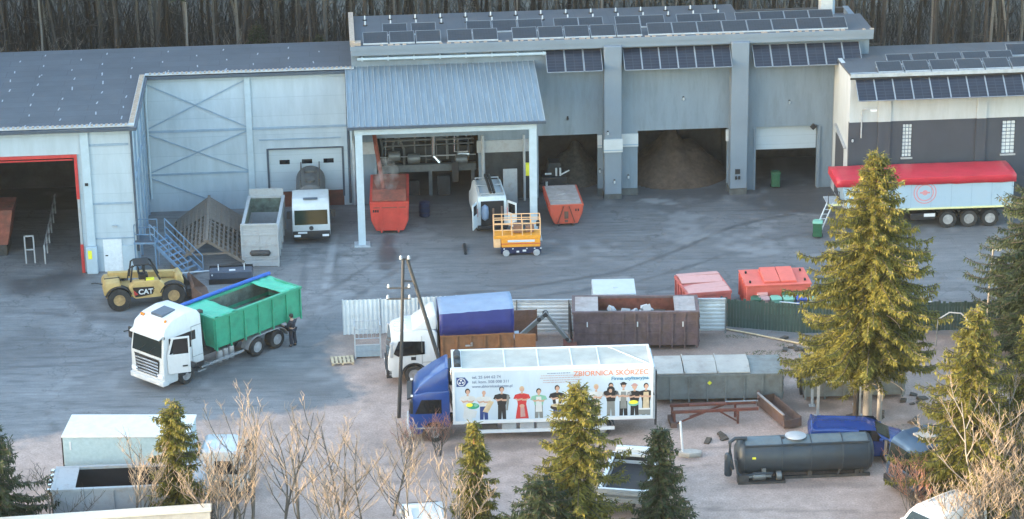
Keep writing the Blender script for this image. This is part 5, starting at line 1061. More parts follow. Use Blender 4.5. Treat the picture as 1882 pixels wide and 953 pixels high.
# ---- tipper trailer under a red tarpaulin
t=thing('tipper_trailer','pale blue grey tipper semi-trailer with red tarpaulin roof','trailer',(24.2,142.8,0),R(183.5))
L0,L1=-5.15,5.0                                                       # rear at -x
b=MB().prism([(L0,1.25),(L0,3.12),(L1+.1,3.12),(L1-.35,1.25)],'y',-1.25,1.25,.04).build('body','trailer',t)
m=MB(); m.box(L0-.05,L1-.3,1.245,1.30,1.22,1.32).box(L0-.05,L1-.3,-1.30,-1.245,1.22,1.32).build('lower_strip','yellowline',b)
m=MB()
for x in np.linspace(L0+.1,L1-.5,9): m.box(x-.012,x+.012,1.2505,1.256,1.34,3.1)
m.build('panel_joint','seam',b)
V=[];F=[];N=24
for i in range(N+1):
    x=L0-.1+(L1-L0+.45)*i/N; e=1-.75*max(0,(i/N-.93)/.07)
    sag=.035*noise.noise(Vector((x*1.3,2,0)))
    V+=[(x,1.33,2.78+.18*(1-i/N)*0+sag*2),(x,1.31,3.2+sag),(x,.65,3.2+.06*e+sag),(x,0,3.2+.08*e+.03*noise.noise(Vector((x*2,0,9)))),(x,-.65,3.2+.06*e),(x,-1.31,3.2+sag),(x,-1.33,2.8)]
for i in range(N):
    for j in range(6): F.append((i*7+j,(i+1)*7+j,(i+1)*7+j+1,i*7+j+1))
o=from_np('tarpaulin',V,F,'redtarp',t,True); o.data.set_sharp_from_angle(angle=R(50)); q=o.modifiers.new('thick','SOLIDIFY'); q.thickness=.02
MB().prism([(1.33,2.8),(1.31,3.2),(0,3.25),(-1.31,3.2),(-1.33,2.8)],'x',L1+.3,L1+.36).build('tarp_front','redtarp',t)
e=MB()
def ring(u,z,r0,r1,n=28):
    for k in range(n):
        a0=2*math.pi*k/n;a1=2*math.pi*(k+1)/n
        e.poly([(u+r0*math.cos(a0),1.2535,z+r0*math.sin(a0)),(u+r1*math.cos(a0),1.2535,z+r1*math.sin(a0)),(u+r1*math.cos(a1),1.2535,z+r1*math.sin(a1)),(u+r0*math.cos(a1),1.2535,z+r0*math.sin(a1))])
ring(.1,2.25,.62,.68); ring(.1,2.25,.45,.52); ring(.1,2.25,.0005,.16); e.box(-.2,.4,1.2505,1.2537,2.2,2.3)
e.build('emblem',flat('faded_red_emblem',(.50,.22,.24)),b)
rail(t,L0+.2,L1-.9,.95,1.0)
for x in (-1.35,-2.6,-3.85):
    for s in (1,-1): wheel(t,x,1.2*s,.52,.40); 
    for s in (1,-1): mudguard(t,x,s*.8,s*1.24,.60,'black',12,168,.02,.52)
for s in (1,-1): MB().box(2.2,2.35,s*.7,s*.9,.05,.9).box(2.1,2.45,s*.65,s*.95,0,.06).build('landing_leg','chassis',t)
MB().box(-.6,.9,.5,1.2,.55,.95,.04).build('side_locker','black',t); MB().box(-.55,.1,1.21,1.225,.75,.95).build('locker_decal','paper',t)
MB().box(L1+.0,L1+.75,-.6,1.0,1.55,1.62).box(L1+.02,L1+.75,.94,1.0,1.62,1.68).build('front_platform','galv',t); MB().box(L1+.0,L1+.75,1.0,1.03,1.54,1.66).build('platform_edge','yellowline',t)
m=MB(); m.tube([(L1+.1,1.0,1.6),(L1+.1,1.0,2.4),(L1+.75,1.0,2.4),(L1+.75,1.0,1.6)],.03,6).build('platform_rail','chassis',t)
for s in (1,-1): MB().box(L0-.08,L0-.04,s*.8,s*1.15,.9,1.05).build('tail_lamp','redlamp',t)
MB().box(1.6,3.6,.4,1.15,.5,.62).box(1.4,4.4,.8,1.2,.25,.33).build('spare_frame','chassis',t)
t=thing('ladder','grey ladder leaning against the red covered trailer front','ladder',(17.9,140.5,0),R(0))
m=MB(); p0,p1=Vector((-.1,.3,0)),Vector((.75,1.0,1.75))
for d_ in (-.18,.18): m.bar(p0+Vector((d_,0,0)),p1+Vector((d_,0,0)),.05,.07)
for k in range(7): q_=p0.lerp(p1,(k+.5)/7); m.bar(q_+Vector((-.18,0,0)),q_+Vector((.18,0,0)),.04)
m.build('frame','galv',t)
def wheelie(t,mt,lid=None,s=1):
    MB().prism([(-.22*s,.12*s),(-.29*s,.95*s),(.29*s,.95*s),(.24*s,.12*s)],'y',-.26*s,.26*s,.02*s).build('body',mt,t)
    MB().prism([(-.34*s,.95*s),(-.34*s,1.0*s),(.1*s,1.08*s),(.32*s,1.02*s),(.32*s,.95*s)],'y',-.29*s,.29*s,.02*s).tube([(-.36*s,-.2*s,1.0*s),(-.36*s,.2*s,1.0*s)],.025*s,6).build('lid',lid or mt,t)
    for y in (-.27,.27): MB().lathe([(.09*s,-.03),(.1*s,0),(.09*s,.03)],(-.24*s,y*s,.1*s),'y',12).build('wheel','rubber',t)
t=thing('wheelie_bin','dark green wheelie bin at the foot of the ladder','bin',(17.8,140.3,0),R(260)); wheelie(t,'binGreen','binTeal')
t=thing('wheelie_bin','dark green wheelie bin in the half open white doorway','bin',(16.3,149.6,0),R(270)); wheelie(t,'binGreen')

# ---- lower yard vehicles
t=thing('sewage_tank','blue grey cylindrical suction tank on skids with pump and hoses','tank',(13.25,107.9,0),R(3.5))
MB().lathe([(.1,-3.12),(.55,-3.08),(.80,-2.92),(.86,-2.75),(.86,3.0),(.80,3.15),(.5,3.28),(.1,3.3)],(0,0,1.0),'x',36).build('shell','tankgrey',t)
m=MB(); pts=[]
for k in range(9): an=R(52+76*k/8); pts.append((.875*math.cos(an),1.0+.875*math.sin(an)))
for k in range(9): an=R(128-76*k/8); pts.append((.862*math.cos(an),1.0+.862*math.sin(an)))
m.prism(pts,'x',-2.7,3.0).build('top_plate','tanktop',t)
MB().box(-2.75,3.05,-.60,-.52,1.66,1.74).build('edge_rail','tankgrey',t)
for x in (-2.75,-1.0,.35,1.8,3.0): MB().lathe([(.862,-.03),(.89,-.03),(.89,.03),(.862,.03)],(x,0,1.0),'x',36,cap=False).build('hoop','tankgrey',t)
MB().lathe([(.46,.80),(.5,.84),(.5,.89),(.40,.93),(.05,.94)],(-.3,.05,1.0),'z',20).build('manhole','palesteel',t); MB().lathe([(.51,.84),(.54,.86),(.51,.88)],(-.3,.05,1.0),'z',20).box(-1.0,-.85,-.2,.0,1.84,1.93).build('manhole_ring','chassis',t)
m=MB(); m.tube([(-2.6,-.2,1.95),(-3.15,-.25,1.98),(-3.4,-.35,1.85),(-3.42,-.5,1.3),(-3.3,-.6,.6)],.09,8).tube([(-3.2,-.75,1.15),(-3.1,-.85,.5),(-2.9,-.9,.35),(-2.2,-.95,.5),(-1.5,-.95,.48)],.06,8); m.build('hose','tankgrey',t)
MB().lathe([(.14,-.55),(.18,-.5),(.18,.5),(.14,.55)],(-3.48,-.45,.78),'z',14).build('water_trap','tankgrey',t)
m=MB(); m.lathe([(.17,-.3),(.2,-.25),(.2,.25),(.17,.3)],(-2.1,-.85,.32),'x',14).lathe([(.1,-.55),(.1,.55)],(-2.1,-.85,.32),'x',12).box(-2.0,-1.8,-.95,-.75,.5,.7).lathe([(.2,-.12),(.22,-.1),(.22,.1),(.2,.12)],(-1.2,-.85,.32),'x',14); m.build('pump','pipe',t)
MB().box(-3.1,-.9,-1.05,-.6,.0,.12).box(-3.1,-2.6,-1.0,-.55,.12,.42).build('pump_tray','chassis',t)
MB().box(-2.9,3.1,-.62,-.48,0,.14).box(-2.9,3.1,.48,.62,0,.14).box(-2.6,-2.4,-.6,.6,.14,.35).box(.2,.4,-.6,.6,.14,.35).box(2.4,2.6,-.6,.6,.14,.35).build('skid','chassis',t)
MB().prism([(-.5,.14),(.2,.14),(.0,.45)],'x',0.2,.3).bar((1.6,-.55,.14),(1.75,-.6,.5),.08).bar((2.7,-.55,.14),(2.75,-.6,.5),.08).build('saddle','chassis',t)
MB().obox((-2.35,-.835,1.18),(.17,.02,.17),(.18,.0,0)).build('hazard_label','yellowsign',t)
def small_van(name,label,loc,rz,paint,L=4.6,h=1.85):
    t=thing(name,label,'van',loc,rz)
    prof=[(-2.3,.4),(-2.34,1.2),(-2.2,1.75),(-2.05,h-.04),(-1.2,h),(.35,h-.03),(.75,h-.15),(1.45,1.12),(2.0,.98),(2.28,.75),(2.3,.4),(1.95,.3),(-1.9,.3)]
    def wv(v): f=1-.10*max(0,v.z-.95); return (v.x,v.y*f,v.z)
    b=MB().prism(prof,'y',-.92,.92,.09,3,wv).build('body',paint,t)
    m=MB(); slab(m,[(1.44,-.72,1.16),(1.44,.72,1.16),(.82,.66,h-.17),(.82,-.66,h-.17)],(.6,0,.7),.012); m.build('windscreen','wsglass',b)
    for s in (1,-1):
        m=MB(); f=lambda z:s*.92*(1-.10*max(0,z-.95)); slab(m,[(.0,f(1.1),1.1),(1.2,f(1.1),1.1),(.75,f(1.62),1.62),(.0,f(1.62),1.62)],(0,s,.1),.012); m.build('side_window','glass',b)
        MB().box(2.1,2.31,s*.6,s*.86,.78,.95,.03).build('headlight','lamp',b); MB().box(.95,1.12,s*.9,s*1.06,1.1,1.28,.03).build('mirror',paint,b)
        for x in (-1.45,1.4): wheel(t,x,s*.93,.33,.22)
        for x in (-1.45,1.4): mudguard(t,x,s*.8,s*.935,.40,'black',0,180,.05,.33)
    MB().box(2.2,2.4,-.85,.85,.32,.6,.05,2).build('bumper','black',b); MB().box(-1.9,-.1,.62,.66,h-.01,h+.04).box(-1.9,-.1,-.66,-.62,h-.01,h+.04).build('roof_strip',paint,b); MB().box(-2.0,-.4,.91,.93,.95,1.02).build('side_moulding','black',b)
    return t
small_van('delivery_van','blue delivery van parked behind the grey suction tank',(16.1,109.85,0),R(-5),'vanblue',4.6,1.64)
t=thing('lorry_tractor','dark blue lorry cab with pale roof hatch among the right trees','lorry',(18.55,105.7,0),R(206))
prof=[(-1.2,.8),(-1.2,2.6),(-1.0,2.78),(.5,2.74),(1.0,2.5),(1.12,2.3),(1.28,1.4),(1.3,.5),(1.1,.38),(.65,.38),(.5,.8),(.2,1.02),(-.2,1.02),(-.55,.8)]
c=cab(t,prof,2.35,'darkblue',(1.285,1.42,1.135,2.3),[(-.3,1.5),(-.3,2.2),(.6,2.2),(.98,1.5)],bev=.12)
MB().box(-.35,.4,-.42,.42,2.74,2.83,.02).build('roof_hatch','greytop',c); MB().box(1.05,1.4,-1.18,1.18,.34,.75,.05,2).build('bumper','black',c); lights(c,1.36,.85,.6,.4,.18); mirrors(c,1.15,1.15,1.9,.7)
g=MB(); slab(g,[(1.305,-.85,.85),(1.305,.85,.85),(1.29,.85,1.3),(1.29,-.85,1.3)],(1,0,.03),.01); g.build('grille','black',c)
rail(t,-4.6,.3,.85)
for s in (1,-1): wheel(t,0,1.17*s,.5,.3); wheel(t,-3.4,1.17*s,.5,.5); mudguard(t,-3.4,s*.6,s*1.2,.64,'black',10,170,.03,.5)
small_van('panel_van','white van half hidden by bare shrubs at the lower right corner',(18.2,100.2,0),R(218),'whitewarm')
t=thing('white_box_lorry','white box lorry with pale blue sides behind the left spruce','lorry',(-13.3,106.9,0),R(-2))
b=MB().box(-7.1,-1.4,-1.22,1.22,1.0,3.2,.03).build('cargo_box',flat('pale_blue_box_side',(.33,.44,.49)),t)
MB().box(-7.15,-1.35,-1.26,1.26,3.2,3.27,.02).build('box_roof','whitewarm',b); MB().box(-7.16,-7.1,-1.2,-1.1,1,3.2).box(-7.16,-7.1,1.1,1.2,1,3.2).build('rear_post','black',b); MB().box(-6.8,-6.72,-1.245,-1.222,2.6,3.0).build('side_marker','paper',b)
prof=[(-1.0,.7),(-1.0,2.25),(-.85,2.4),(.4,2.4),(.85,2.2),(.95,2.0),(1.12,1.2),(1.14,.5),(1,.4),(.55,.4),(.42,.75),(.15,.95),(-.2,.95),(-.45,.7)]
c=cab(t,prof,2.1,'white',(1.125,1.22,.965,2.0),[(-.3,1.3),(-.3,1.95),(.45,1.95),(.82,1.3)])
MB().box(.95,1.25,-1.05,1.05,.34,.68,.04,2).build('bumper','black',c); lights(c,1.2,.78,.52,.36,.15); mirrors(c,1.0,1.03,1.7,.5)
rail(t,-7.0,.3,.72)
MB().tube([(1.0,-.4,2.35),(1.25,-.2,2.55),(1.3,.3,2.5),(1.2,.7,2.3)],.05,6).tube([(1.1,.6,2.3),(1.15,.65,1.7)],.08,6).build('snorkel','black',c)
for s in (1,-1): wheel(t,0,1.03*s,.42,.28); wheel(t,-5.2,1.03*s,.42,.45)
small_van('white_hatchback_van','white roofed van partly below the lower edge behind bare trees',(-3.95,101.0,0),R(97),'whitewarm',4.6,1.85)
t=thing('open_bed_lorry','white sided open bed truck with dark empty bed between the spruces','lorry',(5.15,104.9,0),R(78))
b=hookbox(t,-1.9,2.0,2.1,.95,1.55,'white','dark',4,1,'chassis',None); MB().box(-1.8,1.9,-.95,.95,1.04,1.1).build('bed_floor','dark',b)
MB().box(2.12,2.5,-1.0,1.0,1.1,1.75,.05).box(2.2,2.9,-.95,.95,.6,1.45,.1,2).build('cab','white',t); MB().box(2.5,2.56,-.8,.8,1.45,1.72).build('rear_window','glass',t)
for s in (1,-1): wheel(t,-1.0,s*1.0,.38,.25); wheel(t,2.2,s*1.0,.38,.25)

# ---- containers by the loading bay
def tapered(t,x0,x1,W_,z1,paint,cover,rims=.08,inset=.30,ribs=6):
    """narrow-bottomed skip along x, its end face at x0"""
    w=W_/2; b=MB().prism([(-w+inset,.18),(-w+.06,.75),(-w,z1),(w,z1),(w-.06,.75),(w-inset,.18)],'x',x0,x1,.02).build('body',paint,t)
    m=MB(); m.box(x0-.04,x1+.04,-w-.06,-w+.08,z1-.1,z1+.02).box(x0-.04,x1+.04,w-.08,w+.06,z1-.1,z1+.02).box(x0-.05,x0+.08,-w+.08,w-.08,z1-.1,z1+.02).box(x1-.08,x1+.05,-w+.08,w-.08,z1-.1,z1+.02).build('rim',paint,b)
    m=MB()
    for k in range(ribs):
        x=x0+.2+(x1-x0-.4)*k/(ribs-1)
        for s in (-1,1): m.bar((x,s*(w+.02),z1-.12),(x,s*(w-.04),.75),.08,.06).bar((x,s*(w-.04),.75),(x,s*(w-inset+.02),.2),.08,.06)
    m.build('rib',paint,b); MB().box(x0+.1,x1-.1,-.5,-.38,0,.18).box(x0+.1,x1-.1,.38,.5,0,.18).build('skid','chassis',b); return b
t=thing('press_container','bright red container under the canopy with marks on its end','container',(-7.15,142.15,0),R(92))
b=tapered(t,0,5.2,2.2,1.95,'red','dusty'); MB().prism([(.1,1.97),(.1,2.02),(1.3,2.30),(1.3,1.97)],'y',-1.0,1.0,.02).build('sloped_hatch','redin',b); MB().box(1.35,5.1,-1.0,1.0,1.97,2.0).build('lining','redin',b)
for y in (-.5,.5): MB().box(-.07,-.02,y-.05,y+.05,.1,1.8).build('end_rib','red',b)
MB().box(-.035,-.022,-.95,.95,1.6,1.66).build('end_bar','redin',b)
for k in range(3): MB().box(-.04,-.025,.64+.13*k,.72+.13*k,1.35,1.5).build('mark','black',b)
t=thing('rolloff_skip','worn orange skip with dusty cover outside the first bay','container',(3.25,142.95,0),R(95))
b=tapered(t,0,3.6,1.95,1.35,'orange','dusty'); m=MB(); m.box(.05,3.55,-.92,.92,1.36,1.40).bar((.6,-.9,1.42),(.75,.9,1.42),.1,.04).obox((1.9,.1,1.42),(.2,.5,.04),(0,0,.4)); m.build('cover','dusty',b)
m=MB(); m.bar((-.04,.5,.25),(-.05,.15,1.3),.08,.05).bar((-.04,-.5,.25),(-.05,-.15,1.3),.08,.05).build('hook_frame','rustred',b); MB().box(-.035,-.02,-.12,.12,.5,.95).box(-.035,-.02,-.1,.1,.28,.42).build('stain','rust',b)
MB().box(-.04,-.025,-.75,-.68,.95,1.1).box(-.04,-.025,-.6,-.53,.95,1.1).build('mark','black',b)
t=thing('storage_drum','dark blue drum beside the red container in the loading bay','drum',(-5.2,145.2,0)); MB().lathe([(.25,0),(.33,.05),(.34,.45),(.33,.9),(.25,.95)],(0,0,0),'z',18).build('shell','liftblue',t); MB().lathe([(.345,.28),(.36,.3),(.345,.32)],(0,0,0),'z',18,cap=False).lathe([(.345,.6),(.36,.62),(.345,.64)],(0,0,0),'z',18,cap=False).build('hoop','black',t)
# ------------------------------------------------------------------ containers and yard things
t=thing('open_hook_container','rusty purple brown hook container with rubbish inside','container',(6.35,124.45,0),R(-1.5))
b=hookbox(t,-3.2,3.25,2.3,.28,2.15,'rustpurp','rustred',10,-1,'rust',None,mid=(1.5,.95))
MB().box(-3.1,-1.9,-1.05,1.05,2.1,2.16).box(2.05,3.15,-1.05,1.05,2.1,2.16).build('end_cover','dusty',b)
for k in range(4): MB().box(2.1+.27*k,2.32+.27*k,-1.05,1.05,2.163,2.18).build('cover_plank','dusty',b) if k<1 else None
for x in (-2.5,.1,2.45): MB().box(x,x+.06,-1.26,-1.23,1.35,1.62).build('white_tag','paper',b)
t2=thing('rubbish_pile','pale rubbish lying in the rusty purple brown container','rubbish',(6.1,124.4,1.0)); m=MB().m(0)
for k in range(16): m.obox((random.uniform(-1.2,1.0),random.uniform(-.5,.4),.55+random.uniform(-.1,.55)),(random.uniform(.2,.5),random.uniform(.2,.5),random.uniform(.1,.4)),(random.uniform(-.6,.6),random.uniform(-.6,.6),random.uniform(0,3)))
m.build('bag','palesteel',t2); MB().box(-1.9,1.9,-.9,.9,.0,.5).build('filling','clod',t2)
t=thing('covered_hook_container','long grey hook container with four worn lid panels','container',(9.95,117.15,0),R(.8))
b=hookbox(t,-3.2,3.22,2.25,.32,1.62,'greysteel','greenin',7,-1,'greysteel',None)
lids=[(-3.18,-1.62,.05),(-1.58,.02,.09),(.04,1.66,.09)]
for x0,x1,h in lids: MB().prism([(-1.16,1.66),(-1.16,1.72),(0,1.78+h),(1.16,1.72),(1.16,1.66)],'x',x0,x1,.01).box(x0,x0+.05,-1.17,1.17,1.70,1.80).build('lid','greytop',b)
MB().prism([(-1.14,1.56),(-1.14,1.63),(0,1.68),(1.14,1.63),(1.14,1.56)],'x',1.70,3.15).build('lid','greysteel',b)
MB().obox((-.35,-1.215,1.2),(.16,.02,.16),(0,.78,0)).build('hazard_label','yellowsign',b)
t=thing('white_lid_skip','pale skip with flat white lid beyond the rusty container','skip',(5.45,128.8,0),R(0)); MB().prism([(-1.0,.1),(-1.12,1.42),(1.12,1.42),(1.0,.1)],'y',-1.1,1.1).build('body','palesteel',t); MB().box(-1.15,1.15,-1.15,1.15,1.42,1.5,.02).box(-.05,.2,-.25,-.15,1.5,1.53).build('lid','band',t); MB().box(-1.16,-1.1,-1.1,1.1,.1,1.4).box(1.1,1.16,-1.1,1.1,.1,1.4).build('side_frame','galv',t)
t=thing('folding_lid_skip','faded pink skip with sagging folding lid','skip',(10.3,129.6,0),R(10))
b=MB().prism([(-1.15,.15),(-1.2,1.3),(1.2,1.3),(1.15,.15)],'y',-1.5,1.4).build('body','pinkred',t)
m=MB(); m.obox((0,1.15,1.42),(2.3,.5,.04),(-.1,0,0)).obox((0,.45,1.38),(2.3,.85,.04),(.12,.03,0)).obox((0,-.45,1.32),(2.3,.8,.04),(-.06,-.03,0)).obox((0,-1.2,1.36),(2.3,.6,.04),(.05,0,0)).build('lid','pink',b)
MB().box(-1.22,1.22,-1.56,-1.48,1.2,1.36).box(-1.24,-1.16,-1.48,1.42,1.2,1.34).box(1.16,1.24,-1.48,1.42,1.2,1.34).build('rim','pinkred',b)
m=MB()
for k in range(5): m.box(-1.26,-1.2,-1.3+.6*k,-1.2+.6*k,.15,1.2)
m.build('rib','pinkred',b)
t=thing('lidded_container','coral red container with raised double lid hatch','container',(14.25,129.9,0),R(4))
b=MB().box(-1.75,1.75,-1.15,1.25,.15,1.42,.03).build('body','coral',t); MB().box(-1.8,1.8,-1.2,1.3,1.42,1.5,.02).build('top_plate','coral',b)
for x0,x1 in ((-.75,.12),(.15,1.02)): MB().prism([(-.95,1.5),(-.95,1.62),(.95,1.74),(.95,1.5)],'x',x0,x1,.02).build('lid','coral',b)
for x,y in ((-1.5,-.8),(-1.5,.7),(1.5,-.7),(1.5,.8)): MB().box(x-.05,x+.05,y-.07,y+.07,1.5,1.62,.01).build('lifting_lug','black',b)
m=MB()
for k in range(5): m.box(-1.82,-1.75,-1.0+.5*k,-.9+.5*k,.15,1.4)
m.build('rib','coral',b)
BINS=[('dark green wheelie bin with a grooved lid, leftmost beside the coral container',1383,548,'binGreen','binGreen'),('faded pink wheelie bin in the front rank by the green fence',1397,549,'binPink','binPink'),('pale teal wheelie bin with large tilted lid by the green fence',1418,545,'binTeal','binTeal'),('teal wheelie bin between the tilted lid and the blue bin',1440,548,'binTeal','binTeal'),('bright blue wheelie bin with white rim by the green fence',1463,545,'binBlue','binBlue'),('pale grey green wheelie bin right of the blue bin',1486,546,'palesteel','binTeal')]
BACK=[('faded red wheelie bin behind the pink one',1397,537,'binPink','pink'),('dark teal wheelie bin behind the tilted lid',1440,537,'binGreen','binGreen'),('pale green wheelie bin behind the blue one',1463,537,'binTeal','binTeal'),('charcoal wheelie bin at the right end of the rear rank',1487,537,'greysteel','black')]
for k,(lab,px,py,mt,lid) in enumerate(BINS+BACK):
    x=12.95+(px-1380)*.0305; y=128.0 if k<6 else 128.8
    t=thing('wheelie_bin',lab,'bin',(x,y,0),R(-90+random.uniform(-8,8)),'wheelie bins behind the green fence'); wheelie(t,mt,lid,1.0)
# fences
def corr(pts_len, pitch, depth):
    out=[]; n=int(pts_len/pitch)
    for k in range(n):
        x=k*pitch; out+= [(x,0),(x+pitch*.35,0),(x+pitch*.5,depth),(x+pitch*.85,depth)]
    out.append((n*pitch,0)); return out
t=thing('sheet_fence','pale corrugated sheet fence with upright ribs, left of the tarped lorry','fence',(-8.95,125.95,0),R(4))
for k in range(3):
    c=corr(2.0,.24,.05); m=MB(); m.prism([(x+2.02*k,y) for x,y in c]+[(x+2.02*k,y-.012) for x,y in c[::-1]],'z',.05,2.0-.02*(k%2)).build('sheet','fencegalv',t)
for k in range(4): MB().box(-.05+2.0*k,.03+2.0*k,.06,.13,0,2.0).build('post','galv',t)
t=thing('ribbed_fence','pale sheet fence with level ribs and posts behind the rusty container','fence',(-2.5,125.9,0),R(-1.2))
for k in range(5):
    c=corr(1.7,.21,.055); x0=2.75*k; m=MB(); m.prism([(-y,z+.12) for z,y in c]+[(-y+.012,z+.12) for z,y in c[::-1]],'y',0,2.68,0,1,lambda v,x0=x0:(x0+v.y,v.x,v.z)).build('sheet','fencegalv',t)
for k in range(6): MB().box(-.08+2.75*k,0.0+2.75*k,-.11,-.062,0,1.95).build('post','greysteel',t)
MB().box(0,13.7,-.09,.03,1.83,1.95).build('cap_rail','galv',t)
t=thing('board_fence','dark green weathered board fence below the wheelie bins','fence',(11.05,126.5,0),0)
def boards(x0,y0,x1,y1,h):
    L=math.hypot(x1-x0,y1-y0); an=math.atan2(y1-y0,x1-x0); n=int(L/.16); m=MB()
    for k in range(n):
        hh=h+random.uniform(-.08,.05); c0=k*L/n; Mx=Matrix.Translation((x0,y0,0))@Matrix.Rotation(an,4,'Z')
        m.box(c0+.006,c0+L/n-.006,-.012+random.uniform(-.01,.01),.014,.03,hh,0,1,lambda v:Mx@v)
    m.build('board_panel','fencegreen',t)
    m=MB(); Mx=Matrix.Translation((x0,y0,0))@Matrix.Rotation(an,4,'Z'); m.box(0,L,.03,.08,.4,.5,0,1,lambda v:Mx@v).box(0,L,.03,.08,1.35,1.45,0,1,lambda v:Mx@v).build('rail','fencegreen',t)
    MB().box(-.05,.05,.03,.13,0,h+.05,0,1,lambda v:Mx@v).build('post','pole',t)
pts=[(0,0),(2.1,-.6),(4.2,-1.2),(6.6,-1.2),(9,-1.15),(11.4,-1.1),(13.8,-1.0),(16.2,-.9)]
for (a,b_),(c,d) in zip(pts[:-1],pts[1:]): boards(a,b_,c,d,1.64)
MB().bar((3.0,-.84,1.68),(4.2,-1.2,1.68),.1,.03).bar((4.2,-1.2,1.68),(11,-1.1,1.66),.1,.03).build('pale_capping','galv',t)
o=MB().tube([(11.2,126.0,.06),(12.6,125.2,.07),(15.2,123.6,.06)],.05,6).build('pale_pole','palletwood'); tag(o,'long pale pole lying on the gravel below the green fence','pole')
o=MB().tube([(0,0,1.5),(.6,.1,1.85),(1.2,.1,1.8),(1.6,0,1.4)],.04,6).build('bent_pipe','palesteel'); o.location=(22.0,123.2,0); tag(o,'thin pale pipe bent in an arch between the right trees','pipe')
MB().tube([(0,0,1.5),(-.05,0,0)],.03,6).tube([(1.6,0,1.4),(1.65,0,0)],.03,6).build('pipe_leg','greysteel',o)
t=thing('lamp_post','thin pale lamp post in front of the dark right spruce','lamp post',(24.6,123.6,0)); MB().tube([(0,0,0),(.05,0,3),(.15,0,5.2)],.06,8,.04).build('post','barkpale',t); MB().obox((.35,0,5.2),(.4,.16,.12),(0,.1,0)).build('lamp_head','white',t)
# A-frame power pole
t=thing('power_pole','dark A-shaped timber power pole with white insulators before the blue lorry','power pole',(-4.4,115.1,0))
top=Vector((-.72,.0,8.25)); MB().tube([(-1.25,-.1,0),(-1.0,-.03,4),top+Vector((-.09,0,0))],.10,10,.075).build('pole_leg','pole',t); MB().tube([(1.55,.12,0),(.5,.1,4),top+Vector((.09,0.02,0))],.12,10,.085).build('pole_leg','pole',t)
MB().bar((-.86,0,7.1),(-.4,.05,7.05),.07).bar((-1.6,-.05,6.75),(-.5,-.05,6.75),.07).bar((-1.65,-.05,6.2),(-.5,-.05,6.2),.07).bar((-.95,0,8.2),(-.5,0,8.2),.06).build('crossarm','chassis',t)
m=MB()
for x,z in ((-1.55,6.78),(-.55,6.78),(-1.6,6.23),(-.55,6.23),(-.92,8.23),(-.54,8.23)): m.lathe([(.02,-.03),(.075,0),(.08,.06),(.055,.09),(.07,.12),(.03,.18)],(x,-.05,z),'z',10)
m.build('insulator','palesteel',t)
MB().box(-1.2,-1.0,-.2,-.12,2.4,2.75).build('plate','paper',t) if False else None
# pallet, cage trolley
t=thing('pallet','pale wooden pallet lying on the ground by the cage trolley','pallet',(-8.85,122.3,0),R(8)); m=MB()
for k in range(6): m.box(-.56,-.56+1.12,-.46+.165*k,-.46+.165*k+.11,.12,.145) if False else m.box(-.56+.205*k,-.56+.205*k+.13,-.48,.48,.12,.145)
m.build('deck','palletwood',t); m=MB()
for y in (-.44,0,.44):
    m.box(-.56,.58,y-.05,y+.05,.095,.12)
    for x in (-.56,-.05,.46): m.box(x,x+.12,y-.05,y+.05,.02,.095)
m.build('bearer','palletwood',t)
t=thing('cage_trolley','pale blue metal cage trolley beside the sheet fence','trolley',(-7.55,123.2,0),R(4)); m=MB()
for x in (-.66,.66):
    for y in (-.45,.45): m.bar((x,y,0),(x,y,1.85),.08)
for z in (.75,1.25,1.72):
    m.bar((-.66,.45,z),(.66,.45,z),.04); m.bar((-.66,-.45,z),(.66,-.45,z),.04) if z==.75 else None
    for x in (-.66,.66): m.bar((x,-.45,z),(x,.45,z),.04)
for k in range(5): m.bar((-.44+.22*k,.45,.75),(-.44+.22*k,.45,1.72),.025)
m.build('frame','galv',t); MB().box(-.64,.64,-.47,-.44,.1,.72).box(-.64,.64,-.49,-.47,.38,.42).box(-.64,.64,-.44,.44,.08,.14).build('panel',flat('pale_blue_sheet',(.24,.31,.37)),t)
# rusty boom
t=thing('boom_arm','bent grey boom arm standing between the tarped lorry and the rusty container','boom',(1.6,123.2,0)); MB().bar((-1.45,0,.75),(.15,.1,2.15),.16,.22).bar((.05,.1,2.2),(1.35,.15,.5),.16,.2).build('arm','greysteel',t); MB().bar((-1.45,-.09,.88),(.1,.0,2.28),.05,.05).bar((.1,0,2.28),(1.35,.05,.62),.05,.05).build('edge','palesteel',t)
MB().lathe([(.16,-.12),(.16,.12)],(.08,.1,2.12),'y',14).lathe([(.1,-.14),(.1,.14)],(1.2,.12,.7),'y',12).lathe([(.12,-.13),(.12,.13)],(-.25,.07,1.85),'y',12).build('pivot','chassis',t); MB().box(1.0,1.7,-.4,.6,0,.5).box(-2.6,-1.2,-.5,.7,0,.7).build('base','rustred',t); MB().prism([(-3.4,.75),(-3.4,.82),(-1.3,1.0),(-1.3,.92)],'y',-.4,.6).build('sheet',M['pale_blue_sheet'],t)
# red trestle, bucket, post, shelter frame
t=thing('steel_trestle','rust red steel trestle frame on the gravel by the grey container','trestle',(9.7,113.9,0),R(5)); m=MB()
m.bar((-2.1,-.3,.75),(2.1,-.3,.72),.11,.14).bar((-2.1,.45,.78),(2.1,.45,.74),.11,.14).bar((-1.2,.1,.92),(.6,.1,.9),.2,.1)
for x in (-2.0,1.1): m.bar((x,-.3,0),(x,-.3,.7),.1).bar((x,.45,0),(x,.45,.72),.1).bar((x,-.3,.35),(x,.45,.35),.08)
m.bar((-1.9,-.3,.15),(-.5,-.3,.68),.07).bar((1.1,-.3,.1),(.2,-.3,.68),.07).bar((-1.2,.1,.3),(.6,.45,.7),.06).build('frame','rustred',t)
MB().box(-2.2,-1.9,-.5,.6,0,.25).build('foot','rust',t); MB().bar((.6,.44,.85),(2.2,.44,.82),.05).build('tube','palesteel',t)
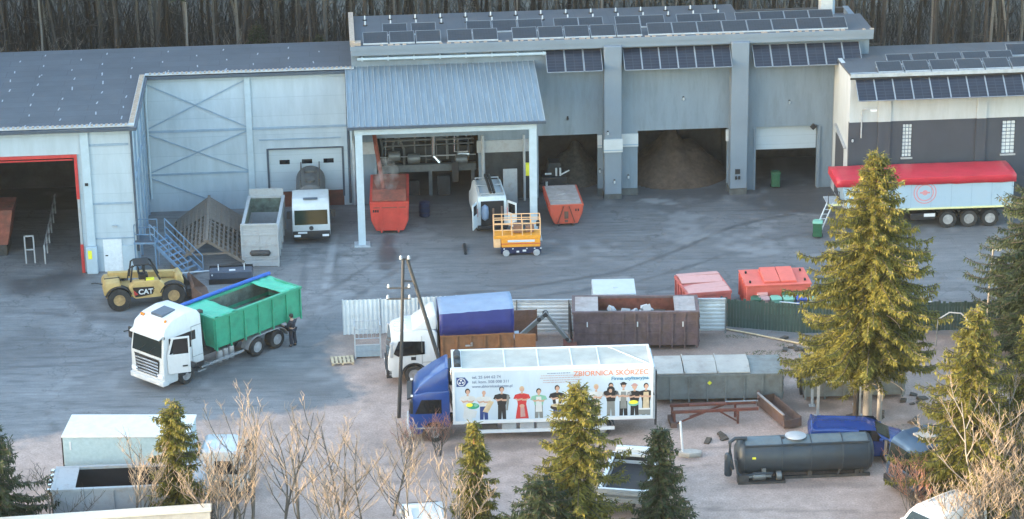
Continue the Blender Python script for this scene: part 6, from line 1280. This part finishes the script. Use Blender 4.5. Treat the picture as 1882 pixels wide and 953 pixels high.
t=thing('loader_bucket','rusty trough shaped bucket lying beside the red trestle','bucket',(12.95,114.2,0),R(-70)); MB().prism([(-.45,.12),(-.5,.75),(-.44,.75),(-.32,.2),(.32,.2),(.42,.55),(.48,.55),(.4,.08),(-.4,.08)],'x',-1.6,1.3).box(-1.66,-1.6,-.48,.45,.1,.6).box(1.3,1.36,-.48,.45,.1,.5).build('trough','rust',t); MB().bar((-1.6,-.48,.80),(1.3,-.48,.78),.1,.06).build('edge','dusty',t); MB().tube([(-1.9,-.2,.3),(-1.7,-.4,.8),(-1.3,-.55,.6)],.08,6).build('hook','rust',t)
t=thing('sign_post','bare white post standing in a loose concrete foot','post',(8.0,110.0,0)); MB().tube([(-.1,0,.2),(-.22,.05,1.75)],.055,8).build('post','paper',t); MB().prism([(-.3,-.1),(.2,-.32),(.75,-.2),(.8,.1),(.35,.3),(-.2,.22)],'z',0,.24,.03).build('foot','concrete',t)
t=thing('shelter_frame','open pale steel shelter frame under the big spruce','frame',(15.5,115.0,0)); m=MB()
for x,y in ((-.85,.7),(-.72,-.6),(1.3,-.6),(1.3,.75)): m.bar((x,y,0),(x,y,1.85),.12)
m.bar((-.85,.7,2.2),(-.72,-.6,1.88),.1).bar((-.72,-.6,1.86),(1.3,-.6,1.86),.1).bar((-.85,.7,2.2),(1.3,.75,2.15),.1).bar((1.3,.75,2.15),(1.3,-.6,1.86),.1).bar((-.85,.7,1.8),(-.85,.7,2.25),.12).bar((1.3,.75,1.8),(1.3,.75,2.2),.12).build('frame','palesteel',t)
m=MB()
for x,y in ((-.85,.7),(-.72,-.6),(1.3,-.6),(1.3,.75)): m.box(x-.15,x+.15,y-.15,y+.15,0,.04)
m.build('base_plate','galv',t)
t=thing('shaded_container','dark open container behind the pale shelter frame','container',(16.6,117.3,0),R(2)); hookbox(t,-2.3,2.6,2.0,.25,1.7,'greysteel','rust',5,-1,'rust',None)
# left yard: stairs, timber roof frame, grey roll-off box, attachment
t=thing('steel_stairs','blue steel platform stairs beside the timber roof frame','stairs',(-20.6,136.5,0)); m=MB()
for x in (-.7,.45):
    for y in (-.3,.9): m.bar((x,y,0),(x,y,1.75),.08); m.bar((x,y,1.75),(x,y,2.75),.045)
m.box(-.75,.5,-.35,.95,1.68,1.78)
for z in (2.25,2.75): m.bar((-.7,-.3,z),(.45,-.3,z),.045) if z<2.3 else None; m.bar((-.7,.9,z),(.45,.9,z),.045); m.bar((-.7,-.3,z),(-.7,.9,z),.045)
m.build('platform','bluesteel',t); MB().box(-.7,.45,-.30,.9,1.781,1.80).build('grating','gutter',t)
A0=Vector((.5,.55,1.75)); B0=Vector((2.75,-1.05,.05)); sd=Vector((.36,.5,0)); m=MB()
for s in (-1,1): m.bar(A0+sd*s,B0+sd*s,.06,.2)
for k in range(8): q=A0.lerp(B0,(k+.6)/8.2); m.bar(q-sd,q+sd,.18,.03,(0,0,1))
m.build('flight','bluesteel',t); m=MB()
for s in (-1,1):
    for h in (.5,.98): m.bar(A0+sd*s+Vector((0,0,h)),B0+sd*s+Vector((0,0,h)),.045)
    for k in (0,.5,1): q=A0.lerp(B0,k)+sd*s; m.bar(q,q+Vector((0,0,.98)),.045)
m.build('handrail','bluesteel',t)
t=thing('timber_roof_frame','weathered gabled timber roof frame set down on the ground','roof frame',(-17.6,140.3,0),R(5)); m=MB()
L=7.6; hw=2.05; zr=1.72; ze=.28
for k in range(12):
    y=-L/2+L*k/11
    m.bar((-hw,y,ze+random.uniform(-.05,.05)),(0.02,y,zr),.09,.14); m.bar((hw,y,ze+random.uniform(-.05,.05)),(-.02,y,zr),.09,.14)
    if k%3==0: m.bar((-hw*.55,y,ze+.45*(zr-ze)),(hw*.55,y,ze+.45*(zr-ze)),.07,.1)
m.build('rafter','wood',t); m=MB(); m.bar((0,-L/2-.2,zr+.06),(0,L/2+.2,zr+.06),.16,.12).bar((-hw,-L/2,.18),(-hw,L/2,.18),.16).bar((hw,-L/2,.18),(hw,L/2,.18),.16).build('beam','wood',t); m=MB()
for s in (-1,1):
    for f in (.08,.2,.32,.44,.56,.68,.8,.92): m.bar((s*hw*f,-L/2,zr-(zr-ze)*f+.10),(s*hw*f,L/2*random.uniform(.6,1),zr-(zr-ze)*f+.10),.12,.035)
m.build('batten','wood',t); m=MB()
for s in (-1,1):
    n_=Vector((s*(zr-ze),0,hw)).normalized(); slab(m,[(0,-.2 if s>0 else .6,zr+.1),(0,L/2,zr+.1),(s*hw*.95,L/2,ze+.17),(s*hw*.95,.9 if s>0 else 1.4,ze+.17)],n_,.02)
m.build('boarding','wood',t)
t=thing('roll_off_box','pale grey open box container beside the tank lorry','container',(-14.35,139.8,0),R(91))
b=hookbox(t,-2.95,2.95,2.0,.3,2.25,'palesteel','greenin',5,1,'rust',None); MB().box(2.95,3.0,-1.0,1.0,2.2,2.7).build('head_board','palesteel',b)
MB().box(-3.08,-3.0,-1.06,-.98,0,2.6).box(-3.08,-3.0,.98,1.06,0,2.6).box(-3.08,-3.0,-.98,.98,2.48,2.6).box(-3.08,-3.0,-.98,.98,1.3,1.4).box(-3.08,-3.0,-.98,.98,.05,.35).box(-3.08,-3.0,-.98,.98,.62,.7).build('end_frame','palesteel',b)
MB().box(-3.0,-2.97,-.98,.98,1.4,2.48).build('end_panel','palesteel',b); MB().lathe([(.03,-.6),(.17,-.5),(.17,.5),(.03,.6)],(-3.07,0,.85),'y',14).build('tarp_bundle','chassis',b)
t=thing('sweeper_attachment','dark blue grey box attachment with two white marker rods','attachment',(-15.75,134.5,0),R(5)); MB().box(-1.2,1.2,-.4,.4,.08,.72,.05).build('body',flat('dark_attachment_paint',(.05,.065,.095)),t); MB().box(-1.25,1.25,-.45,-.4,.02,.3).box(-1.22,1.22,.4,.5,.3,.8).build('lower_edge','black',t); MB().box(-.72,-.66,-.2,-.14,.72,1.1).box(.72,.78,-.2,-.14,.72,1.1).box(-.1,.25,-.3,-.1,.725,.76).build('marker_rod','paper',t); MB().tube([(-1.2,.2,.6),(-2.9,-.1,.65)],.05,6).build('arm','galv',t); MB().lathe([(.05,0),(.05,.03)],(-1.05,-.43,.55),'y',10).build('reflector','paper',t)
# bottom left: grey open container, concrete wall
t=thing('steel_open_container','long grey open container at the lower left behind bare trees','container',(-17.3,103.9,0),R(3.5)); b=hookbox(t,-3.2,3.4,2.35,.3,2.2,'palesteel','dark',5,-1,'chassis',None,fill=.3); MB().box(-3.1,-2.2,-1.07,1.07,2.15,2.215).box(2.3,3.3,-1.07,1.07,2.15,2.215).build('end_cover','palesteel',b); MB().bar((-3.05,-1.23,1.9),(-1.9,-1.23,1.0),.08).bar((-1.9,-1.23,1.0),(-2.9,-1.23,.5),.08).build('brace','palesteel',b)
m=MB()
for k in range(5): m.obox((-3.35,-.8+.4*k,2.0+.05*k),(.22,.14,.14),(0,0,.3*k))
m.build('fitting','chrome',b)
t=thing('concrete_wall','pale concrete wall top along the lower left edge','wall',(-17.2,99.45,0),R(7)); MB().box(-6,4.05,-.25,.25,0,2.4).build('wall_body','concrete',t); MB().box(-6.05,4.12,-.33,.33,2.4,2.52,.02).build('coping',flat('pale_coping',(.50,.46,.40)),t)
# scraps on the gravel: too small and too many to lift one by one
m=MB()
for cx,cy,n,sp in ((13.2,120.2,16,1.5),(12.1,119.3,6,.8),(14.6,123.4,10,1.6),(18,114,8,2),(9.9,111.8,6,.7),(11.2,121.8,8,.8),(1.8,120.5,8,2),(20.5,116,6,2)):
    for k in range(n):
        s=random.uniform(.06,.3); m.obox((cx+random.gauss(0,sp*.5),cy+random.gauss(0,sp*.4),s*.2),(s*1.8,s,s*.5),(random.uniform(-.3,.3),random.uniform(-.3,.3),random.uniform(0,3)))
tag(m.build('scrap_litter','clod'),kind='stuff',label='small dark scraps and clods scattered on the gravel')
V=[];F=[]
for cx,cy,rx,ry,n in ((13.7,122.6,1.7,.5,420),(12.2,125.0,1.2,.3,160),(14.8,123.7,1.2,.4,220),(17.5,112.6,2.5,.8,400),(19.5,109.5,1.2,1.2,400),(9.0,126.0,2,.25,300)):
    for k in range(n):
        an=random.uniform(0,6.28); r=math.sqrt(random.random()); x=cx+rx*r*math.cos(an); y=cy+ry*r*math.sin(an); h=random.uniform(.02,.06); a=random.uniform(0,3.14); i=len(V)
        V+=[(x-.02*math.cos(a),y-.02*math.sin(a),0),(x+.02*math.cos(a),y+.02*math.sin(a),0),(x+random.uniform(-.08,.08),y+random.uniform(-.08,.08),h)]; F.append((i,i+1,i+2))
tag(from_np('grass',V,F,'grass'),kind='stuff',label='thin rough grass growing by the green fence and under the trees')

# ------------------------------------------------------------------ trees
def tubes_np(segs, n=4):
    V=[];F=[]
    for p,q,r0,r1 in segs:
        d=(q-p); 
        if d.length<1e-5: continue
        d.normalize(); a=d.cross(Vector((.3,.2,.93)))
        if a.length<.05: a=d.cross(Vector((1,0,0)))
        a.normalize(); b=d.cross(a); i=len(V)
        for c,r in ((p,r0),(q,r1)):
            for j in range(n): an=2*math.pi*j/n; V.append(c+(a*math.cos(an)+b*math.sin(an))*r)
        for j in range(n): F.append((i+j,i+(j+1)%n,i+n+(j+1)%n,i+n+j))
    return [tuple(v) for v in V],F
def spruce_crown(H, Rm, zc, seed, dens=1.0, shape=.85, lean=0, droop=.35, gap=.12, irregular=.22, side=None):
    rng=random.Random(seed); V=[];F=[];segs=[]
    def card(p,d,L,w,nrm):
        s=d.cross(nrm); 
        if s.length<.05: s=d.cross(Vector((1,0,0)))
        s.normalize(); i=len(V); m_=p+d*L*.45
        V.extend([tuple(p),tuple(m_+s*w+nrm*.015),tuple(p+d*L),tuple(m_-s*w+nrm*.015)]); F.append((i,i+1,i+2,i+3))
    z=zc
    while z<H-.15:
        f=(H-z)/(H-zc); rad=Rm*(f**shape)*(1-.35*max(0,(f-.82)/.18)); nb=max(5,int(6+7*f)); off=rng.uniform(0,6.28)
        for k in range(nb):
            an=off+6.283*k/nb+rng.uniform(-.25,.25)
            if rng.random()<gap*f: continue
            L=rad*rng.uniform(1-irregular*1.4,1+irregular)+.12
            L*=1+.55*noise.noise(Vector((math.cos(an)*1.3,math.sin(an)*1.3,z*.45+seed)))
            out=Vector((math.cos(an),math.sin(an),0)); base=Vector((lean*z,0,z+rng.uniform(-.22,.22)))
            rise=.25*(1-f)+rng.uniform(-.06,.16); pts=[]
            ns=max(3,int(L/.22))
            for s in range(ns+1):
                t_=s/ns; pts.append(base+out*L*t_+Vector((0,0,L*(rise*t_*1.6-droop*t_*t_*(1.2-.5*(t_>.75)*(t_-.75)*4))))+Vector((0,0,.06*noise.noise(Vector((an*3,t_*4,z))))))
            for s in range(ns): segs.append((pts[s],pts[s+1],.018+.022*(L/3)*(1-s/ns),.018+.022*(L/3)*(1-(s+1)/ns)))
            lat=Vector((-out.y,out.x,0)); step=.062/dens; dist=.10*L; bl=L*1.05
            while dist<bl:
                t_=min(1,dist/bl); q=t_*ns; i0=min(ns-1,int(q)); p=pts[i0].lerp(pts[i0+1],q-i0); tl=(.10+.50*L*.42*(1-t_)**.8*min(1,t_*3+.3))
                for sgn in (1,-1):
                    d=(out*.62+lat*sgn*rng.uniform(.55,1.0)+Vector((0,0,rng.uniform(-.5,-.02)))).normalized(); n2=max(1,int(tl/.17)); pp=p.copy()
                    for w_ in range(n2):
                        dd=(d+Vector((rng.uniform(-.25,.25),rng.uniform(-.25,.25),-.16*w_+rng.uniform(-.15,.15)))).normalized()
                        card(pp,dd,rng.uniform(.18,.34),rng.uniform(.028,.052),Vector((rng.uniform(-.4,.4),rng.uniform(-.4,.4),1)).normalized())
                        if rng.random()<.75:                            # hanging sprays
                            card(pp+dd*.06,(Vector((rng.uniform(-.4,.4),rng.uniform(-.4,.4),-1))+out*.25).normalized(),rng.uniform(.14,.36),rng.uniform(.025,.045),lat)
                        if rng.random()<.35: card(pp,(Vector((rng.uniform(-.5,.5),rng.uniform(-.5,.5),.8))+out*.3).normalized(),rng.uniform(.08,.16),.022,lat)
                        pp=pp+dd*.17
                dist+=step*(1+.5*rng.random())
            card(pts[-1],(pts[-1]-pts[-2]).normalized(),.22,.035,Vector((0,0,1)))
        z+=(.15+.13*f)*rng.uniform(.7,1.3)
    for k in range(10): card(Vector((lean*H,0,H-.35+.035*k)),Vector((rng.uniform(-.5,.5),rng.uniform(-.5,.5),.9)).normalized(),.2,.03,Vector((1,0,0)))
    return V,F,segs
def trunk(t,pts,r0,r1,mt,name='trunk'): return MB().tube(pts,r0,10,r1).build(name,mt,t)
def spruce(label,loc,H,Rm,zc,seed,mt='sprucelight',rz=0,bark='bark',group=None,**kw):
    t=thing('spruce_tree',label,'tree',loc,rz,group); V,F,S=spruce_crown(H,Rm,zc,seed,**kw); ln=kw.get('lean',0)
    from_np('crown',V,F,mt,t); v,f=tubes_np(S,4); from_np('limb',v,f,'twigdark',t); trunk(t,[(0,0,0),(ln*H*.5,0,H*.5),(ln*H,0,H-.1)],.07+H*.012,.015,bark); return t
def bare(label,loc,H,seed,mt='twig',spread=.5,stems=1,levels=4,r0=.09,name='bare_tree',cat='tree',group=None,upright=.55,bk='barkgrey',kmin=2,kmax=3,twn=3):
    rng=random.Random(seed); t=thing(name,label,cat,loc,0,group); S=[];TW=[]
    def wob(k): return Vector((rng.uniform(-k,k),rng.uniform(-k,k),rng.uniform(-k*.5,k)))
    def line(p,d,L,r0_,r1_,n,lift,jit,out):                         # a bending shoot; returns its points
        pts=[p]
        for k in range(n):
            d=(d+wob(jit)+Vector((0,0,lift))).normalized(); q=pts[-1]+d*L/n
            out.append((pts[-1],q,r0_+(r1_-r0_)*k/n,r0_+(r1_-r0_)*(k+1)/n)); pts.append(q)
        return pts
    dens=levels/4
    for s in range(stems):
        a=rng.uniform(0,6.28); tl=(.16+.16*spread)*(stems>1); d0=Vector((math.cos(a)*tl,math.sin(a)*tl,1)).normalized(); h=H*rng.uniform(.75,1) if s else H
        tp=line(Vector((math.cos(a)*.1*(stems>1),math.sin(a)*.1*(stems>1),0)),d0,h*.86,r0*rng.uniform(.75,1),.014,10,.03,.10,S)
        nl=int(rng.uniform(7,10)*dens)
        for m_ in range(nl):
            f=.16+.78*(m_+rng.random()*.6)/nl; q=f*10; i0=min(9,int(q)); p=tp[i0].lerp(tp[i0+1],q-i0); an=rng.uniform(0,6.28); tilt=rng.uniform(.55,1.15)*(.55+spread)
            d=Vector((math.cos(an)*tilt,math.sin(an)*tilt,1)).normalized(); L=(h-p.z)*rng.uniform(.5,.8)+.35
            lp=line(p,d,L,r0*.36*(1-.5*f)+.006,.009,6,.10*upright,.16,S)
            ns=max(2,int(L/.30))
            for k in range(ns):
                g=.25+.75*(k+.5)/ns; q2=min(5.99,g*6); p2=lp[int(q2)].lerp(lp[int(q2)+1],q2-int(q2)); an2=rng.uniform(0,6.28)
                d2=((lp[int(q2)+1]-lp[int(q2)]).normalized()*.55+Vector((math.cos(an2)*.75,math.sin(an2)*.75,.45*upright))).normalized(); L2=(.25+L*.32*(1.15-g))*rng.uniform(.6,1.25)
                sp_=line(p2,d2,L2,.011,.007,4,.16*upright,.22,TW)
                for w in range(rng.randint(1,max(1,twn-1))):
                    p3=sp_[rng.randint(1,4)]; an3=rng.uniform(0,6.28); d3=Vector((math.cos(an3)*.7,math.sin(an3)*.7,.55)).normalized(); line(p3,d3,rng.uniform(.15,.45),.008,.005,2,.2,.2,TW)
    v,f=tubes_np(S,6); from_np('trunk',v,f,bk,t,True); v,f=tubes_np(TW,3); from_np('crown',v,f,mt,t); return t
sp=spruce('tall golden green spruce with twin pale trunks, biggest tree in the yard',(17.05,113.5,0),13.9,3.95,2.9,11,'sprucelight',dens=1.05,shape=.82,droop=.34,irregular=.26,gap=.03,bark='birch')
trunk(sp,[(-.55,.1,0),(-.5,.1,3.2),(-.9,.1,5.5)],.15,.09,'bark')
t=thing('birch_tree','slim pale trunked tree beside the big spruce','tree',(17.45,112.4,0)); trunk(t,[(0,0,0),(.03,0,2.5),(.1,0,5.2),(-.05,.2,7.5)],.14,.06,'birch')
rng=random.Random(4); S=[]
for k in range(16):
    z=1.8+.3*k; a=rng.uniform(0,6.28); p=Vector((.05,0,z)); d=Vector((math.cos(a),math.sin(a),.35))
    for s in range(5): e=p+d*.28; S.append((p,e,.028-.004*s,.024-.004*s)); p=e; d=(d+Vector((rng.uniform(-.2,.2),rng.uniform(-.2,.2),-.28))).normalized()
v,f=tubes_np(S,4); from_np('crown',v,f,'twig',t)
spruce('dark green spruce cut by the right edge of the picture',(27.0,121.6,0),11.3,4.4,.6,21,'sprucedark',dens=.8,shape=.8,irregular=.28)
spruce('young light green spruce with pointed top at the right',(20.15,103.4,0),9.9,3.1,.5,31,'sprucelight',dens=.85,shape=.75,irregular=.3)
spruce('slender light green spruce close behind the pointed one at the right edge',(23.2,104.8,0),9.6,2.6,.6,37,'sprucelight',dens=.85,shape=.8,irregular=.3)
spruce('golden green spruce in front of the advert lorry',(2.75,100.3,0),7.9,1.9,.4,41,'sprucelight',dens=1.1,shape=.62,irregular=.38,gap=.2)
spruce('narrow light green spruce at the lower middle',(-1.75,101,0),5.75,.72,.4,51,'sprucelight',dens=1.1,shape=.5,irregular=.4,bark='rustor')
spruce('dark pointed spruce right of the lower middle',(6.25,100.6,0),5.7,1.45,.4,61,'sprucedark',dens=1.05,shape=.8,irregular=.4,gap=.2)
spruce('narrow dark spruce standing before the white box lorry',(-14.85,102.3,0),6.4,1.0,.4,71,'sprucelight',dens=1.05,shape=.45,irregular=.42,gap=.2)
spruce('dark spruce cut by the left edge of the picture',(-22.7,101.2,0),5.9,2.3,.3,81,'sprucedark',dens=1.0,shape=.8,irregular=.4,gap=.25)
spruce('low dark spruce bough between the golden and the narrow spruces',(1.1,98.6,0),4.3,2.1,.3,91,'sprucedark',dens=1.0,shape=.75,irregular=.45,gap=.25)
bare('tall bare tree with many upright twigs before the white lorry',(-11.8,101.3,0),7.4,1,'twig',.42,2,4,.09,upright=.9)
bare('forked bare tree left of the white roofed van',(-9.4,101.0,0),6.4,2,'twig',.62,1,4,.085,upright=.62)
bare('thin single stemmed bare tree in the lower middle',(-6.7,101.5,0),5.9,3,'twig',.62,1,4,.06,upright=.8,kmax=3)
bare('slim bare tree at the left of the white van roof',(-4.6,100.2,0),5.4,4,'twig',.62,1,4,.06,upright=.8,kmax=3)
bare('low bare tree over the right of the white van roof',(-3.3,99.8,0),5.2,5,'twig',.5,1,4,.06,upright=.8,kmax=3)
bare('bare tree spreading over the lower left container',(-16.7,101.6,0),5.8,6,'twig',.55,2,4,.07,upright=.7)
bare('thin bare tree beside the left edge spruce',(-20.2,101.2,0),4.2,16,'twigdark',.6,1,4,.05,upright=.6,kmax=3)
bare('bare sunlit tree with pale crooked trunk at the lower right',(20.4,101.6,0),7.4,7,'twig',.6,2,4,.09,upright=.7,bk='birch')
bare('dense bare tree at the right edge corner',(22.3,102.2,0),7.0,8,'twig',.65,3,4,.08,upright=.65,bk='birch')
bare('low brown bush in the lower right corner by the dark lorry cab',(17.6,102.2,0),3.4,9,'twigred',.7,5,3,.03,name='bare_shrub',cat='shrub',upright=.7)
bare('reddish twiggy shrub before the blue lorry wheel',(-3.6,110.4,0),2.0,10,'twigred',.5,7,2,.022,name='bare_shrub',cat='shrub',upright=.9,twn=4)
bare('small reddish shrub left of the blue lorry',(-5.0,110.0,0),1.6,12,'twigred',.5,5,2,.02,name='bare_shrub',cat='shrub',upright=.9,twn=4)
bare('straggly bare shrub among the lower left trees',(-13.2,101.2,0),4.0,13,'twig',.6,4,3,.035,name='bare_shrub',cat='shrub',upright=.8)
bare('pale bare shrub between the two middle bare trees',(-8.0,101.3,0),3.6,14,'twig',.6,4,3,.03,name='bare_shrub',cat='shrub',upright=.8)

bare('wide bare tree with crossing twigs above the concrete wall end',(-13.3,100.6,0),5.6,111,'twig',.8,2,4,.06,upright=.5)
bare('open bare tree between the tall forked tree and the thin stem',(-8.0,100.0,0),5.0,112,'twig',.8,2,4,.05,upright=.5)
bare('low spreading bare tree left of the narrow middle spruce',(-2.9,99.0,0),4.6,113,'twig',.8,2,4,.05,upright=.5)
bare('leggy bare tree behind the forked one at the lower left',(-10.4,102.6,0),6.4,121,'twig',.7,2,4,.07,upright=.62)
bare('tall thin bare tree close right of the leggy one',(-7.5,102.8,0),5.6,122,'twig',.7,2,4,.06,upright=.62)
bare('bare tree with long upright shoots left of the box lorry cab',(-12.7,102.9,0),6.6,123,'twig',.55,2,4,.07,upright=.8)
bare('thin bare tree among the shrubs before the blue lorry',(-5.6,104.0,0),5.0,124,'twig',.7,2,4,.05,upright=.65)
bare('tangled tan bush filling the lower right corner',(22.2,100.8,0),5.2,114,'twig',.8,6,4,.05,name='bare_shrub',cat='shrub',upright=.5)
bare('tan bush with curving stems below the pointed spruce',(20.4,100.2,0),4.6,115,'twig',.8,6,4,.05,name='bare_shrub',cat='shrub',upright=.5)
bare('tan bush over the bonnet of the half hidden white van',(18.9,99.9,0),3.6,116,'twig',.8,5,3,.04,name='bare_shrub',cat='shrub',upright=.5)
bare('yellowish bush at the bottom right picture corner',(23.4,99.4,0),4.4,117,'twig',.8,6,4,.05,name='bare_shrub',cat='shrub',upright=.5)
# ------------------------------------------------------------------ the wood behind the halls
def pine_proto(seed,H,r,bark,lean,dead):
    rng=random.Random(seed); pts=[];x=y=0
    n=8
    for k in range(n+1): pts.append((x,y,H*k/n)); x+=lean*H/n+rng.uniform(-.10,.10); y+=rng.uniform(-.1,.1)
    tr=MB().tube(pts,r,8,r*.45); tr_o=tr
    S=[]
    for k in range(dead):
        z=rng.uniform(3,H*.7); i=min(n-1,int(z/H*n)); p=Vector(pts[i]).lerp(Vector(pts[i+1]),z/H*n-i); a=rng.uniform(0,6.28); d=Vector((math.cos(a),math.sin(a),rng.uniform(-.2,.5))); L=rng.uniform(.5,1.8)
        q=p
        for s in range(3): e=q+d*L/3; S.append((q,e,.03-.007*s,.023-.007*s)); q=e; d=(d+Vector((rng.uniform(-.3,.3),rng.uniform(-.3,.3),rng.uniform(-.1,.3)))).normalized()
    V=[];F=[]
    for k in range(420):
        a=rng.uniform(0,6.28); zz=H*.72+H*.38*rng.random(); rr=2.0*math.sqrt(rng.random())*(1.15-abs((zz/H)-.8)*2); c=Vector((pts[-1][0]*.85+rr*math.cos(a),pts[-1][1]*.85+rr*math.sin(a),zz))
        d=Vector((rng.uniform(-1,1),rng.uniform(-1,1),rng.uniform(-.3,.6))).normalized(); s=d.cross(Vector((.2,.3,1))).normalized(); i=len(V); L=rng.uniform(.3,.7)
        V+= [tuple(c),tuple(c+d*L*.5+s*.16),tuple(c+d*L),tuple(c+d*L*.5-s*.16)]; F.append((i,i+1,i+2,i+3))
    return tr,S,V,F,bark
KIND=[('straight brown pine in the wood behind the halls','bark',0,6),('grey pine with dead side branches in the wood behind the halls','barkgrey',.01,14),('pale slim trunk in the wood behind the halls','barkpale',.02,4),('leaning pale trunk in the wood behind the halls','barkpale',.16,5),('thin dark pine in the wood behind the halls','bark',-.02,10),('leaning brown pine in the wood behind the halls','bark',-.09,8)]
protos=[]
for k,(lab,bk,ln,dd) in enumerate(KIND):
    t=thing('pine_tree',lab,'tree',(0,0,0),0,'pines in the wood behind the halls, '+lab.split(' in the')[0]); tr,S,V,F,bark=pine_proto(100+k,[17,16,16,14,15,16][k],[.16,.13,.11,.10,.08,.14][k],bk,ln,dd)
    trb=tr.build('trunk',bk,t); v,f=tubes_np(S,3); from_np('dead_branch',v,f,'barkgrey',trb); from_np('crown',V,F,'pineneedle',t); protos.append([t,False])
rng=random.Random(77); placed=[]; cnt=0
for row_,(y0,y1,n) in enumerate(((160.5,164,50),(164,170,66),(170,178,84),(178,196,96))):
    for k in range(n):
        x=-47+96*(k+.5+rng.uniform(-.45,.45))/n; y=rng.uniform(y0,y1)
        if any((x-a)**2+(y-b)**2<.55 for a,b in placed): continue
        placed.append((x,y)); kd=rng.choices(range(6),[5,4,2.6,.9,4,2])[0]; s=rng.uniform(.85,1.2); rz=rng.uniform(0,6.28)
        if kd in (3,5): rz=rng.choice((0,math.pi))+rng.uniform(-.4,.4)
        pr=protos[kd]
        if not pr[1]: pr[0].location=(x,y,-.1); pr[0].rotation_euler=(0,0,rz); pr[0].scale=(s,)*3; pr[1]=True
        else: copy_thing(pr[0],(x,y,-.1),rz,pr[0]['label'],None,s)
V=[];F=[];S=[]
for k in range(11000):                                                # tangled understorey
    x=rng.uniform(-48,50); y=rng.uniform(158.5,192); h=rng.uniform(.8,5.2)*(1.5 if x<-14 else 1.0); p=Vector((x,y,0)); d=Vector((rng.uniform(-.4,.4),rng.uniform(-.3,.3),1))
    for s in range(3): e=p+d.normalized()*h/3; S.append((p,e,.026-.005*s,.021-.005*s)); p=e; d=d+Vector((rng.uniform(-.5,.5),rng.uniform(-.5,.5),rng.uniform(-.3,.1)))
v,f=tubes_np(S,3); o=from_np('undergrowth',v,f,'brush'); tag(o,kind='stuff',label='tangled dead undergrowth between the trunks of the wood')
for k,(x,y,h,sd,lab) in enumerate(((-29.5,158.5,8.5,201,'sunlit bare bushy tree above the left roof edge, leftmost of three'),(-25.0,158.0,8.2,202,'bare bushy tree above the left roof, middle of three'),(-19.0,158.8,8.4,203,'bare bushy tree above the left roof, rightmost of three'),(-33.5,159,8.6,204,'bare bushy tree at the far left behind the roof'))):
    bare(lab,(x,y,0),h,sd,'greytwig',.75,3,4,.08,upright=.5,kmax=4,twn=4)
spruce('small dark evergreen growing in the wood left of the main roof',(-12.5,161.5,0),7.0,2.2,.5,301,'sprucedark',dens=.55)
spruce('small dark evergreen in the wood above the left roof end',(-9.8,160.0,0),6.2,1.9,.5,302,'sprucedark',dens=.55)
spruce('dark evergreen among the trunks above the canopy end of the roof',(-16.5,163.0,0),7.5,2.4,.5,303,'sprucedark',dens=.5)
# unseen wood added on the rise, height shaped along y to shade yard and halls
rng=random.Random(5); V=[];F=[]
for k in range(150000):
    x=rng.uniform(-120,-68); y=rng.uniform(60,300); z0=1+4.0*min(1,max(0,(-62-x)/40)); c=Vector((x,y,z0+rng.random()*(SHADE_WOOD_H-4.2*min(1,max(0,(92-y)/7))+18*min(1,max(0,(y-101)/10))))); d=Vector((rng.uniform(-1,1),rng.uniform(-1,1),rng.uniform(-.6,.8))).normalized(); s=d.cross(Vector((.2,.3,1))).normalized(); i=len(V); L=rng.uniform(1.5,3.0)
    V+= [tuple(c),tuple(c+d*L*.5+s*.9),tuple(c+d*L),tuple(c+d*L*.5-s*.7)]; F.append((i,i+1,i+2,i+3))
tag(from_np('shade_wood',V,F,'pineneedle'),kind='stuff',label='unseen dark wood added west of the yard to shade it')

# a thin evening haze: lifts the darks of the far bays and the wood a little
m=MB().box(-1600,1600,-300,3100,-1.2,60); hz=bpy.data.materials.new('thin_haze'); hz.use_nodes=True; nt=hz.node_tree; nt.nodes.remove(nt.nodes['Principled BSDF'])
pv=_n(nt,'ShaderNodeVolumePrincipled'); pv.inputs['Color'].default_value=(.82,.86,.92,1); pv.inputs['Density'].default_value=.00006; pv.inputs['Anisotropy'].default_value=.0; nt.links.new(pv.outputs[0],nt.nodes['Material Output'].inputs['Volume']); M['haze']=hz
tag(m.build('haze','haze',smooth=None),'thin pale evening haze over the whole yard',None,None,'stuff')
